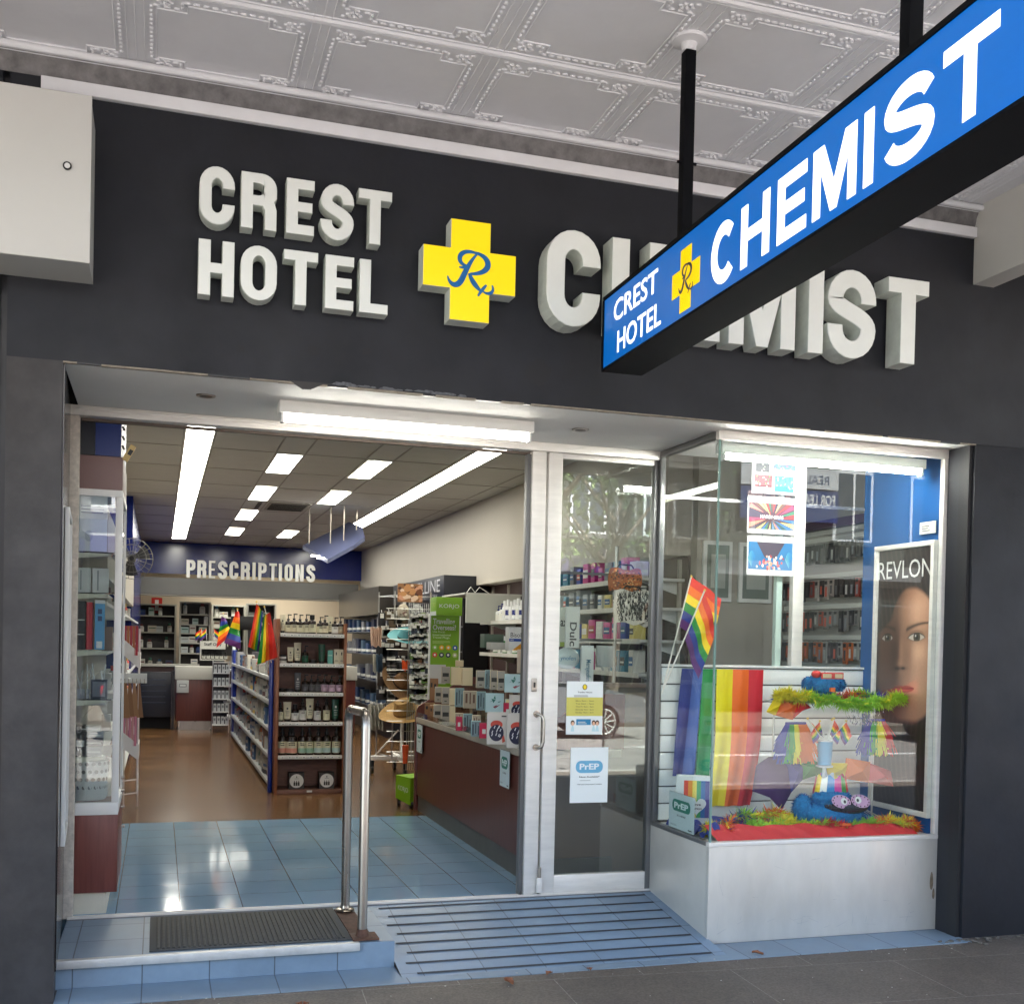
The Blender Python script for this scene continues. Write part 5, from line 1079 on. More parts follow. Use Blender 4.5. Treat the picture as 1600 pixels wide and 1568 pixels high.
for i in range(4):
    q = MB(); x0_ = -.265 + i * .034
    q.prism([(x0_, 1.215), (x0_ + .02, 1.215), (x0_ + .05, .93), (x0_ - .012, .93)], 4.385 + i * .02, 4.395 + i * .02, col(*[(160, 116, 78), (150, 106, 70), (170, 126, 88), (144, 104, 70)][i], .6)); tag(q.build('stocking'), '%s tan stocking hanging from the white hook strip on the left' % ORD[i], 'stocking', 'tan stockings')
for j, zb_ in enumerate((.70, 1.44)):
    for i in range(5): q = MB(); q.box(-.27 + i * .022, -.252 + i * .022, 4.40, 4.5, zb_, zb_ + .24, col(214, 130 + 20 * (i % 2), 150) if j == 0 else col(190, 60 + 50 * (i % 2), 70)); tag(q.build('slim_packet'), '%s slim %s packet in the %s tray of the white stand' % (ORD[i], 'pink' if j == 0 else 'red and white', 'lower' if j == 0 else 'upper'), 'packet', 'packets in the white stand')
# ================================================================== SERVICE COUNTER
SC = thing('service_counter', 'long dark laminate service counter with a pale stone top inside the door', 'counter', (2.45, 2.8, ZF))
q = MB(); q.box(2.165, 2.19, 1.30, 4.32, .27, .898, LAM); q.box(2.19, 2.75, 1.5, 4.3, .27, .898, LAM); L(q, 'front_panel', SC)
q = MB(); q.box(2.150, 2.20, 1.255, 1.30, ZF, .955, LAMR, .003); L(q, 'end_post', SC); q = MB(); q.box(2.150, 2.20, 4.32, 4.36, ZF, .955, LAMR, .003); L(q, 'end_post', SC)
q = MB(); q.box(2.180, 2.75, 1.301, 4.319, ZF, .269, mat("kick_grey", (104, 102, 98), .5, .3, noise=.1)); L(q, 'kick_board', SC)
q = MB(); q.box(2.150, 2.80, 1.301, 4.319, .90, .945, mat("counter_stone", (182, 172, 156), .3, noise=.14, nscale=8), .004); L(q, 'counter_top', SC)
q = MB()
for y in (4.32, 1.27): q.prism([(2.155, .956), (2.80, .956), (2.80, 1.30), (2.60, 1.30), (2.17, 1.04), (2.155, 1.0)], y, y + .018, LAMR)
q.box(2.36, 2.80, 1.30, 4.315, .946, 1.10, CLEAR); q.box(2.56, 2.80, 1.30, 4.315, 1.101, 1.255, CLEAR); L(q, 'display_tier', SC)
q = MB(); q.box(2.158, 2.163, 1.30, 4.3, .947, .99, CLEAR); L(q, 'lip_guard', SC)
def prep_card(loc, w, h, label, tilt=0, rz=-pi / 2, small='IS HERE'):
    t = thing('notice_card', label, 'notice', loc, rz)
    q = MB(); q.box(-w / 2 - .004, w / 2 + .004, -.004, 0, -.004, h + .004, CLEAR); q.box(-w / 2, w / 2, -.0062, -.0042, 0, h, col(204, 216, 216)); q.build('card', t)
    A = Art((-w / 2, -.0064, 0), (1, 0, 0), (0, 0, 1)); A.pill(w * .14, h * .5, w * .86, h * .83, col(40, 124, 104), 1); A.text("PrEP", w * .22, h * .58, w * .78, h * .75, col(225, 235, 232), 2, .04); A.text(small, w * .34, h * .36, w * .68, h * .41, TXT, 1); A.lines(w * .08, h * .08, w * .4, h * .13, 2, col(130, 140, 140), 1); A.rect(w * .78, h * .05, w * .93, h * .08, TXT, 1); A.mb.build('printed_lettering', t)
    if tilt: t.rotation_euler = (tilt, 0, rz)
    return t
y0_, z0_ = 1.675, .66
prep_card((2.150, 1.68, .675), .20, .235, 'teal pill notice in a clear sleeve at the near end of the dark service counter')
prep_card((2.150, 4.15, .655), .20, .235, 'teal pill notice in a clear sleeve at the far end of the dark service counter')
# goods on the counter: (pixel box, depth y, tier, kind)
BIRD = [col(60, 130, 120), col(150, 60, 76)]
def kit(u0, v0, u1, v1, y, base, kind, label, cat, rz=-.22):
    xa, za = px(u0, v0, y); xb, zb = px(u1, v1, y); w = (xb - xa) * .98; h = za - zb; cx_ = (xa + xb) / 2; z = base
    AQ = col(166, 212, 216); TN = col(176, 160, 138); CRM = col(232, 214, 176); YB = col(226, 208, 150)
    if kind == 'bird': q = m_box(w, .05, h, col(196, 222, 226), AQ)
    elif kind == 'grey': q = m_box(w, .05, h, col(168, 162, 152), CRM, ((.15, .4, .85, .62, TXT), (.35, .15, .65, .2, TXT)))
    elif kind == 'cream': q = m_box(w, .06, h, CRM, CRM, ((.04, .04, .06, .96, col(190, 150, 90)),))
    elif kind == 'aqua': q = m_box(w, .05, h, col(122, 146, 152), AQ, ((.1, .1, .25, .8, col(60, 74, 84)), (.4, .2, .5, .9, col(60, 74, 84)), (.7, .1, .8, .7, col(74, 90, 100))))
    elif kind == 'tan': q = m_box(w, .05, h, TN, CRM, ((.15, .3, .3, .85, col(110, 80, 64)), (.45, .25, .55, .9, col(110, 80, 64)), (.7, .3, .85, .8, col(110, 80, 64))))
    elif kind == 'bee': q = m_box(w, .05, h, YB, AQ, ((.4, .5, .6, .65, col(140, 90, 40)), (0, 0, 1, .12, AQ)))
    elif kind == 'heart': q = m_box(w, .05, h, col(196, 30, 72), col(150, 30, 60), ((.3, .3, .7, .6, LBW),))
    elif kind == 'craft': q = m_box(w, .06, h, col(156, 112, 72), col(140, 100, 64), ((.1, .6, .3, .8, TXT), (.5, .55, .75, .75, TXT)))
    else: q = m_box(w, .04, h, col(214, 208, 200), col(200, 196, 190))
    o = place(q, cat.replace(' ', '_'), (cx_, y, z), label, cat, 'boxed gifts on the service counter', rz)
    if kind == 'bird':
        A = Art((-w / 2, -.0262, 0), (1, 0, 0), (0, 0, 1)); 
        for (a, b, c, d, e, f, m_) in ((.3, .72, .55, .68, .42, .5, 0), (.42, .74, .5, .9, .55, .7, 0), (.2, .55, .45, .62, .3, .6, 0), (.5, .2, .8, .42, .58, .34, 1), (.4, .3, .62, .4, .5, .22, 1), (.65, .55, .85, .62, .72, .52, 0)): A.poly([(a * w, b * h), (c * w, d * h), (e * w, f * h)], BIRD[m_], 1)
        p = A.mb.build('printed_bird'); p.parent = o
    if kind == 'thong':
        A = Art((-w / 2, -.0222, 0), (1, 0, 0), (0, 0, 1)); NV = col(26, 30, 62, .4); wh = col(225, 226, 230); A.ell(w * .46, h * .62, w * .30, h * .13, col(206, 78, 62), 1); A.ell(w * .46, h * .36, w * .36, h * .26, NV, 2, 22)
        rr = random.Random(5)
        for i in range(11): a = rr.uniform(.24, .68); b = rr.uniform(.18, .52); A.poly([(a * w, b * h), ((a + .05) * w, (b + .09) * h), ((a + .02) * w, (b + .1) * h), ((a - .04) * w, (b + .02) * h)], wh, 3)
        A.rect(w * .70, h * .86, w * .94, h * .9, TXT, 1); A.poly([(w * .76, h * .05), (w * .9, h * .1), (w * .82, h * .3), (w * .74, h * .22)], col(206, 90, 70), 2)
        p = A.mb.build('printed_card'); p.parent = o
    return o
T0, T1, T2, T3 = .946, 1.102, 1.257, 1.40
kit(664, 1095, 679, 1120, 4.1, T0, 'craft', 'small kraft box at the far left of the counter display', 'box')
kit(672, 1096, 681, 1120, 3.9, T0, 'craft', 'narrow kraft box second from the far end of the counter display', 'box')
kit(672, 1062, 684, 1096, 4.15, T1, 'craft', 'narrow kraft box on the second tier at the far end', 'box')
kit(678, 1084, 690, 1111, 3.75, T0, 'grey', 'grey lettered carton low at the far end of the counter display', 'carton')
kit(690, 1084, 703, 1114, 3.5, T0, 'grey', 'grey lettered carton low beside the cream cartons', 'carton')
kit(680, 1060, 690, 1084, 3.85, T1, 'grey', 'grey lettered carton of the middle row, farthest one', 'carton')
kit(691, 1060, 702, 1086, 3.6, T1, 'grey', 'grey lettered carton of the middle row beside the tall cream stack', 'carton')
kit(690, 1034, 703, 1060, 3.95, T2, 'grey', 'rounded grey lettered carton on top at the far end', 'carton')
kit(703, 1086, 711, 1116, 3.35, T0, 'cream', 'cream carton lowest in the tall cream stack', 'carton')
kit(703, 1060, 711, 1086, 3.45, T1, 'cream', 'cream carton in the middle of the tall cream stack', 'carton')
kit(705, 1034, 721, 1062, 3.6, T2, 'cream', 'wide cream carton at the top left of the tall cream stack', 'carton')
kit(722, 1034, 738, 1062, 3.5, T2, 'cream', 'wide cream carton at the top right of the tall cream stack', 'carton')
kit(712, 1078, 724, 1102, 3.05, T0, 'tan', 'tan footprint carton low in front of the cream stack', 'carton')
kit(713, 1100, 722, 1122, 2.85, T0, 'heart', 'pink carton low before the tan cartons', 'carton')
kit(712, 1047, 725, 1076, 3.2, T1, 'aqua', 'aqua carton with feather print in the middle row, left one', 'carton')
kit(725, 1049, 745, 1076, 3.05, T1, 'tan', 'tan carton printed with brown feathers in the middle row', 'carton')
kit(746, 1049, 759, 1078, 2.8, T1, 'aqua', 'aqua carton with feather print left of the big bird box', 'carton')
kit(760, 1049, 787, 1079, 2.55, T1 , 'bird', 'pale blue box with bird print in the middle of the counter display', 'gift box')
kit(725, 1079, 738, 1106, 2.8, T0, 'aqua', 'aqua feather carton in the lowest row', 'carton')
kit(739, 1082, 751, 1110, 2.62, T0, 'tan', 'tan and pink carton in the lowest row', 'carton')
kit(752, 1080, 779, 1100, 2.4, T0, 'bee', 'yellow bee print box on the lowest row', 'gift box')
kit(750, 1096, 763, 1120, 2.2, T0, 'heart', 'magenta carton with a white motif in the lowest row', 'carton')
kit(737, 1108, 751, 1132, 2.35, T0, 'aqua', 'low aqua feather carton at the counter edge', 'carton')
kit(745, 1015, 758, 1042, 3.1, T2, 'grey', 'grey lettered carton top row beside the aqua sleeve', 'carton')
kit(759, 1013, 767, 1042, 2.95, T2, 'aqua', 'narrow aqua sleeve in the top row', 'carton')
kit(767, 1014, 778, 1044, 2.8, T2, 'grey', 'grey lettered carton top row, left of a pair', 'carton')
kit(778, 1014, 789, 1044, 2.7, T2, 'grey', 'grey lettered carton top row, right of a pair', 'carton')
kit(790, 1015, 819, 1044, 2.35, T2, 'bird', 'pale blue bird print box at the top right of the counter display', 'gift box')
kit(791, 1044, 817, 1060, 2.1, T1 + .05, 'bee', 'yellow bee print box under the top right bird box', 'gift box')
kit(788, 1056, 799, 1080, 1.95, T1, 'heart', 'magenta carton behind the blister cards', 'carton')
kit(797, 1054, 824, 1092, 1.85, T1, 'thong', 'blister card with navy patterned thongs, upper one at the door end', 'blister card')
kit(762, 1090, 792, 1140, 1.75, T0, 'thong', 'blister card with navy patterned thongs, lower left one', 'blister card')
kit(793, 1096, 826, 1150, 1.5, T0, 'thong', 'blister card with navy patterned thongs, lower right one nearest the door', 'blister card')
kit(712, 1026, 724, 1036, 3.9, 1.40, 'cream', 'small cream lid box topmost of the counter stack', 'box')
# medicine boxes high behind the counter display
def slab(u0, v0, u1, v1, y, c, label, cat, name, d=.06, rz=0, yd=None):
    xa, za = px(u0, v0, y); xb, zb = px(u1, v1, y); t = thing(name, label, cat, ((xa + xb) / 2, y, zb), rz); w, h = xb - xa, za - zb
    q = MB(); q.box(-w / 2, w / 2, 0, d, 0, h, c, .002); q.build('board' if d < .03 else 'case', t); return t, w, h
t, w, h = slab(796, 979, 829, 1016, 2.9, col(226, 226, 222), 'white, blue and orange cough medicine display box behind the counter goods', 'display box', 'medicine_box', .1)
A = Art((-w / 2, 0, 0), (1, 0, 0), (0, 0, 1)); A.text("Bisolvon", w * .06, h * .56, w * .95, h * .76, TXT, 1, .0); A.rect(0, h * .38, w, h * .5, col(30, 70, 160), 1); A.poly([(w * .15, 0), (w, 0), (w, h * .42), (w * .6, h * .34)], col(226, 150, 20), 2); A.text("DRY", w * .06, h * .41, w * .22, h * .47, LBW, 2); A.mb.build('print', t)
t, w, h = slab(815, 1014, 832, 1052, 2.2, col(210, 190, 170), 'second cough medicine display box cut off by the door post', 'display box', 'medicine_box', .1)
A = Art((-w / 2, 0, 0), (1, 0, 0), (0, 0, 1)); A.rect(0, 0, w, h * .35, col(170, 90, 30), 1); A.text("Bis", w * .05, h * .74, w * .8, h * .9, TXT, 1); A.mb.build('print', t)
t, w, h = slab(757, 990, 787, 1012, 3.3, col(84, 104, 88), 'dark green and olive carton behind the counter goods', 'carton', 'carton', .12)
t, w, h = slab(767, 1003, 797, 1015, 3.0, col(186, 184, 176), 'plain grey lid box behind the counter goods', 'box', 'lid_box', .12)
# green travel stand
KG = col(126, 176, 26, .45)
x0, z1 = px(682, 932, 4.7); x1, z0 = px(722, 962, 4.7)
t = thing('travel_stand', 'lime green travel plug stand behind the counter goods', 'display stand', (2.5, 4.7, ZF))
q = MB(); q.box(x0, x1, 4.70, 4.93, z0, z1, KG, .002); L(q, 'header_box', t)
A = Art((x0, 4.699, z0), (1, 0, 0), (0, 0, 1)); w, h = x1 - x0, z1 - z0; A.text("KORJO", w * .12, h * .36, w * .88, h * .62, LBW, 1, .0); L(A.mb, 'lettering', t)
A = Art((x0 - .0006, 4.93, z0), (0, -1, 0), (0, 0, 1)); A.text("KORJO", .03, h * .38, .20, h * .70, col(170, 200, 90), 1, .0); A.rect(0, 0, .23, h * .22, col(190, 200, 200), 1); L(A.mb, 'side_lettering', t)
xa, zb = px(671, 1085, 4.78); xb, za = px(718, 965, 4.78)
q = MB(); q.box(xa, xb, 4.78, 4.80, ZF + .05, z0 - .002, KG); q.box(xa - .014, xa, 4.775, 4.805, ZF, z0, WHITE, .002); q.box(xb, xb + .012, 4.775, 4.805, ZF, z0, WHITE, .002); L(q, 'banner_panel', t)
A = Art((xa, 4.779, 0), (1, 0, 0), (0, 0, 1)); w = xb - xa; Z = lambda v: px(690, v, 4.78)[1]
A.text("Travelling", w * .07, Z(977), w * .84, Z(966), LBW, 1, .02); A.text("Overseas?", w * .07, Z(984), w * .88, Z(975.5), LBW, 1, .02); A.text("Use Korjo", w * .07, Z(989), w * .5, Z(985), col(222, 236, 190), 1, .01); A.text("International", w * .07, Z(993), w * .7, Z(990), col(222, 236, 190), 1, .01); A.text("Travel Plugs.", w * .07, Z(998), w * .68, Z(994), col(222, 236, 190), 1, .01); A.lines(w * .07, Z(1005), w * .7, Z(1000), 3, col(190, 216, 130), 1)
for i, c in enumerate(((150, 200, 90), (240, 180, 20), (240, 180, 20), (30, 80, 160), (226, 70, 50), (50, 56, 74), (50, 56, 74), (190, 200, 130))):
    r_, c_ = divmod(i, 4); zz = Z(1007.5 + r_ * 11.5); A.pill(w * (.07 + c_ * .235), zz - .045, w * (.07 + c_ * .235) + w * .17, zz, col(*c), 1); A.ell(w * (.155 + c_ * .235), zz - .022, .011, .011, col(240, 240, 230), 2, 8)
A.rect(0, Z(1068), w * .55, Z(1038), col(206, 206, 200), 1); L(A.mb, 'print', t)
t = thing('travel_box', 'lime green box on black castors beside the counter end', 'display box', (2.12, 4.5, ZF)); 
q = MB(); q.add([(2.045, 4.62, .20), (2.13, 4.40, .16), (2.30, 4.50, .16), (2.30, 4.75, .2), (2.045, 4.62, .405), (2.13, 4.40, .40), (2.30, 4.50, .40), (2.30, 4.75, .405)], [(0, 1, 5, 4), (1, 2, 6, 5), (2, 3, 7, 6), (3, 0, 4, 7), (4, 5, 6, 7), (0, 3, 2, 1)], KG); L(q, 'case', t)
d = Vector((.085, -.22, -.02)); A = Art((2.0445, 4.6195, .20), d, (0, 0, 1)); A.text("KORJO", .04, .07, .20, .125, LBW, 1, -.0); L(A.mb, 'lettering', t)
for x, y in ((2.07, 4.60), (2.15, 4.43), (2.28, 4.6)): q = MB(); q.tube([(x - .012, y, ZF + .033), (x + .012, y, ZF + .033)], .033, BLACK, 14); L(q, 'castor', t)

# ================================================================== HAT RACK and travel goods
hk = thing('hat_rack', 'chrome wheeled spinner rack hung with hats and bags', 'display rack', (2.55, 7.0, ZF))
q = MB(); 
for x, y in ((2.35, 7.2), (2.75, 7.2), (2.45, 6.8), (2.85, 6.8)): q.tube([(x, y, .32), (x, y, 2.15)], .009, WIRE, 6)
for z in (.34, .9, 1.3, 1.7, 2.1): q.tube([(2.35, 7.2, z), (2.75, 7.2, z), (2.85, 6.8, z), (2.45, 6.8, z)], .006, WIRE, 6, closed=True)
q.tube([(2.6, 7.0, .3), (2.6, 7.0, 2.2)], .02, ALU, 10); L(q, 'wire_frame', hk)
q = MB(); q.box(2.25, 2.9, 6.98, 7.04, .28, .33, ALU, .005); q.box(2.55, 2.61, 6.7, 7.3, .28, .33, ALU, .005); q.tube([(2.3, 7, .33), (2.55, 6.95, .62)], .01, ALU, 6); q.tube([(2.55, 6.75, .33), (2.58, 6.95, .62)], .01, ALU, 6); L(q, 'base', hk)
for x, y in ((2.27, 7.0), (2.58, 6.72), (2.88, 7.0), (2.58, 7.28)): q = MB(); q.tube([(x - .014, y, ZF + .045), (x + .014, y, ZF + .045)], .045, BLACK, 12); q.box(x - .02, x + .02, y - .02, y + .02, ZF + .08, .28, BLACK, .004); L(q, 'castor', hk)
def hat(name, loc, rot, R_, c, band, label, crown=.11, flop=.02, pinch=.75):
    t = thing(name, label, 'hat', loc); t.rotation_euler = rot; q = MB()
    q.sheet(lambda u, v: ((R_ * .42 + R_ * .58 * v) * cos(2 * pi * u), (R_ * .36 + R_ * .56 * v) * sin(2 * pi * u), flop * sin(4 * pi * u) * v + .02 * v * v), 36, 4, c); q.build('brim', t)
    q = MB(); q.sheet(lambda u, v: (R_ * .42 * cos(2 * pi * u) * (1 - .35 * v ** 2 if v < .9 else .15), R_ * .37 * sin(2 * pi * u) * (1 - .5 * v ** 2 if v < .9 else .1), crown * min(1, v * 1.1) - (.02 if v >= .9 else 0)), 30, 8, c); q.build('crown', t)
    q = MB(); q.sheet(lambda u, v: (R_ * .425 * cos(2 * pi * u), R_ * .375 * sin(2 * pi * u), .004 + .02 * v), 30, 1, band); q.build('hat_band', t); return t
STR = mat("straw", (178, 142, 88), .8, noise=.25, nscale=60, bump=.001, bscale=160); STR2 = mat("dark_straw", (136, 104, 70), .8, noise=.25, nscale=60)
hat('felt_hat', (2.47, 6.35, 1.64), (.5, -.12, .3), .19, col(98, 158, 164, .8), BLACK, 'pale teal trilby with a black band high on the hat rack')
hat('felt_hat', (2.64, 6.45, 1.60), (.5, .15, .2), .15, col(118, 168, 172, .8), BLACK, 'second pale teal hat tucked behind the teal trilby')
hat('straw_hat', (2.45, 6.2, .86), (.42, -.30, .1), .27, STR, STR2, 'wide brimmed straw hat low on the hat rack', .15)
hat('straw_hat', (2.47, 6.5, 1.16), (.9, .5, 0), .24, STR2, BLACK, 'brown straw hat hanging tilted in the middle of the hat rack', .13)
hat('black_hat', (2.50, 6.6, 1.30), (.3, -.1, 0), .2, BLACK, GREY, 'floppy black hat in the middle of the hat rack', .1)
def hang(q, name, label, cat, grp=None): return tag(q.build(name), label, cat, grp)
def cloth(u0, v0, u1, v1, y, m_, folds=5, amp=.02, taper=.15):
    xa, za = px(u0, v0, y); xb, zb = px(u1, v1, y); q = MB()
    q.sheet(lambda u, v: (xa + (xb - xa) * ((u - .5) * (1 - taper * (1 - v)) + .5), y + amp * sin(u * folds * 6.28 + v * 2), zb + (za - zb) * v + .01 * sin(u * 11)), 30, 6, m_); return q
hang(cloth(579, 980, 597, 1010, 6.6, col(206, 176, 156, .8)), 'scarf', 'peach and cream striped scarves on the left hooks of the hat rack', 'scarf')
hang(cloth(588, 1022, 598, 1050, 6.5, col(74, 96, 118, .8)), 'scarf', 'slate blue scarf below the teal hat', 'scarf')
hang(cloth(583, 1022, 590, 1050, 6.55, col(190, 186, 170, .8)), 'scarf', 'thin cream scarf beside the slate blue one', 'scarf')
hang(cloth(576, 1100, 600, 1140, 6.5, col(176, 174, 162, .8), 4, .04), 'tote_bag', 'crumpled off-white fabric bag low on the hat rack', 'bag')
hang(cloth(628, 1032, 640, 1047, 6.3, col(232, 84, 24, .5), 1, .008), 'orange_packet', 'bright orange folded packet in the middle of the rack', 'packet')
q = MB(); x, z = px(633, 1192, 5.6); q.lathe([(.022, 0), (.032, .17), (.034, .18)], col(226, 90, 50, .4), 12, (x, 5.6, z)); hang(q, 'orange_bottle', 'tall orange tube hanging low at the counter end', 'tube')
q = cloth(604, 1035, 622, 1062, 6.5, col(52, 52, 54, .8), 2, .01)
for k in range(6): xa, z = px(605, 1040 + k * 4, 6.45); q.box(xa, xa + .1, 6.45, 6.46, z, z + .006, col(170, 170, 166))
hang(q, 'striped_bag', 'black and white striped fabric bag in the rack', 'bag')
def floral(q_, u0, v0, u1, v1, y, pal_, n, seed, r=(.01, .03)):
    rr = random.Random(seed); xa, za = px(u0, v0, y); xb, zb = px(u1, v1, y)
    A_ = Art((xa, y, zb), (1, 0, 0), (0, 0, 1), q_, .0006)
    for i in range(n):
        a, b = rr.uniform(.06, .94) * (xb - xa), rr.uniform(.06, .94) * (za - zb); rad = rr.uniform(*r); rad = min(rad, a, b, xb - xa - a, za - zb - b); A_.ell(a, b, max(rad, .004), max(rad * .8, .003), col(*rr.choice(pal_)), 1 + i * .12, 7, rr.uniform(0, .8))
xa, za = px(622, 911, 6.5); xb, zb = px(660, 941, 6.5); t = thing('photo_sign', 'orange and tan floral picture board on top of the hat rack', 'picture', ((xa + xb) / 2, 6.5, zb)); q = MB(); q.box(xa, xb, 6.5, 6.52, zb, za, col(150, 104, 66)); floral(q, 622, 911, 660, 941, 6.4985, [(196, 140, 90), (120, 70, 44), (224, 196, 170), (206, 150, 120), (80, 50, 40)], 34, 3, (.015, .045)); L(q, 'panel', t)
def oval(u, v, ru, y, pal_, seed, label, name, cat):
    x, z = px(u, v, y); r_ = ru / FPX * (y + 5.2); q = MB(); q.ball((x, y, z), (r_, .03, r_ * 1.35), col(*pal_[0]), 16, 8); floral(q, u - ru * .6, v - ru * .8, u + ru * .6, v + ru * .8, y - .034, pal_, 18, seed, (.008, .02)); return hang(q, name, label, cat)
oval(630, 956, 10, 6.4, [(176, 166, 148), (90, 74, 62), (206, 196, 180), (130, 100, 90)], 1, 'floral patterned neck pillow hanging on the rack', 'neck_pillow', 'pillow')
oval(652, 957, 10, 6.2, [(150, 150, 146), (70, 70, 70), (196, 196, 190)], 2, 'clear pouch with a black travel motif hanging on the rack', 'travel_pouch', 'pouch')
# small hanging packs, shades and belts on the racks between hat rack and counter
GR = thing('grid_rack', 'chrome grid stand crowded with small hanging travel goods', 'display rack', (2.75, 6.0, ZF))
q = MB()
for k in range(12): x, z = px(640 + k * 3, 1000, 6.0); q.tube([(x, 6.05, ZF + .15), (x, 6.05, 2.0)], .004, WIRE, 5)
for v in range(950, 1200, 16): x0_, z = px(604, v, 6.05); x1_, z2 = px(672, v + 2, 6.05); q.tube([(x0_, 6.05, z), (x1_, 6.05, z)], .004, WIRE, 5)
q.box(2.45, 2.9, 6.0, 6.1, ZF + .02, ZF + .06, BLACK); L(q, 'wire_grid', GR)
rr = random.Random(77)
hp_ = [(60, 58, 56), (200, 200, 196), (90, 120, 60), (140, 140, 138), (96, 64, 44), (220, 220, 216), (50, 56, 70), (120, 150, 60)]
for r_ in range(9):
    for c_ in range(8):
        u = 643 + c_ * 3.7 + rr.uniform(-1, 1); v = 958 + r_ * 16 + rr.uniform(-2, 2)
        if u < 652 and v > 1100: continue
        x, z = px(u, v, 5.95); c = hp_[rr.randrange(8)]; q = MB(); w_ = rr.uniform(.02, .034); h_ = rr.uniform(.05, .1)
        q.box(-w_, w_, -.008, .006, -h_, 0, col(*c)); q.box(-w_ * .7, w_ * .7, -.010, -.008, -h_ * .4, -h_ * .1, col(220, 220, 214)); q.box(-.004, .004, -.006, .05, 0, .015, WIRE)
        o = q.build('hanging_pack', loc=(x, 5.95, z)); tag(o, "small hanging travel pack, %s from the left in row %s of the grid stand" % (ORD[c_], ORD[r_]), 'packet', 'travel packs on the grid stand')
for r_ in range(7):
    for c_ in range(5):
        u = 598 + c_ * 8 + rr.uniform(-2, 2); v = 955 + r_ * 24 + rr.uniform(-3, 3)
        x, z = px(u, v, 6.75); c = [(24, 24, 28), (40, 40, 44), (150, 148, 140), (60, 50, 44), (90, 76, 56)][rr.randrange(5)]; w_ = rr.uniform(.035, .065); h_ = rr.uniform(.09, .17); q = MB(); q.box(-w_, w_, -.01, .01, -h_, 0, col(*c), .003); q.box(-w_ * .5, w_ * .5, -.012, -.010, -h_ * .35, -h_ * .05, col(214, 214, 208)); q.tube([(0, 0, 0), (0, .04, .03)], .003, WIRE, 5)
        tag(q.build('hanging_accessory', loc=(x, 6.75, z)), "dark travel accessory on the hat rack, %s from the left, %s row" % (ORD[c_], ORD[r_]), 'accessory', 'accessories on the hat rack')

# ================================================================== RIGHT WALL
cz = thing('cosmetics_unit', 'black cosmetics wall unit with a grey lettered black header', 'display unit', (3.4, 9.5, ZF))
q = MB(); q.box(3.2, 3.76, 7.62, 10.6, 2.12, 2.40, col(30, 32, 40, .35), .003); L(q, 'header_box', cz)
A = Art((3.1985, 10.6, 2.12), (0, -1, 0), (0, 0, 1)); A.text("MAYBELLINE", .5, .09, 2.8, .24, col(186, 188, 192), 1, 0.0); A.text("NEW YORK", 1.9, .015, 2.7, .065, col(150, 152, 156), 1, .0); L(A.mb, 'lettering', cz)
q = MB(); q.box(3.45, 3.76, 7.62, 10.6, ZF, 2.119, col(24, 24, 28, .4)); L(q, 'case', cz)
for z in (.6, .9, 1.2, 1.5, 1.8): q = MB(); q.box(3.24, 3.45, 7.65, 10.58, z - .015, z, col(170, 170, 172)); L(q, 'shelf', cz)
rr = random.Random(8)
for k, z in enumerate((.6, .9, 1.2, 1.5, 1.8)):
    for i in range(9):
        q = MB(); c = rr.choice([(190, 190, 190), (150, 60, 70), (60, 90, 140), (30, 30, 34), (206, 180, 160)]); w_ = rr.uniform(.03, .06); q.box(-w_, w_, -.08, .08, 0, rr.uniform(.1, .2), col(*c), .004); q.box(-w_ * 1.02, w_ * .5, -.082, .05, .02, .05, LBW)
        tag(q.build('cosmetics_pack', loc=(3.33, 7.8 + i * .32, z)), "cosmetics pack, %s along on the %s shelf of the black wall unit" % (ORD[i], ORD[k]), 'cosmetics', 'cosmetics on the wall unit')
t = thing('cosmetics_unit', 'far grey-headed cosmetics unit beside the blue wall', 'display unit', (3.3, 12.5, ZF)); q = MB(); q.box(3.1, 3.76, 11.2, 15.0, 2.0, 2.42, mat("smoky_header", (58, 54, 50), .3)); L(q, 'header_box', t); q = MB(); q.box(3.35, 3.76, 11.2, 15, ZF, 1.999, col(34, 36, 44, .4)); L(q, 'case', t)
for z in (.6, 1.0, 1.4, 1.75): q = MB(); q.box(3.12, 3.35, 11.2, 15, z - .02, z, col(80, 84, 92)); L(q, 'shelf', t)
rr = random.Random(81)
for k, z in enumerate((.6, 1.0, 1.4, 1.75)):
    for i in range(8): q = MB(); c = rr.choice([(30, 56, 96), (120, 122, 128), (24, 34, 64), (60, 84, 110)]); q.box(-.06, .06, -.1, .1, 0, rr.uniform(.15, .24), col(*c)); q.box(-.062, .03, -.102, .06, .03, .07, LBW); tag(q.build('cosmetics_pack', loc=(3.2, 11.4 + i * .45, z)), "blue or white pack, %s along on the %s shelf of the far unit" % (ORD[i], ORD[k]), 'cosmetics', 'packs on the far unit')
xa, za = px(729, 928, 6.3); xb, zb = px(785, 974, 6.3)
t = thing('white_cabinet', 'plain white cabinet end panel with glasses wire on top, above the travel goods', 'cabinet', ((xa + xb) / 2, 6.3, zb)); q = MB(); q.box(xa, xb + .2, 6.3, 6.33, zb, za, col(182, 184, 176, .5)); q.box(xa - .02, xb + .22, 6.3, 7.3, za, za + .018, col(190, 190, 184)); q.box(xb + .18, xb + .2, 6.33, 7.3, zb, za, WHITE); L(q, 'panel', t)
q = MB(); q.tube([(xa + .05, 6.5, za + .02), (xa + .1, 6.5, za + .09), (xa + .15, 6.5, za + .03), (xa + .2, 6.5, za + .09), (xa + .32, 6.5, za + .02)], .004, WIRE, 6); L(q, 'wire_loop', t)
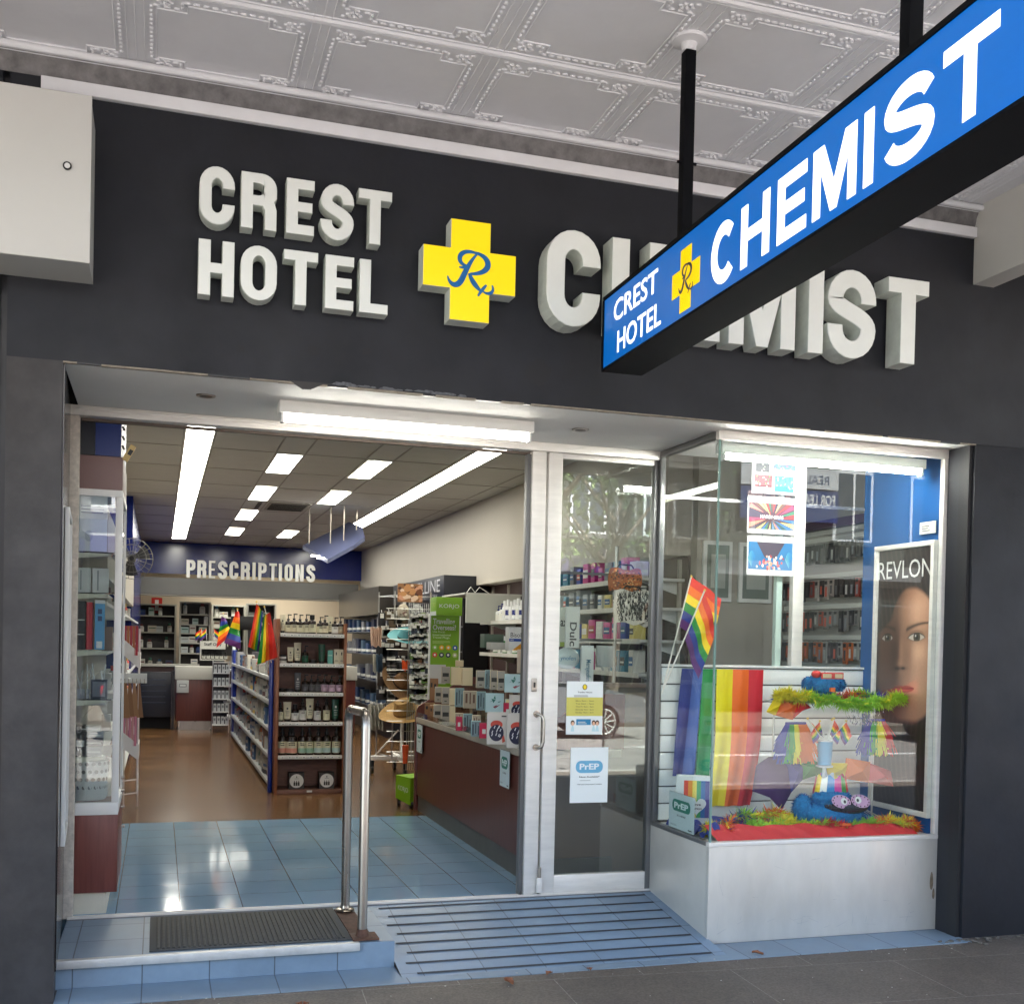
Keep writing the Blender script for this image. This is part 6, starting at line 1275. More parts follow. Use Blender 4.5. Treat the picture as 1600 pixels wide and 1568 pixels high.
def wall_shelf(x, y0_, y1_, z, label, grp, items, depth=.36):
    t = thing('wall_shelf', label, 'shelf', (x + depth / 2, (y0_ + y1_) / 2, z), 0, grp); q = MB(); q.box(x, x + depth, y0_, y1_, z - .022, z, col(206, 206, 202, .4), .003); L(q, 'board', t)
    q = MB(); q.box(x - .006, x, y0_, y1_, z - .034, z + .004, LIP); L(q, 'price_strip', t)
    for y in (y0_ + .1, y1_ - .1): q = MB(); q.prism([(x + .05, z - .03), (3.776, z - .12), (3.776, z - .023), (x + .05, z - .023)], y, y + .01, GSH); L(q, 'bracket', t)
    return t
rr = random.Random(14)
wall_shelf(3.4, 4.75, 6.7, 1.84, 'long white wall shelf of lotion bottles right of the white cabinet', 'right wall shelves', None)
wall_shelf(3.4, 4.75, 6.7, 1.50, 'white wall shelf under the lotion bottles', 'right wall shelves', None)
WB = col(222, 224, 226); NB = col(24, 40, 120)
for i in range(16):
    u = 763 + i * 4.4; y_ = 6.45 - i * .115; 
    if i < 4: q = m_bottle(.17 + .02 * (i % 2), .032, WB, NB, LBW, None, 'pump', 10); nm = 'white lotion bottle with a blue pump'
    elif i < 11: q = m_bottle(.2 + .01 * (i % 3), .03, WB, WB, NB if i % 2 else LBW, WB, 'cap', 10); nm = 'white lotion bottle with navy label'
    elif i < 14: q = m_bottle(.19, .03, col(206, 198, 160), DKC, LBL, None, 'cap', 10); nm = 'cream bottle with black cap'
    else: q = m_bottle(.18, .032, col(60, 130, 60), DKC, col(30, 90, 40), LBW, 'cap', 10); nm = 'green bottle with black cap'
    place(q, 'lotion_bottle', (3.46, y_, 1.841), "%s, %s from the left on the long wall shelf" % (nm, ORD[i]), 'bottle', 'bottles on the long wall shelf')
for i in range(9): place(m_bottle(.14 + .02 * (i % 3), .028, WB if i % 2 else col(60, 130, 70), [NB, col(40, 120, 60), WB][i % 3], LBW, None, 'cap', 10), 'lotion_bottle', (3.46, 6.3 - i * .17, 1.501), "small bottle, %s from the left on the shelf under the lotion bottles" % ORD[i], 'bottle', 'bottles on the lower wall shelf')
q = MB()
# shelves seen through the glass door
for k, (z, a) in enumerate(((2.12, 'highest'), (1.90, 'middle'), (1.655, 'lowest'), (1.40, 'bottom'))):
    wall_shelf(3.42, 2.45, 4.45, z, '%s wall shelf seen through the glass door' % a, 'wall shelves behind the door', None)
    for i in range(11):
        y_ = 4.3 - i * .165; c = rr.choice([(214, 214, 210), (40, 120, 150), (196, 196, 190), (30, 60, 150), (206, 190, 110), (190, 60, 130), (120, 124, 128), (226, 226, 222)]); d_ = rr.choice([(60, 60, 64), (226, 226, 222), (160, 60, 50), (40, 90, 140)])
        h_ = rr.uniform(.11, .18); w_ = rr.uniform(.05, .10)
        if k == 0 and i in (4, 5): c = (176, 24, 120); h_ = .17
        q = m_box(.1, w_ * 1.5, h_, col(*c), col(*c)); q.box(-.0525, -.0505, -w_ * .6, w_ * .6, h_ * .3, h_ * .7, col(*d_)); q.box(-.0535, -.0526, -w_ * .5, w_ * .5, h_ * .42, h_ * .5, LBW)
        place(q, 'medicine_carton', (3.49, y_, z + .001), "carton %s from the left on the %s shelf behind the glass door" % (ORD[i], a), 'carton', 'cartons behind the glass door')
# boards on the till side behind the door
q = MB(); q.box(2.24, 3.1, 1.33, 1.36, ZF, .775, mat("taupe_panel", (112, 98, 90), .4)); q.box(2.24, 3.1, 1.325, 1.36, .776, 1.34, mat("taupe_panel_light", (140, 128, 116), .4)); q.box(2.2, 3.15, 1.30, 1.5, 1.341, 1.365, col(120, 104, 96, .4))
tag(q.build('till_screen'), 'taupe back panel of the till counter behind the glass door', 'counter panel')
def bboard(u0, v0, u1, v1, y, label, txt=None, c=(216, 222, 220), tc=TXT, rot=True, kind='rect', sub=None):
    t, w, h = slab(u0, v0, u1, v1, y, col(*c), label, 'display board', 'display_board', .02)
    A = Art((-w / 2, -.0005, 0), (1, 0, 0), (0, 0, 1))
    if txt: A.text(txt, w * .28, h * .04, w * .78, h * .62, tc, 1, .02, rot=rot)
    if sub: sub(A, w, h)
    A.mb.build('print', t) if A.mb.v else None; return t
bboard(885, 947, 905, 1012, 1.45, 'tall white card with black sideways lettering on the till counter', 'Dulc', (214, 218, 214))
t = bboard(874, 948, 886, 1010, 1.55, 'pale card ending in ax beside the tall white card', None, (206, 212, 200)); 
A = Art((0, -.0008, 0), (1, 0, 0), (0, 0, 1)); A.text("ax", -.02, .13, .03, .17, TXT, 1, .02); A.rect(-.02, .0, .025, .03, col(150, 170, 40), 1); A.mb.build('lettering', t)
bboard(909, 1008, 927, 1066, 1.42, 'narrow white card with blue sideways lettering on the till counter', 'Mersynofen', (216, 224, 224), col(40, 110, 140))
q = MB(); x, z = px(886, 1028, 1.5); q.ball((x, 1.5, z), (.085, .012, .07), col(206, 220, 222), 24, 10); t = place(q, 'display_board', (0, 0, 0), 'round white board with blue lettering on the till counter', 'display board'); A = Art((x - .02, 1.4868, z - .02), (1, 0, 0), (0, 0, 1)); A.text("ynofen", -.03, 0, .075, .035, col(40, 120, 170), 1, 0.0); o = A.mb.build('lettering'); o.parent = t
bboard(933, 1008, 958, 1042, 1.8, 'pale grey carton stack on the till counter', None, (170, 178, 178))
# animal print bags
def bag(u0, v0, u1, v1, y, base, mark, label, seed, stripe):
    xa, za = px(u0, v0, y); xb, zb = px(u1, v1, y); t = thing('print_bag', label, 'bag', ((xa + xb) / 2, y, zb)); w, h = xb - xa, za - zb; q = MB()
    q.sheet(lambda u, v: ((u - .5) * w * (1 + .12 * sin(v * 3.1)), -.06 * sin(pi * u) * (.4 + .6 * sin(pi * min(1, v + .15))), h * v + .01 * sin(u * 9)), 18, 10, base); q.box(-w / 2, w / 2, 0.0, .02, .01, h * .97, base); q.build('body', t)
    A_ = random.Random(seed); q = MB()
    for i in range(230 if stripe else 150):
        u, v = A_.uniform(.06, .94), A_.uniform(.06, .92); yy = -.062 * sin(pi * u) * (.4 + .6 * sin(pi * min(1, v + .15))) - .004; X_ = (u - .5) * w * (1 + .12 * sin(v * 3.1)); Z_ = h * v
        if stripe: l_ = A_.uniform(.02, .05); sl = A_.uniform(-.5, .5); q.add([(X_, yy, Z_), (X_ + .009, yy, Z_), (X_ + sl * l_ + .004, yy - .002, Z_ + l_)], [(0, 1, 2)], mark)
        else: r_ = A_.uniform(.004, .009); q.add([(X_ + r_ * cos(j * 1.05), yy, Z_ + r_ * .8 * sin(j * 1.05)) for j in range(6)], [tuple(range(6))], col(*A_.choice([(60, 36, 22), (200, 110, 50), (90, 50, 30), (214, 160, 100)])))
    q.build('printed_pattern', t); q = MB(); q.tube([(-w * .3, 0, h), (-w * .2, 0, h + .03), (w * .2, 0, h + .03), (w * .3, 0, h)], .006, BLACK, 6); q.build('handle', t); return t
bag(953, 888, 1000, 925, 1.85, col(170, 96, 50, .7), TXT, 'leopard print bag hanging behind the glass door', 1, False)
bag(962, 922, 1012, 975, 1.7, col(214, 210, 200, .7), col(26, 24, 24), 'zebra print bag hanging behind the glass door', 2, True)
bag(990, 925, 1018, 978, 1.78, col(206, 204, 196, .7), col(26, 24, 24), 'second zebra print bag half hidden at the door edge', 5, True)
q = MB()
for z in (1.64, 2.10): q.tube([(2.5, 2.05, z), (3.1, 2.05, z)], .01, WIRE, 6)
for x in (2.55, 3.05): q.tube([(x, 2.05, ZF), (x, 2.05, 2.3)], .012, WIRE, 6)
tag(q.build('bag_rail'), 'chrome rail stand holding the animal print bags', 'rail')
# ================================================================== NOTICES on the glass
def sheet_on(name, x0, x1, z0, z1, y, label, cat='notice', c=(232, 236, 236)):
    t = thing(name, label, cat, ((x0 + x1) / 2, y, z0)); w, h = x1 - x0, z1 - z0; q = MB(); q.box(-w / 2, w / 2, 0, .001, 0, h, col(*c, .6)); q.build('paper', t); return t, Art((-w / 2, -.0002, 0), (1, 0, 0), (0, 0, 1)), w, h
t, A, w, h = sheet_on('opening_notice', 2.298, 2.528, 1.073, 1.388, YD + .0105, 'opening hours notice with a yellow middle band on the glass door')
A.rect(0, h * .35, w, h * .70, col(206, 196, 96), 1); A.pill(w * .43, h * .84, w * .56, h * .95, TXT, 1); A.ell(w * .495, h * .895, .011, .014, col(240, 210, 40), 2, 10); A.text("Trading Hours", w * .3, h * .775, w * .7, h * .81, TXT, 1); A.lines(w * .2, h * .71, w * .8, h * .75, 2, GREY, 1)
for i in range(5): A.text(["Mon 8am - 7pm", "Tue 8am - 7pm", "Wed-Fri 8am - 8pm", "Saturday 9am - 6pm", "Sunday 10am - 5pm"][i], w * .25, h * (.62 - i * .055), w * .75, h * (.645 - i * .055), col(90, 84, 50), 2)
A.rect(w * .28, h * .18, w * .68, h * .29, col(40, 130, 176), 1); A.lines(w * .32, h * .2, w * .64, h * .26, 2, LBW, 2)
for a in (.18, .76, .86): A.ell(w * a, h * .22, .013, .016, col(70, 46, 34), 1, 12); A.ell(w * a, h * .205, .009, .012, col(226, 180, 150), 2, 12); A.poly([(w * (a - .05), h * .06), (w * (a + .05), h * .06), (w * (a + .02), h * .17), (w * (a - .02), h * .17)], col(190, 220, 226), 1)
A.mb.build('print', t)
t, A, w, h = sheet_on('pill_notice', 2.332, 2.572, .667, .996, YD + .0105, 'white sheet with a light blue PrEP pill on the glass door', 'notice', (238, 242, 242))
A.pill(w * .14, h * .54, w * .86, h * .76, col(110, 176, 212), 1); A.text("PrEP", w * .24, h * .60, w * .76, h * .71, col(236, 242, 246), 2, .03); A.text("Now Available*", w * .24, h * .455, w * .78, h * .485, TXT, 1); A.lines(w * .25, h * .40, w * .6, h * .415, 1, GREY, 1); A.text("*Ask your pharmacist if suitable", w * .18, h * .32, w * .84, h * .345, TXT, 1); A.mb.build('print', t)

# ================================================================== DISPLAY BAY CONTENTS
# rainbow banner on the slatwall
YF = .895
def stripe_x(u): return px(u, 1045, YF)[0]
sx = [px(u, 1046, YF)[0] for u in (1066, 1088, 1116, 1125, 1148, 1171, 1194)]
ban = thing('rainbow_banner', 'tall rainbow striped cloth hanging against the white slatwall', 'banner', (3.25, YF, .62)); 
BC = [col(34, 50, 128), col(34, 50, 128), col(20, 140, 66), col(226, 206, 10), col(226, 206, 10), col(236, 104, 14), col(204, 30, 44)]
bx = [3.0, 3.075, 3.14, 3.235, 3.345, 3.455, 3.555]; bc = [(34, 50, 128), (70, 100, 170), (20, 140, 66), (232, 214, 10), (236, 104, 14), (204, 30, 44)]
for i in range(6):
    q = MB()
    def fn(u, v, i=i):
        x = bx[i] + (bx[i + 1] - bx[i]) * u; X_ = x - 3.25; low = .83 if i < 2 else (.86 if i == 2 and False else .64)
        zt = 1.475; z = zt - (zt - low) * v
        if i >= 3: X_ -= .12 * max(0, v - .45) ** 1.6 * (1.2 if i == 5 else .9) * (1 + (x - 3.3))
        if i < 3: X_ -= .05 * v
        return (X_, .012 * sin(x * 55 + v * 2) * (0.3 + v) - .01, z - .62)
    q.sheet(fn, 6, 14, col(*bc[i], .55)); q.build('stripe', ban, recalc=False)
# hanging pictures on the back of the bay
def art_sheet(x0, x1, z0, z1, y, label, style, seed):
    t, A, w, h = sheet_on('hanging_print', x0, x1, z0, z1, y, label, 'print', (196, 198, 196)); rr = random.Random(seed)
    P5 = [(190, 60, 50), (220, 160, 50), (60, 120, 80), (60, 110, 160), (150, 60, 90), (226, 130, 110), (110, 80, 60), (70, 60, 70), (230, 200, 120), (50, 90, 90)]
    if style == 'four':
        for (a, b, c, d, pl) in ((.08, .58, .38, .95, [(60, 60, 64), (200, 170, 180), (170, 190, 150), (30, 30, 34)]), (.46, .68, .95, .88, [(80, 120, 190), (200, 120, 160), (120, 190, 220), (90, 80, 140)]), (.06, .18, .44, .5, [(120, 50, 60), (60, 150, 70), (220, 220, 200), (40, 60, 50)]), (.5, .08, .92, .5, [(60, 170, 200), (60, 60, 60), (210, 170, 170), (180, 190, 186)])):
            A.rect(w * a, h * b, w * c, h * d, col(*pl[0]), 1)
            for i in range(26): x_ = rr.uniform(a, c - .04); z_ = rr.uniform(b, d - .05); A.poly([(w * x_, h * z_), (w * (x_ + .035), h * (z_ + rr.uniform(0, .03))), (w * (x_ + rr.uniform(.0, .03)), h * (z_ + .05))], col(*rr.choice(pl)), 2 + i * .05)
    elif style == 'burst':
        A.rect(w * .03, h * .12, w * .97, h * .82, col(80, 50, 56), 1); cx_, cy_ = w * .5, h * .42; n = 34
        for i in range(n):
            a0 = 2 * pi * i / n; a1 = a0 + 2 * pi / n * rr.uniform(.7, 1.1)
            def edge(a): dx, dy = cos(a), sin(a); s_ = min(w * .47 / max(abs(dx), 1e-4), (h * .40 if dy > 0 else h * .30) / max(abs(dy), 1e-4)); return (cx_ + dx * s_, cy_ + dy * s_)
            e0, e1 = edge(a0), edge(a1); k = rr.uniform(.1, .4); A.poly([(cx_ + (e0[0] - cx_) * k, cy_ + (e0[1] - cy_) * k), e0, e1], col(*P5[rr.randrange(10)]), 2 + i * .04)
        A.text("MARDI GRAS", w * .26, h * .41, w * .74, h * .50, col(240, 236, 226), 5, .03)
    else:
        A.rect(w * .03, h * .15, w * .97, h * .85, col(40, 110, 160), 1); A.poly([(w * .2, h * .85), (w * .8, h * .85), (w * .62, h * .45), (w * .38, h * .45)], col(70, 60, 76), 2)
        for s_ in (0, 1):
            for i in range(7): a = pi / 2 + (i - 3) * .28; x_ = w * (.10 if s_ == 0 else .9); A.poly([(x_, h * .2), (x_ + w * .10 * cos(a), h * (.2 + .42 * sin(a))), (x_ + w * .10 * cos(a + .2), h * (.2 + .42 * sin(a + .2)))], col(30 + 12 * i, 120 + 8 * i, 180), 2.2 + i * .05)
        for i in range(46): x_ = rr.gauss(.5, .16); z_ = rr.uniform(.16, .5); x_ = min(.85, max(.13, x_)); A.ell(w * x_, h * z_, w * .02, h * rr.uniform(.02, .06), col(*rr.choice([(226, 150, 120), (240, 236, 230), (206, 90, 90), (230, 180, 160), (160, 60, 70)])), 3 + i * .03, 7)
    A.mb.build('picture', t)
    q = MB()
    for a in (-.2, .25): q.tube([(w * a, -.002, h - .004), (w * a + .006, -.006, h + .012), (w * a, -.002, h + .02)], .0012, TXT, 5)
    q.build('hook', t); return t
YP = .90
X = lambda u, v=800: px(u, v, YP)[0]; Zz = lambda u, v: px(u, v, YP)[1]
art_sheet(X(1175, 740), X(1246, 740), Zz(1208, 772), Zz(1208, 714), YP, 'top sheet of the hanging pictures with four small photos', 'four', 1)
art_sheet(X(1168, 800), X(1243, 800), Zz(1205, 834), Zz(1205, 776), YP, 'middle hanging sheet with a colourful Mardi Gras burst picture', 'burst', 2)
art_sheet(X(1167, 870), X(1240, 870), Zz(1203, 899), Zz(1203, 838), YP, 'bottom hanging sheet with a blue crowd picture', 'crowd', 3)
# portrait panel on the blue side wall
PY0, PY1, PZ0, PZ1 = .235, .80, .64, 2.258; PX = 4.298
pt = thing('portrait_panel', 'tall framed cosmetics portrait of a dark haired face on the blue side wall', 'poster', (PX, .52, PZ0)); q = MB()
fw = .03
for a, b, c, d in ((PY0, PZ0, PY1, PZ0 + fw), (PY0, PZ1 - fw, PY1, PZ1), (PY0, PZ0 + fw, PY0 + fw, PZ1 - fw), (PY1 - fw, PZ0 + fw, PY1, PZ1 - fw)): q.box(PX - .03, PX, a, c, b, d, ALU, .003)
L(q, 'frame', pt); q = MB(); q.box(PX - .012, PX, PY0 + fw, PY1 - fw, PZ0 + fw, PZ1 - fw, col(44, 36, 34, .35)); L(q, 'panel', pt)
A = Art((PX - .0125, PY1 - fw, PZ0 + fw), (0, -1, 0), (0, 0, 1), step=.0006); w = PY1 - PY0 - 2 * fw; h = PZ1 - PZ0 - 2 * fw
import numpy as np
def portrait(NX=150, NZ=420):
    """the printed photograph: dense sheet with a colour per vertex"""
    X_, Z_ = np.meshgrid(np.linspace(0, 1, NX), np.linspace(0, 1, NZ)); ss = lambda e0, e1, x: (lambda t: t * t * (3 - 2 * t))(np.clip((x - e0) / (e1 - e0), 0, 1)); G = lambda cx, cz, sx, sz, an=0.0: np.exp(-0.5 * ((((X_ - cx) * cos(an) + (Z_ - cz) * 3.0 * sin(an)) / sx) ** 2 + ((-(X_ - cx) * sin(an) + (Z_ - cz) * 3.0 * cos(an)) / (sz * 3.0)) ** 2))
    C3 = lambda c: np.array(lin(c)[:3]); im = np.zeros((NZ, NX, 3)) + C3((40, 34, 33))
    st_ = 0.5 + 0.5 * np.sin(X_ * 70 + 9 * np.sin(Z_ * 7) + 5 * Z_); im += (st_ ** 3)[..., None] * C3((62, 50, 44)) * .35
    def mix(m_, c): 
        nonlocal im; m_ = np.clip(m_, 0, 1)[..., None]; im = im * (1 - m_) + (c if getattr(c, 'ndim', 1) == 3 else C3(c)) * m_
    # head: full to the right edge, hairline dome at the top, jaw below
    dome = .845 - .10 * np.clip((.62 - X_) / .34, 0, 1) ** 2.4 - .06 * np.clip((X_ - .66) / .34, 0, 1) ** 2
    jaw = .335 + .11 * np.clip((.5 - X_) / .42, 0, 1) ** 1.6 + .05 * np.clip((X_ - .72) / .3, 0, 1) ** 2
    left = .04 + .25 * ss(.66, .74, Z_) + .06 * ss(.48, .38, Z_)
    head = ss(-.012, .012, dome - Z_) * ss(-.012, .014, Z_ - jaw) * ss(-.05, .05, X_ - left)
    tone = np.clip(.05 + .74 * ss(.34, .80, X_) - .22 * ss(.86, 1.05, X_), 0, 1); tone = tone * (1 - .25 * ss(.78, .85, Z_)) * (1 - .4 * ss(.46, .34, Z_))
    tone = tone + .16 * G(.62, .75, .16, .035) + .20 * G(.80, .60, .13, .03) - .10 * G(.5, .40, .3, .02)
    tone *= 1 - .70 * G(.355, .60, .075, .055) ; tone += .22 * G(.475, .60, .028, .05) + .15 * G(.46, .552, .04, .012)
    tone *= 1 - .35 * G(.60, .59, .05, .04)
    t_ = np.clip(tone, 0, 1)[..., None]; skin = C3((58, 36, 28)) * (1 - t_) + C3((222, 172, 140)) * t_; skin = skin + (C3((150, 92, 64)) - skin) * (.35 * (1 - np.abs(2 * t_ - 1)))
    mix(head, skin)
    mix(.85 * G(.40, .534, .035, .005) + .75 * G(.52, .536, .03, .004) + .4 * G(.46, .537, .10, .006), (46, 26, 20))
    for ex, ez, ew, dim in ((.745, .655, .150, 1.0), (.20, .652, .105, .5)):
        mix(.62 * dim * G(ex, ez + .008, ew * .85, .017) * (1 if ex > .5 else .6), (84, 52, 38))
        u = (X_ - ex) / ew; up = .0175 * np.clip(1 - u ** 2, 0, 1) ** .7 + .002 * u; lo = -.0125 * np.clip(1 - u ** 2, 0, 1) ** .9; ins = ss(-.0015, .0015, ez + up - Z_) * ss(-.0015, .0015, Z_ - ez - lo) * (np.abs(u) < 1)
        wv = tuple(int(v * (.55 + .45 * dim)) for v in (196, 184, 172)); mix(ins, wv)
        rr_ = np.sqrt(((X_ - ex - .01) / .060) ** 2 + ((Z_ - ez - .002) * 3 / .060) ** 2); mix(ins * ss(1.06, .94, rr_), (66, 56, 40)); mix(ins * ss(1.1, .9, rr_) * ss(.78, 1.0, rr_), (26, 20, 16)); mix(ins * ss(.50, .40, rr_), (8, 7, 7)); mix(dim * np.exp(-(((X_ - ex + .012) / .010) ** 2 + ((Z_ - ez - .007) * 3 / .010) ** 2)), (240, 240, 240))
        mix(.95 * np.exp(-((Z_ - ez - up) / .0028) ** 2) * ss(1.16, .96, np.abs(u)) , (22, 14, 12)); mix(.5 * np.exp(-((Z_ - ez - lo) / .0018) ** 2) * (np.abs(u) < 1), (60, 34, 26)); mix(.45 * dim * np.exp(-((Z_ - ez - up - .0085) / .0022) ** 2) * ss(1.1, .7, np.abs(u)), (92, 56, 42))
    for x0_, x1_, z0_, z1_, s_ in ((.55, 1.0, .683, .712, 1.0), (.36, .06, .684, .696, .75)):
        u = (X_ - x0_) / (x1_ - x0_); ctr = z0_ + (z1_ - z0_) * np.clip(u, 0, 1) ** .8 + .006 * np.sin(np.clip(u, 0, 1) * pi); wd = .0100 * (1 - .65 * np.clip(u, 0, 1)); mix(.88 * s_ * np.exp(-((Z_ - ctr) / wd) ** 2) * ss(-.03, .06, u) * ss(1.05, .9, u), (40, 26, 20))
    lipw = np.clip(1 - ((X_ - .54) / .19) ** 2, 0, 1); lu = .460 + .010 * lipw ** .6 - .003 * np.exp(-((X_ - .53) / .03) ** 2); ll = .460 - .017 * lipw ** .7
    mix(.9 * ss(-.003, .002, lu - Z_) * ss(-.003, .002, Z_ - ll) * (lipw > 0), (122, 62, 54)); mix(.9 * np.exp(-((Z_ - .459 - .002 * np.sin(X_ * 20)) / .002) ** 2) * (lipw > 0), (62, 24, 22)); mix(.35 * G(.55, .452, .07, .003), (206, 120, 108)); mix(.45 * G(.54, .432, .10, .005), (90, 54, 40))
    rs = np.random.RandomState(4); im *= (1 + .05 * rs.randn(NZ, NX))[..., None]; im = np.clip(im, 0, 1)
    me = bpy.data.meshes.new('printed_portrait'); vs = [(PX - .0128, PY1 - fw - w * i / (NX - 1), PZ0 + fw + h * k / (NZ - 1)) for k in range(NZ) for i in range(NX)]
    me.from_pydata(vs, [], [(k * NX + i, k * NX + i + 1, (k + 1) * NX + i + 1, (k + 1) * NX + i) for k in range(NZ - 1) for i in range(NX - 1)])
    at = me.color_attributes.new('print', 'FLOAT_COLOR', 'POINT'); at.data.foreach_set('color', np.concatenate([im, np.ones((NZ, NX, 1))], 2).astype(np.float32).ravel())
    m_ = bpy.data.materials.new("printed_photo"); m_.use_nodes = True; n = m_.node_tree.nodes; q_ = n.new("ShaderNodeAttribute"); q_.attribute_name = 'print'; m_.node_tree.links.new(q_.outputs['Color'], n["Principled BSDF"].inputs['Base Color']); n["Principled BSDF"].inputs['Roughness'].default_value = .35
    me.materials.append(m_); o = bpy.data.objects.new('printed_portrait', me); COL.objects.link(o); o.parent = pt; o.matrix_parent_inverse = Matrix.Translation(pt.location).inverted()
portrait()
A.text("REVLON", w * .0, h * .885, w * 1.0, h * .955, col(206, 206, 202, .3), 8, 0.0)
L(A.mb, 'lettering', pt)
t = place(MB().box(4.285, 4.29, .25, .39, 2.30, 2.37, col(206, 206, 196)), 'small_card', (0, 0, 0), 'small pale card tucked above the framed portrait', 'card'); A = Art((4.2848, .39, 2.30), (0, -1, 0), (0, 0, 1)); A.lines(.02, .015, .12, .055, 3, GREY, 1); o = A.mb.build('print'); o.parent = t
# grid wall of accessories seen past the slatwall
t = thing('grid_wall', 'wall of hanging beauty accessories seen past the display bay', 'display wall', (4.6, 1.7, ZF)); q = MB(); q.box(4.55, 4.65, 1.0, 2.28, ZF, 2.48, col(160, 156, 150, .5)); L(q, 'back_panel', t)
q = MB()
for z in (2.45, 2.40, 2.14, 1.92, 1.70, 1.50): q.box(4.535, 4.55, 1.0, 2.28, z - .02, z + .012, col(196, 196, 190))
L(q, 'rail_strip', t)
q = MB(); q.box(4.50, 4.55, 1.0, 2.28, 2.47, 2.53, col(70, 36, 70)); L(q, 'header', t)
rr = random.Random(55)
for r_, z in enumerate((2.36, 2.10, 1.88, 1.66, 1.46)):
    for c_ in range(20):
        y_ = 1.05 + c_ * .061; c = rr.choice([[(40, 36, 38), (60, 56, 58), (90, 88, 86)], [(130, 44, 36), (40, 36, 38), (160, 150, 144)], [(150, 60, 40), (120, 118, 116), (40, 40, 44)], [(60, 56, 60), (170, 90, 44), (140, 140, 138)], [(50, 100, 130), (30, 40, 90), (150, 160, 166)]][r_]); q = MB(); hh = rr.uniform(.10, .15); q.box(-.008, .008, -.022, .022, -hh, 0, col(*c)); q.box(-.010, -.0081, -.010, .010, -hh * .85, -hh * .35, col(*rr.choice([(176, 176, 172), (90, 90, 92), (200, 90, 70), (120, 124, 130), (60, 60, 64)]))); q.box(-.0105, -.0101, -.016, .016, -hh * .22, -hh * .05, col(24, 24, 26)); q.tube([(0, 0, 0), (.06, 0, .01)], .003, WIRE, 5)
        tag(q.build('hanging_pack', loc=(4.50, y_, z)), "beauty accessory pack, %s from the left, %s row of the grid wall" % (ORD[19 - c_], ORD[r_]), 'packet', 'packs on the grid wall')
# interior pictures on the cross wall behind the bay
for i, (a, b) in enumerate(((3.84, 4.08), (4.14, 4.42))):
    t = thing('framed_picture', '%s white framed picture behind the display bay' % ('left' if i == 0 else 'right'), 'picture', ((a + b) / 2, 2.28, 1.95)); q = MB(); q.box(a, b, 2.27, 2.295, 1.95, 2.40, WHITE, .004); L(q, 'frame', t); q = MB(); q.box(a + .03, b - .03, 2.265, 2.27, 1.98, 2.37, col(120, 130, 124)); q.box(a + .06, b - .06, 2.262, 2.265, 2.05, 2.3, col(176, 180, 174)); L(q, 'picture', t)
# boas, cloths, plush toys, flags in the bay
def boa(pts, r, cols, label, seed, n=900, name='feather_boa', fl=.03):
    rr = random.Random(seed); q = MB(); pts = [Vector(p) for p in pts]; seg = len(pts) - 1; n = int(n * 1.7); fl = fl * 1.6
    for i in range(n):
        s_ = rr.random() * seg; k = min(int(s_), seg - 1); p = pts[k].lerp(pts[k + 1], s_ - k) + Vector((0, 0, .012 * sin(s_ * 5 + seed))); c = cols[min(len(cols) - 1, max(0, int(s_ / seg * len(cols) + rr.gauss(0, .45))))]
        d = Vector((rr.gauss(0, 1), rr.gauss(0, 1), rr.gauss(0, .8))); d.normalize(); a = p + d * r * rr.uniform(0, .5); b = a + d * rr.uniform(fl * .5, fl * 1.2) + Vector((0, 0, -.004)); sd = d.cross(Vector((rr.random(), rr.random(), rr.random()))).normalized() * rr.uniform(.002, .006)
        q.add([a - sd, a + sd, b], [(0, 1, 2)], col(*c))
    q.tube(pts, r * .35, col(*cols[0]), 6); o = q.build(name, recalc=False); return tag(o, label, 'feather boa')
LG = (150, 200, 50); YE = (226, 210, 40); OR_ = (230, 110, 30); BL = (24, 50, 150); RD = (206, 40, 40); GN = (40, 150, 60)
boa([(2.93, .40, .58), (3.02, .32, .60), (3.15, .52, .62), (3.3, .56, .63), (3.45, .52, .64), (3.6, .5, .62)], .05, [YE, OR_, BL, LG, OR_, YE], 'feather boa of mixed colours along the left floor of the bay', 1, 1500)
boa([(3.20, .40, .60), (3.40, .38, .61), (3.60, .36, .60), (3.80, .33, .59)], .04, [LG, YE, LG, RD], 'yellow green feather boa behind the red cloth', 2, 1000)
boa([(3.85, .36, .59), (3.98, .36, .59), (4.08, .36, .60), (4.18, .34, .60), (4.27, .33, .58)], .05, [LG, LG, OR_, YE, YE, OR_], 'feather boa at the right floor of the bay beside the blue toy', 3, 1500)
boa([(3.43, .52, 1.345), (3.5, .48, 1.34), (3.6, .46, 1.33), (3.72, .45, 1.315), (3.85, .44, 1.30), (3.95, .42, 1.29), (4.05, .42, 1.30), (4.18, .44, 1.32), (4.27, .48, 1.335)], .03, [YE, YE, LG, LG, LG, LG, LG, LG], 'long green and yellow feather boa lying on the upper display shelf', 4, 2400)
boa([(3.45, .56, 1.33), (3.6, .56, 1.32), (3.8, .56, 1.335), (4.0, .56, 1.335), (4.2, .55, 1.335)], .022, [BL, BL, (200, 200, 210), (20, 60, 60), RD, OR_, LG, BL], 'blue red and orange feather boa at the back of the upper display shelf', 5, 1400)
t = thing('display_shelf_glass', 'oval upper glass shelf of the window display', 'shelf', (3.85, .5, 1.31)); q = MB(); q.box(3.42, 4.28, .44, .64, 1.298, 1.306, CLEAR); L(q, 'board', t); q = MB()
for x in (3.5, 4.2): q.tube([(x, .66, .55), (x, .66, 1.30)], .006, WIRE, 6)
L(q, 'support_rod', t)
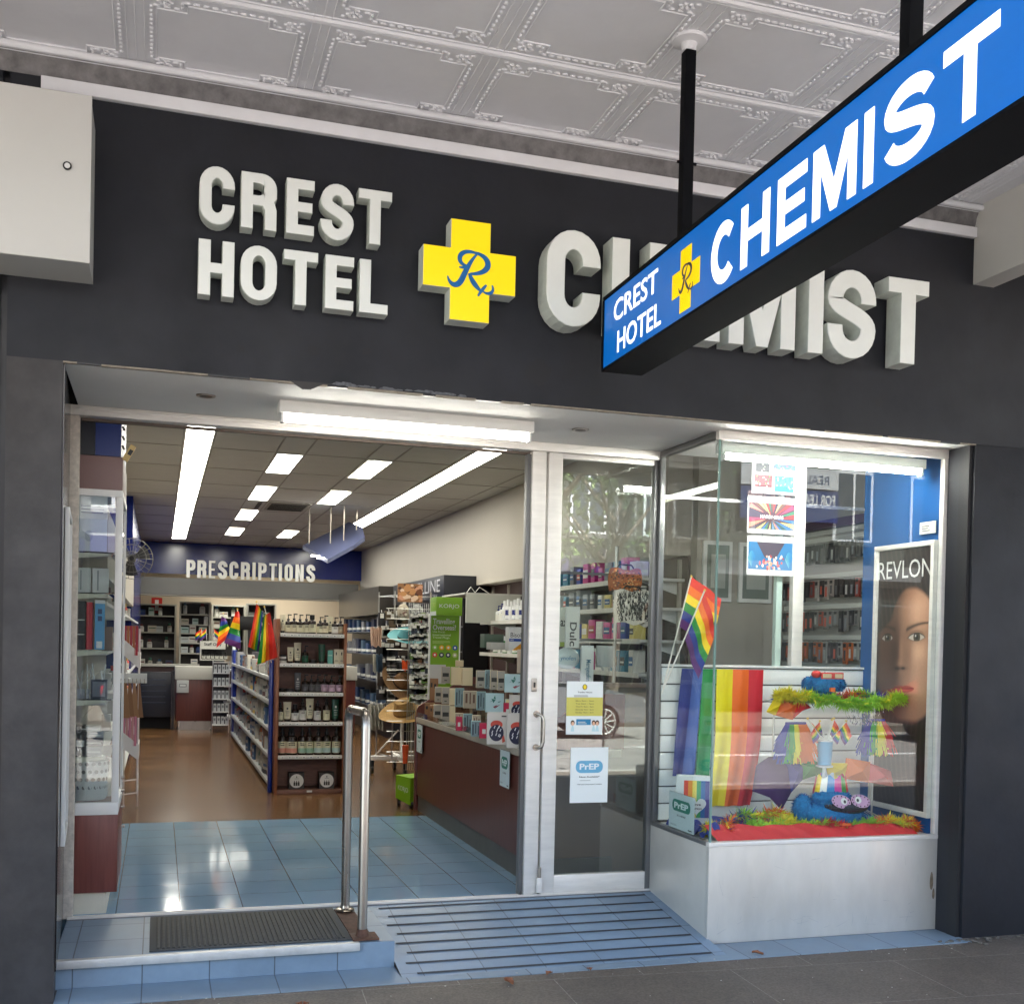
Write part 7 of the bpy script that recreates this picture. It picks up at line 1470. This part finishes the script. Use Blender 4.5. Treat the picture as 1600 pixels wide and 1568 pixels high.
# tinsel
q = MB(); rr = random.Random(6)
for i in range(260): x = rr.uniform(3.9, 4.1); y = rr.uniform(.42, .52); z = 1.28 - rr.random() * .12; q.add([(x, y, z), (x + .004, y, z + .002), (x + rr.uniform(-.02, .02), y, z + rr.uniform(.01, .03))], [(0, 1, 2)], [col(20, 60, 60, .2), col(200, 206, 214, .2), col(30, 90, 50, .2), col(30, 40, 100, .2)][i % 4])
tag(q.build('tinsel', recalc=False), 'dark green and silver tinsel hanging under the upper shelf', 'tinsel')
# blue toy with red sunglasses (generic)
def fur(q_, balls, n, cols_, seed, ln=.014):
    rr = random.Random(seed)
    for c_, r_ in balls:
        for i in range(n):
            d_ = Vector((rr.gauss(0, 1), rr.gauss(0, 1), rr.gauss(0, 1))).normalized(); p = Vector(c_) + Vector((d_.x * r_[0], d_.y * r_[1], d_.z * r_[2])); nn = Vector((d_.x / r_[0], d_.y / r_[1], d_.z / r_[2])).normalized(); s_ = nn.cross(Vector((rr.random(), rr.random(), rr.random()))).normalized() * .0025
            q_.add([p - s_, p + s_, p + nn * ln * rr.uniform(.4, 1) + Vector((rr.uniform(-.004, .004), 0, -.005))], [(0, 1, 2)], cols_[i % len(cols_)])
FU = [col(22, 110, 170, .9), col(14, 84, 146, .9), col(50, 140, 190, .9), col(18, 70, 150, .9)]
PB = mat("blue_plush", (22, 118, 176), .9, noise=.3, nscale=70, bump=.004, bscale=120)
t = thing('plush_toy', 'round blue plush with red sunglasses on the upper shelf', 'plush toy', (3.73, .5, 1.375))
q = MB(); q.ball((0, 0, .035), (.105, .07, .062), PB, 18, 10); q.ball((-.105, .0, .03), (.032, .03, .04), PB, 10, 6); q.ball((.108, 0, .03), (.032, .03, .035), PB, 10, 6); fur(q, (((0, 0, .035), (.105, .07, .062)), ((-.105, 0, .03), (.032, .03, .04)), ((.108, 0, .03), (.032, .03, .035))), 700, FU, 1); q.build('body', t, recalc=False)
q = MB(); q.box(-.065, .085, -.075, -.068, .062, .10, col(206, 44, 34, .3), .006); q.box(-.055, -.0, -.079, -.075, .068, .092, col(210, 190, 150, .2)); q.box(.025, .075, -.079, -.075, .068, .092, col(210, 190, 150, .2)); q.ball((-.07, -.03, .088), (.03, .03, .022), col(206, 44, 34, .6)); q.build('sunglasses', t)
q = MB(); q.box(.0, .03, -.075, -.06, -.012, .012, col(232, 110, 40)); q.build('foot', t)
t = thing('plush_toy', 'large dark blue plush with a spotted eye mask on the bay floor', 'plush toy', (3.78, .46, .58))
q = MB(); q.ball((0, 0, .07), (.20, .12, .085), PB, 22, 12); q.ball((-.18, .02, .09), (.06, .06, .09), PB, 12, 8); q.ball((.2, .0, .02), (.10, .08, .035), PB, 12, 8); q.ball((-.02, -.02, .16), (.12, .09, .06), PB, 16, 8); fur(q, (((0, 0, .07), (.20, .12, .085)), ((-.18, .02, .09), (.06, .06, .09)), ((.2, 0, .02), (.10, .08, .035)), ((-.02, -.02, .16), (.12, .09, .06))), 900, FU, 2, .02); q.build('body', t, recalc=False)
q = MB(); q.ball((.05, -.06, .115), (.155, .075, .05), mat("sequin_black", (44, 44, 50), .25, .4, noise=.6, nscale=120), 20, 8); q.build('sequin_trim', t)
q = MB()
for s_, cx_ in ((-1, -.02), (1, .11)):
    A = Art((cx_, -.125, .155), (1, 0, -.15), (0, .1, 1), q); A.ell(0, 0, .066, .038, col(206, 160, 196), 1, 22); 
    for i in range(12): A.ell(.056 * cos(i * .52), .030 * sin(i * .52), .005, .005, TXT, 2, 6)
    A.ell(.018 * -s_, .004, .022, .020, col(236, 236, 230), 3, 14); A.ell(.022 * -s_, .002, .009, .010, TXT, 4, 10)
q.build('eye_mask', t)
q = MB(); cl = [(206, 40, 50), (236, 200, 40), (236, 236, 230), (40, 130, 190), (206, 60, 150), (60, 150, 70)]
for k in range(14): a0 = k / 14; q.sheet(lambda u, v, a0=a0: ((.11 - .02 * v) * cos(2 * pi * (a0 + u / 14)) - .01, (.08 - .01 * v) * sin(2 * pi * (a0 + u / 14)), .19 + .10 * v + .012 * sin(8 * (a0 + u / 14) * 6.28)), 3, 3, col(*cl[k % 6]))
q.build('party_hat', t)
q = MB(); q.box(-.03, .04, -.14, -.12, -.02, .03, col(230, 110, 40)); q.box(.16, .21, -.10, -.08, -.02, .015, col(230, 130, 50)); q.build('foot', t)
# cup of small flags on a white pedestal
t = thing('flag_cup', 'light blue cup full of little flags in the middle of the window display', 'cup', (3.75, .5, .93)); q = MB(); q.lathe([(.040, 0), (.046, .14), (.047, .142)], col(112, 170, 206, .35), 22); q.build('cup_body', t); q = MB(); q.lathe([(.0465, .138), (.0475, .146)], WHITE, 22); q.lathe([(.038, .1), (.038, .128)], col(90, 110, 120), 16); q.build('rim', t)
for i, (u, v, dx_, yaw_) in enumerate(((1262, 1122, -.09, 0), (1281, 1126, .0, pi), (1300, 1124, -.02, 0), (1303, 1122, .03, 0), (1322, 1126, .07, 0))):
    x, z = px(u, v, .46); flag('hand_flag', (3.745 + dx_ * .12, .48, 1.06), (x, .46, z), .11, .075, '%s little rainbow hand flag from the left in the blue cup' % ORD[i], 'hand flags in the blue cup', wave=.006, droop=.55 + .06 * i, yaw=yaw_ if i != 1 else pi)
t = place(MB().lathe([(.06, 0), (.06, .008), (.012, .012), (.012, .32), (.05, .328), (.05, .336)], WHITE, 18), 'pedestal', (3.75, .5, .59), 'white pedestal under the blue cup', 'pedestal')
# tassels
def tassel(cx_, cz, w, h, cols, label, seed, y=.5):
    rr = random.Random(seed); q = MB(); n = len(cols)
    for i in range(620): s_ = rr.random(); c = cols[min(n - 1, int(s_ * n))]; x = cx_ + (s_ - .5) * w * .45; x2 = cx_ + (s_ - .5) * w * .85 + rr.gauss(0, .014); z2 = cz - h * rr.uniform(.45, 1.1); yy = y + rr.uniform(-.03, .03); q.add([(x, y, cz), (x + .003, y, cz), (x2 + .0035, yy, z2), (x2 - .002, yy + .002, z2)], [(0, 1, 2, 3)], col(*c))
    q.tube([(cx_ - w * .22, y, cz), (cx_ + w * .22, y, cz)], .008, col(*cols[0]), 6); tag(q.build('tassel', recalc=False), label, 'tassel')
tassel(3.55, 1.175, .30, .22, [BL, GN, YE, OR_, OR_], 'blue green yellow and orange fringe hanging left of the flag cup', 1)
tassel(4.13, 1.19, .26, .20, [BL, GN, YE, RD], 'blue green yellow and red fringe hanging right of the flag cup', 2, .54)
# party umbrella / fan hats
def fanny(cx_, cz, y, rx_, rz_, a0, a1, cols, label, name, depth=.05):
    t = thing(name, label, 'party fan', (cx_, y, cz)); n = len(cols)
    for i, c in enumerate(cols):
        q = MB(); b0 = a0 + (a1 - a0) * i / n; b1 = a0 + (a1 - a0) * (i + 1) / n
        q.sheet(lambda u, v: (rx_ * (.12 + .88 * v) * cos(b0 + (b1 - b0) * u), depth * sin(u * pi) * v - depth * v, rz_ * (.12 + .88 * v) * sin(b0 + (b1 - b0) * u)), 6, 6, col(*c, .5)); q.build('panel', t, recalc=False)
    return t
def um(pts, label, y):
    t = thing('umbrella_panel_display', label, 'umbrella', (3.7, y, .9))
    for c, P_ in pts:
        V_ = [px(u, v, y) for u, v in P_]; cx_ = sum(a for a, b in V_) / len(V_); cz = sum(b for a, b in V_) / len(V_); q = MB(); vs = [(cx_ - 3.7, -.045, cz - .9)] + [(a - 3.7, .0, b - .9) for a, b in V_]; n = len(V_)
        q.add(vs, [(0, 1 + i, 1 + (i + 1) % n) for i in range(n)], col(*c, .5), True); q.add([(x, y_ + .02, z) for x, y_, z in vs], [(0, 1 + (i + 1) % n, 1 + i) for i in range(n)], col(*c, .5), True); q.build('fabric_panel', t, recalc=False)
    return t
um([((60, 24, 84), [(1178, 1236), (1184, 1196), (1204, 1182), (1222, 1182), (1232, 1200), (1236, 1238), (1222, 1264), (1205, 1246)]), ((30, 40, 130), [(1222, 1182), (1250, 1192), (1256, 1200), (1254, 1218), (1236, 1238), (1230, 1200)]), ((24, 130, 50), [(1225, 1181), (1262, 1180), (1292, 1200), (1290, 1206), (1254, 1218), (1252, 1196)]), ((230, 200, 20), [(1290, 1192), (1325, 1192), (1320, 1212), (1296, 1210)]), ((226, 110, 40), [(1325, 1184), (1360, 1190), (1358, 1222), (1319, 1216)]), ((206, 70, 76), [(1360, 1192), (1392, 1204), (1396, 1228), (1358, 1222)])], 'opened rainbow umbrella lying behind the large blue plush', .56)
um([((230, 196, 20), [(1200, 1112), (1216, 1085), (1224, 1085), (1212, 1117)]), ((226, 100, 26), [(1224, 1085), (1250, 1090), (1238, 1124), (1212, 1117)]), ((200, 36, 40), [(1250, 1090), (1254, 1094), (1268, 1105), (1254, 1110), (1246, 1108), (1238, 1124)])], 'small folded yellow orange and red umbrella under the left end of the upper shelf', .52)
# cloth draped along the front sill
q = MB()
q.sheet(lambda u, v: (2.885 + .04 * (1 - v) * (1 - u) + (4.22 - 2.885) * u, .245 + .09 * v + .006 * sin(u * 37 + 3 * v) + .003 * sin(u * 91 + 5 * v), .55 + (.074 + .005 * sin(u * 17) + .004 * sin(u * 43) - .03 * u) * v), 90, 8, col(200, 36, 40, .6)); tag(q.build('red_cloth', recalc=False), 'crumpled red cloth draped along the front sill of the bay', 'cloth')
q = MB(); q.sheet(lambda u, v: (2.90 + .10 * u, .30 + .55 * v, .556 + .05 * sin(u * 3.1) * (1 + .5 * sin(v * 13)) + .02 * sin(v * 31)), 8, 30, col(30, 48, 130, .6)); tag(q.build('blue_cloth', recalc=False), 'blue cloth crumpled along the side sill of the bay', 'cloth')
q = MB(); q.sheet(lambda u, v: (3.0 + 1.25 * u, .40 + .45 * v, .552 + .025 * sin(u * 27 + v * 4) * sin(v * 9) + .02), 60, 12, col(30, 50, 140, .6)); tag(q.build('blue_cloth', recalc=False), 'blue cloth spread over the bay floor behind the boas', 'cloth')
# leaning sign and carrier bag
prep_card((2.872, .58, .556), .32, .205, 'green PrEP sign leaning against the side pane of the display bay', 0, -pi / 2)
cb = thing('carrier_bag', 'white paper bag with rainbow stripes and a white heart in the bay corner', 'paper bag', (2.99, .68, .556)); q = MB(); q.box(-.10, .10, -.04, .04, 0, .30, col(224, 226, 222, .6), .004); q.build('bag_body', cb)
A = Art((-.10, -.0405, 0), (1, 0, 0), (0, 0, 1))
for i, c in enumerate(((226, 80, 60), (236, 150, 60), (240, 216, 90), (60, 160, 90), (50, 110, 170), (90, 80, 150))): A.rect(.045 + i * .0245, .06, .045 + (i + 1) * .0245, .275, col(*c), 1)
hpnt = [(.12 + .055 * 16 * sin(t_) ** 3 / 16, .13 + .055 * (13 * cos(t_) - 5 * cos(2 * t_) - 2 * cos(3 * t_) - cos(4 * t_)) / 16) for t_ in [2 * pi * i / 30 for i in range(30)]]; A.poly(hpnt[::-1], col(232, 234, 232), 2); A.text("love", .095, .13, .145, .145, TXT, 3); A.text("always", .09, .105, .15, .12, TXT, 3); A.mb.build('print', cb); cb.rotation_euler = (0, 0, -.45)
# large hand flags behind the side pane
flag('rainbow_flag', P3(1036, 1075, .75), P3(1080, 900, .72), .30, .30, 'rainbow flag on a white stick leaning left, behind the side pane', 'window flags', wave=.016, droop=.42, yaw=.0, along=False)
flag('rainbow_flag', P3(1034, 1082, .62), P3(1101, 922, .60), .26, .30, 'rainbow flag on a white stick crossing the other, behind the side pane', 'window flags', wave=.016, droop=.9, yaw=.0)
q = MB(); q.box(3.93, 4.26, .60, .88, .556, .562, WIRE)
for i in range(14): q.tube([(3.95 + i * .022, .58, .575), (3.98 + i * .022, .86, .62)], .0022, WIRE, 5)
for a in ((3.94, .58, 3.94, .86), (4.25, .58, 4.25, .86)): q.tube([(a[0], a[1], .575), (a[2], a[3], .62)], .004, WIRE, 5)
tag(q.build('wire_tray'), 'chrome wire tray below the framed portrait', 'wire tray')

# ================================================================== ACROSS THE STREET (seen in the glass)
def facade(x0, x1, z1, rgb, label, y=-21.0, ground=(60, 60, 62), sign=None, cols_=4, storeys=3):
    t = thing('building', label, 'building', ((x0 + x1) / 2, y, 0), 0, None); wc = mat("facade_%d_%d_%d" % rgb, rgb, .8, noise=.08)
    q = MB(); q.box(x0, x1, y - 8, y, 3.8, z1, wc); q.box(x0, x1, y - 8, y - .4, 0, 3.8, col(*ground)); q.box(x0, x0 + .5, y - .4, y, 0, 3.8, wc); q.box(x1 - .5, x1, y - .4, y, 0, 3.8, wc); q.box(x0 - .1, x1 + .1, y, y + .25, z1 - .4, z1, wc); L(q, 'wall', t)
    w_ = (x1 - x0) / cols_
    for s_ in range(storeys):
        for c_ in range(cols_):
            xa = x0 + w_ * (c_ + .28); za = 4.7 + s_ * 3.1
            if za + 1.8 > z1 - .5: continue
            q = MB(); q.box(xa - .08, xa + w_ * .44 + .08, y, y + .06, za - .08, za + 1.88, WHITE); q.box(xa, xa + w_ * .44, y + .05, y + .07, za, za + 1.8, col(50, 60, 70, .1)); q.box(xa + w_ * .22 - .03, xa + w_ * .22 + .03, y + .07, y + .09, za, za + 1.8, WHITE); q.box(xa - .15, xa + w_ * .44 + .15, y, y + .2, za - .2, za - .08, wc); L(q, 'window', t)
    q = MB(); q.box(x0, x1, y, y + 2.6, 3.4, 3.75, col(*[(60, 54, 110), (120, 120, 116), (70, 34, 34), (50, 58, 54)][hash_i(label) % 4])); L(q, 'awning', t)
    for k in range(3): q = MB(); q.box(x0 + .8 + k * (x1 - x0 - 1) / 3, x0 + .8 + (k + .8) * (x1 - x0 - 1) / 3, y - .4, y - .36, .5, 3.1, col(90, 100, 104, .1)); L(q, 'shop_window', t)
    if sign: A_ = Art((x1 - 1, y + 2.61, 3.45), (-1, 0, 0), (0, 0, 1)); A_.text(sign, 0, .04, min(5, x1 - x0 - 2), .26, LBW, 1, .01); L(A_.mb, 'lettering', t)
    return t
def lease_sign(x, z, y=-20.9):
    t = thing('lease_board', 'white lease sign board on the building across the street', 'sign board', (x, y, z)); q = MB(); q.box(-1.5, 1.5, 0, .05, 0, .55, col(190, 192, 190)); q.box(-1.5, 1.5, 0, .05, -.9, -.05, col(40, 60, 110)); q.build('panel', t)
    A_ = Art((1.5, .051, 0), (-1, 0, 0), (0, 0, 1)); A_.text("REAL ESTATE", .3, .12, 2.2, .36, col(40, 60, 90), 1, .01); A_.text("FOR LEASE", .1, -.45, 1.3, -.15, LBW, 1, .02); A_.text("9769 3889", 1.5, -.45, 2.8, -.15, col(230, 190, 190), 1, .02); A_.mb.build('lettering', t)
def hash_i(s): return sum(ord(c) for c in s)
facade(-14, -5, 11, (120, 112, 100), 'cream three storey building across the street', sign="CAFE"[:0] or None)
facade(-5, 4, 9.5, (190, 186, 178), 'pale rendered building across the street')
facade(4, 12, 12.5, (96, 96, 88), 'tall stone coloured building across the street')
facade(12, 22, 8.5, (70, 74, 66), 'low red brick building across the street')
facade(22, 34, 14, (90, 94, 92), 'large grey building farther along the street', sign="REAL ESTATE")
lease_sign(16.2, 6.0)
def car(x, y, rgb, label, rz=0.0):
    t = thing('parked_car', label, 'car', (x, y, -.15), rz, 'cars across the street'); P_ = col(*rgb, .2)
    q = MB(); body = [(-2.2, .32), (2.2, .30), (2.28, .55), (2.2, .80), (1.35, .95), (.75, 1.38), (-.9, 1.45), (-1.75, 1.05), (-2.25, .95), (-2.32, .6)]; q.prism(body, -.85, .85, P_); q.build('body', t)
    for s_ in (-1, 1):
        q = MB(); yy = .853 * s_; q.add([(-1.5, yy, 1.02), (1.15, yy, .97), (.68, yy * .98, 1.32), (-.85, yy * .98, 1.38)], [(0, 1, 2, 3)], col(24, 30, 36, .05)); q.build('window', t)
        for x_ in (-1.38, 1.38):
            q = MB(); q.tube([(x_, .68 * s_, .33), (x_, .88 * s_, .33)], .33, BLACK, 24); w_ = q.build('wheel', t)
            q = MB(); q.tube([(x_, .86 * s_, .33), (x_, .89 * s_, .33)], .06, ALU, 12)
            for k in range(10): a = k * pi / 5; q.tube([(x_ + .05 * cos(a), .888 * s_, .33 + .05 * sin(a)), (x_ + .24 * cos(a + .1), .892 * s_, .33 + .24 * sin(a + .1))], .014, ALU, 5)
            q.tube([(x_ + .235 * cos(j * pi / 14), .885 * s_, .33 + .235 * sin(j * pi / 14)) for j in range(28)], .014, ALU, 6, closed=True); q.build('rim', w_)
        q = MB(); q.box(2.12, 2.27, .45 * s_, .8 * s_, .62, .76, col(230, 230, 226, .1), .02); q.build('headlight', t)
        q = MB(); q.box(-2.31, -2.2, .5 * s_, .82 * s_, .75, .9, col(170, 20, 20, .2), .02); q.build('tail_light', t)
    return t
car(6.6, -13.1, (112, 112, 116), 'silver grey car parked across the street'); car(16.5, -13.1, (120, 22, 24), 'dark red car parked farther along the street'); car(1.4, -13.1, (60, 64, 70), 'dark grey car parked across the street')
def tree(x, y, h, seed, label):
    rr = random.Random(seed); t = thing('street_tree', label, 'tree', (x, y, 0)); q = MB(); q.tube([(0, 0, 0), (.05, 0, h * .3), (-.04, .05, h * .5), (.1, 0, h * .7)], [.16, .12, .10, .05], mat("bark", (110, 96, 82), .9, noise=.3, nscale=10), 10)
    for i in range(9): a = rr.uniform(0, 6.28); z = h * rr.uniform(.42, .66); q.tube([(0, 0, z), (cos(a) * .7, sin(a) * .7, z + h * .12), (cos(a) * 1.4, sin(a) * 1.4, z + h * .25)], [.06, .04, .015], mat("bark", (110, 96, 82)), 6)
    q.build('trunk', t); q = MB(); G_ = [mat("leaf_a", (58, 84, 34), .7), mat("leaf_b", (84, 108, 46), .7), mat("leaf_c", (40, 64, 28), .7)]
    for c in range(34):
        cx_, cy_, cz = rr.gauss(0, .95), rr.gauss(0, .95), h * .78 + rr.gauss(0, h * .11)
        for i in range(60): p = Vector((cx_ + rr.gauss(0, .3), cy_ + rr.gauss(0, .3), cz + rr.gauss(0, .25))); a = Vector((rr.gauss(0, 1), rr.gauss(0, 1), rr.gauss(0, 1))).normalized() * .09; b = a.cross(Vector((rr.random(), rr.random(), 1))).normalized() * .05; q.add([p - a, p + b, p + a, p - b], [(0, 1, 2, 3)], G_[(c + i) % 3])
    q.build('crown', t, recalc=False); return t
tree(4.4, -6.8, 6.5, 1, 'street tree at the kerb right of the shop'); tree(-3.6, -6.8, 7, 2, 'street tree at the kerb left of the shop'); tree(9.8, -16.2, 7, 3, 'street tree across the road')
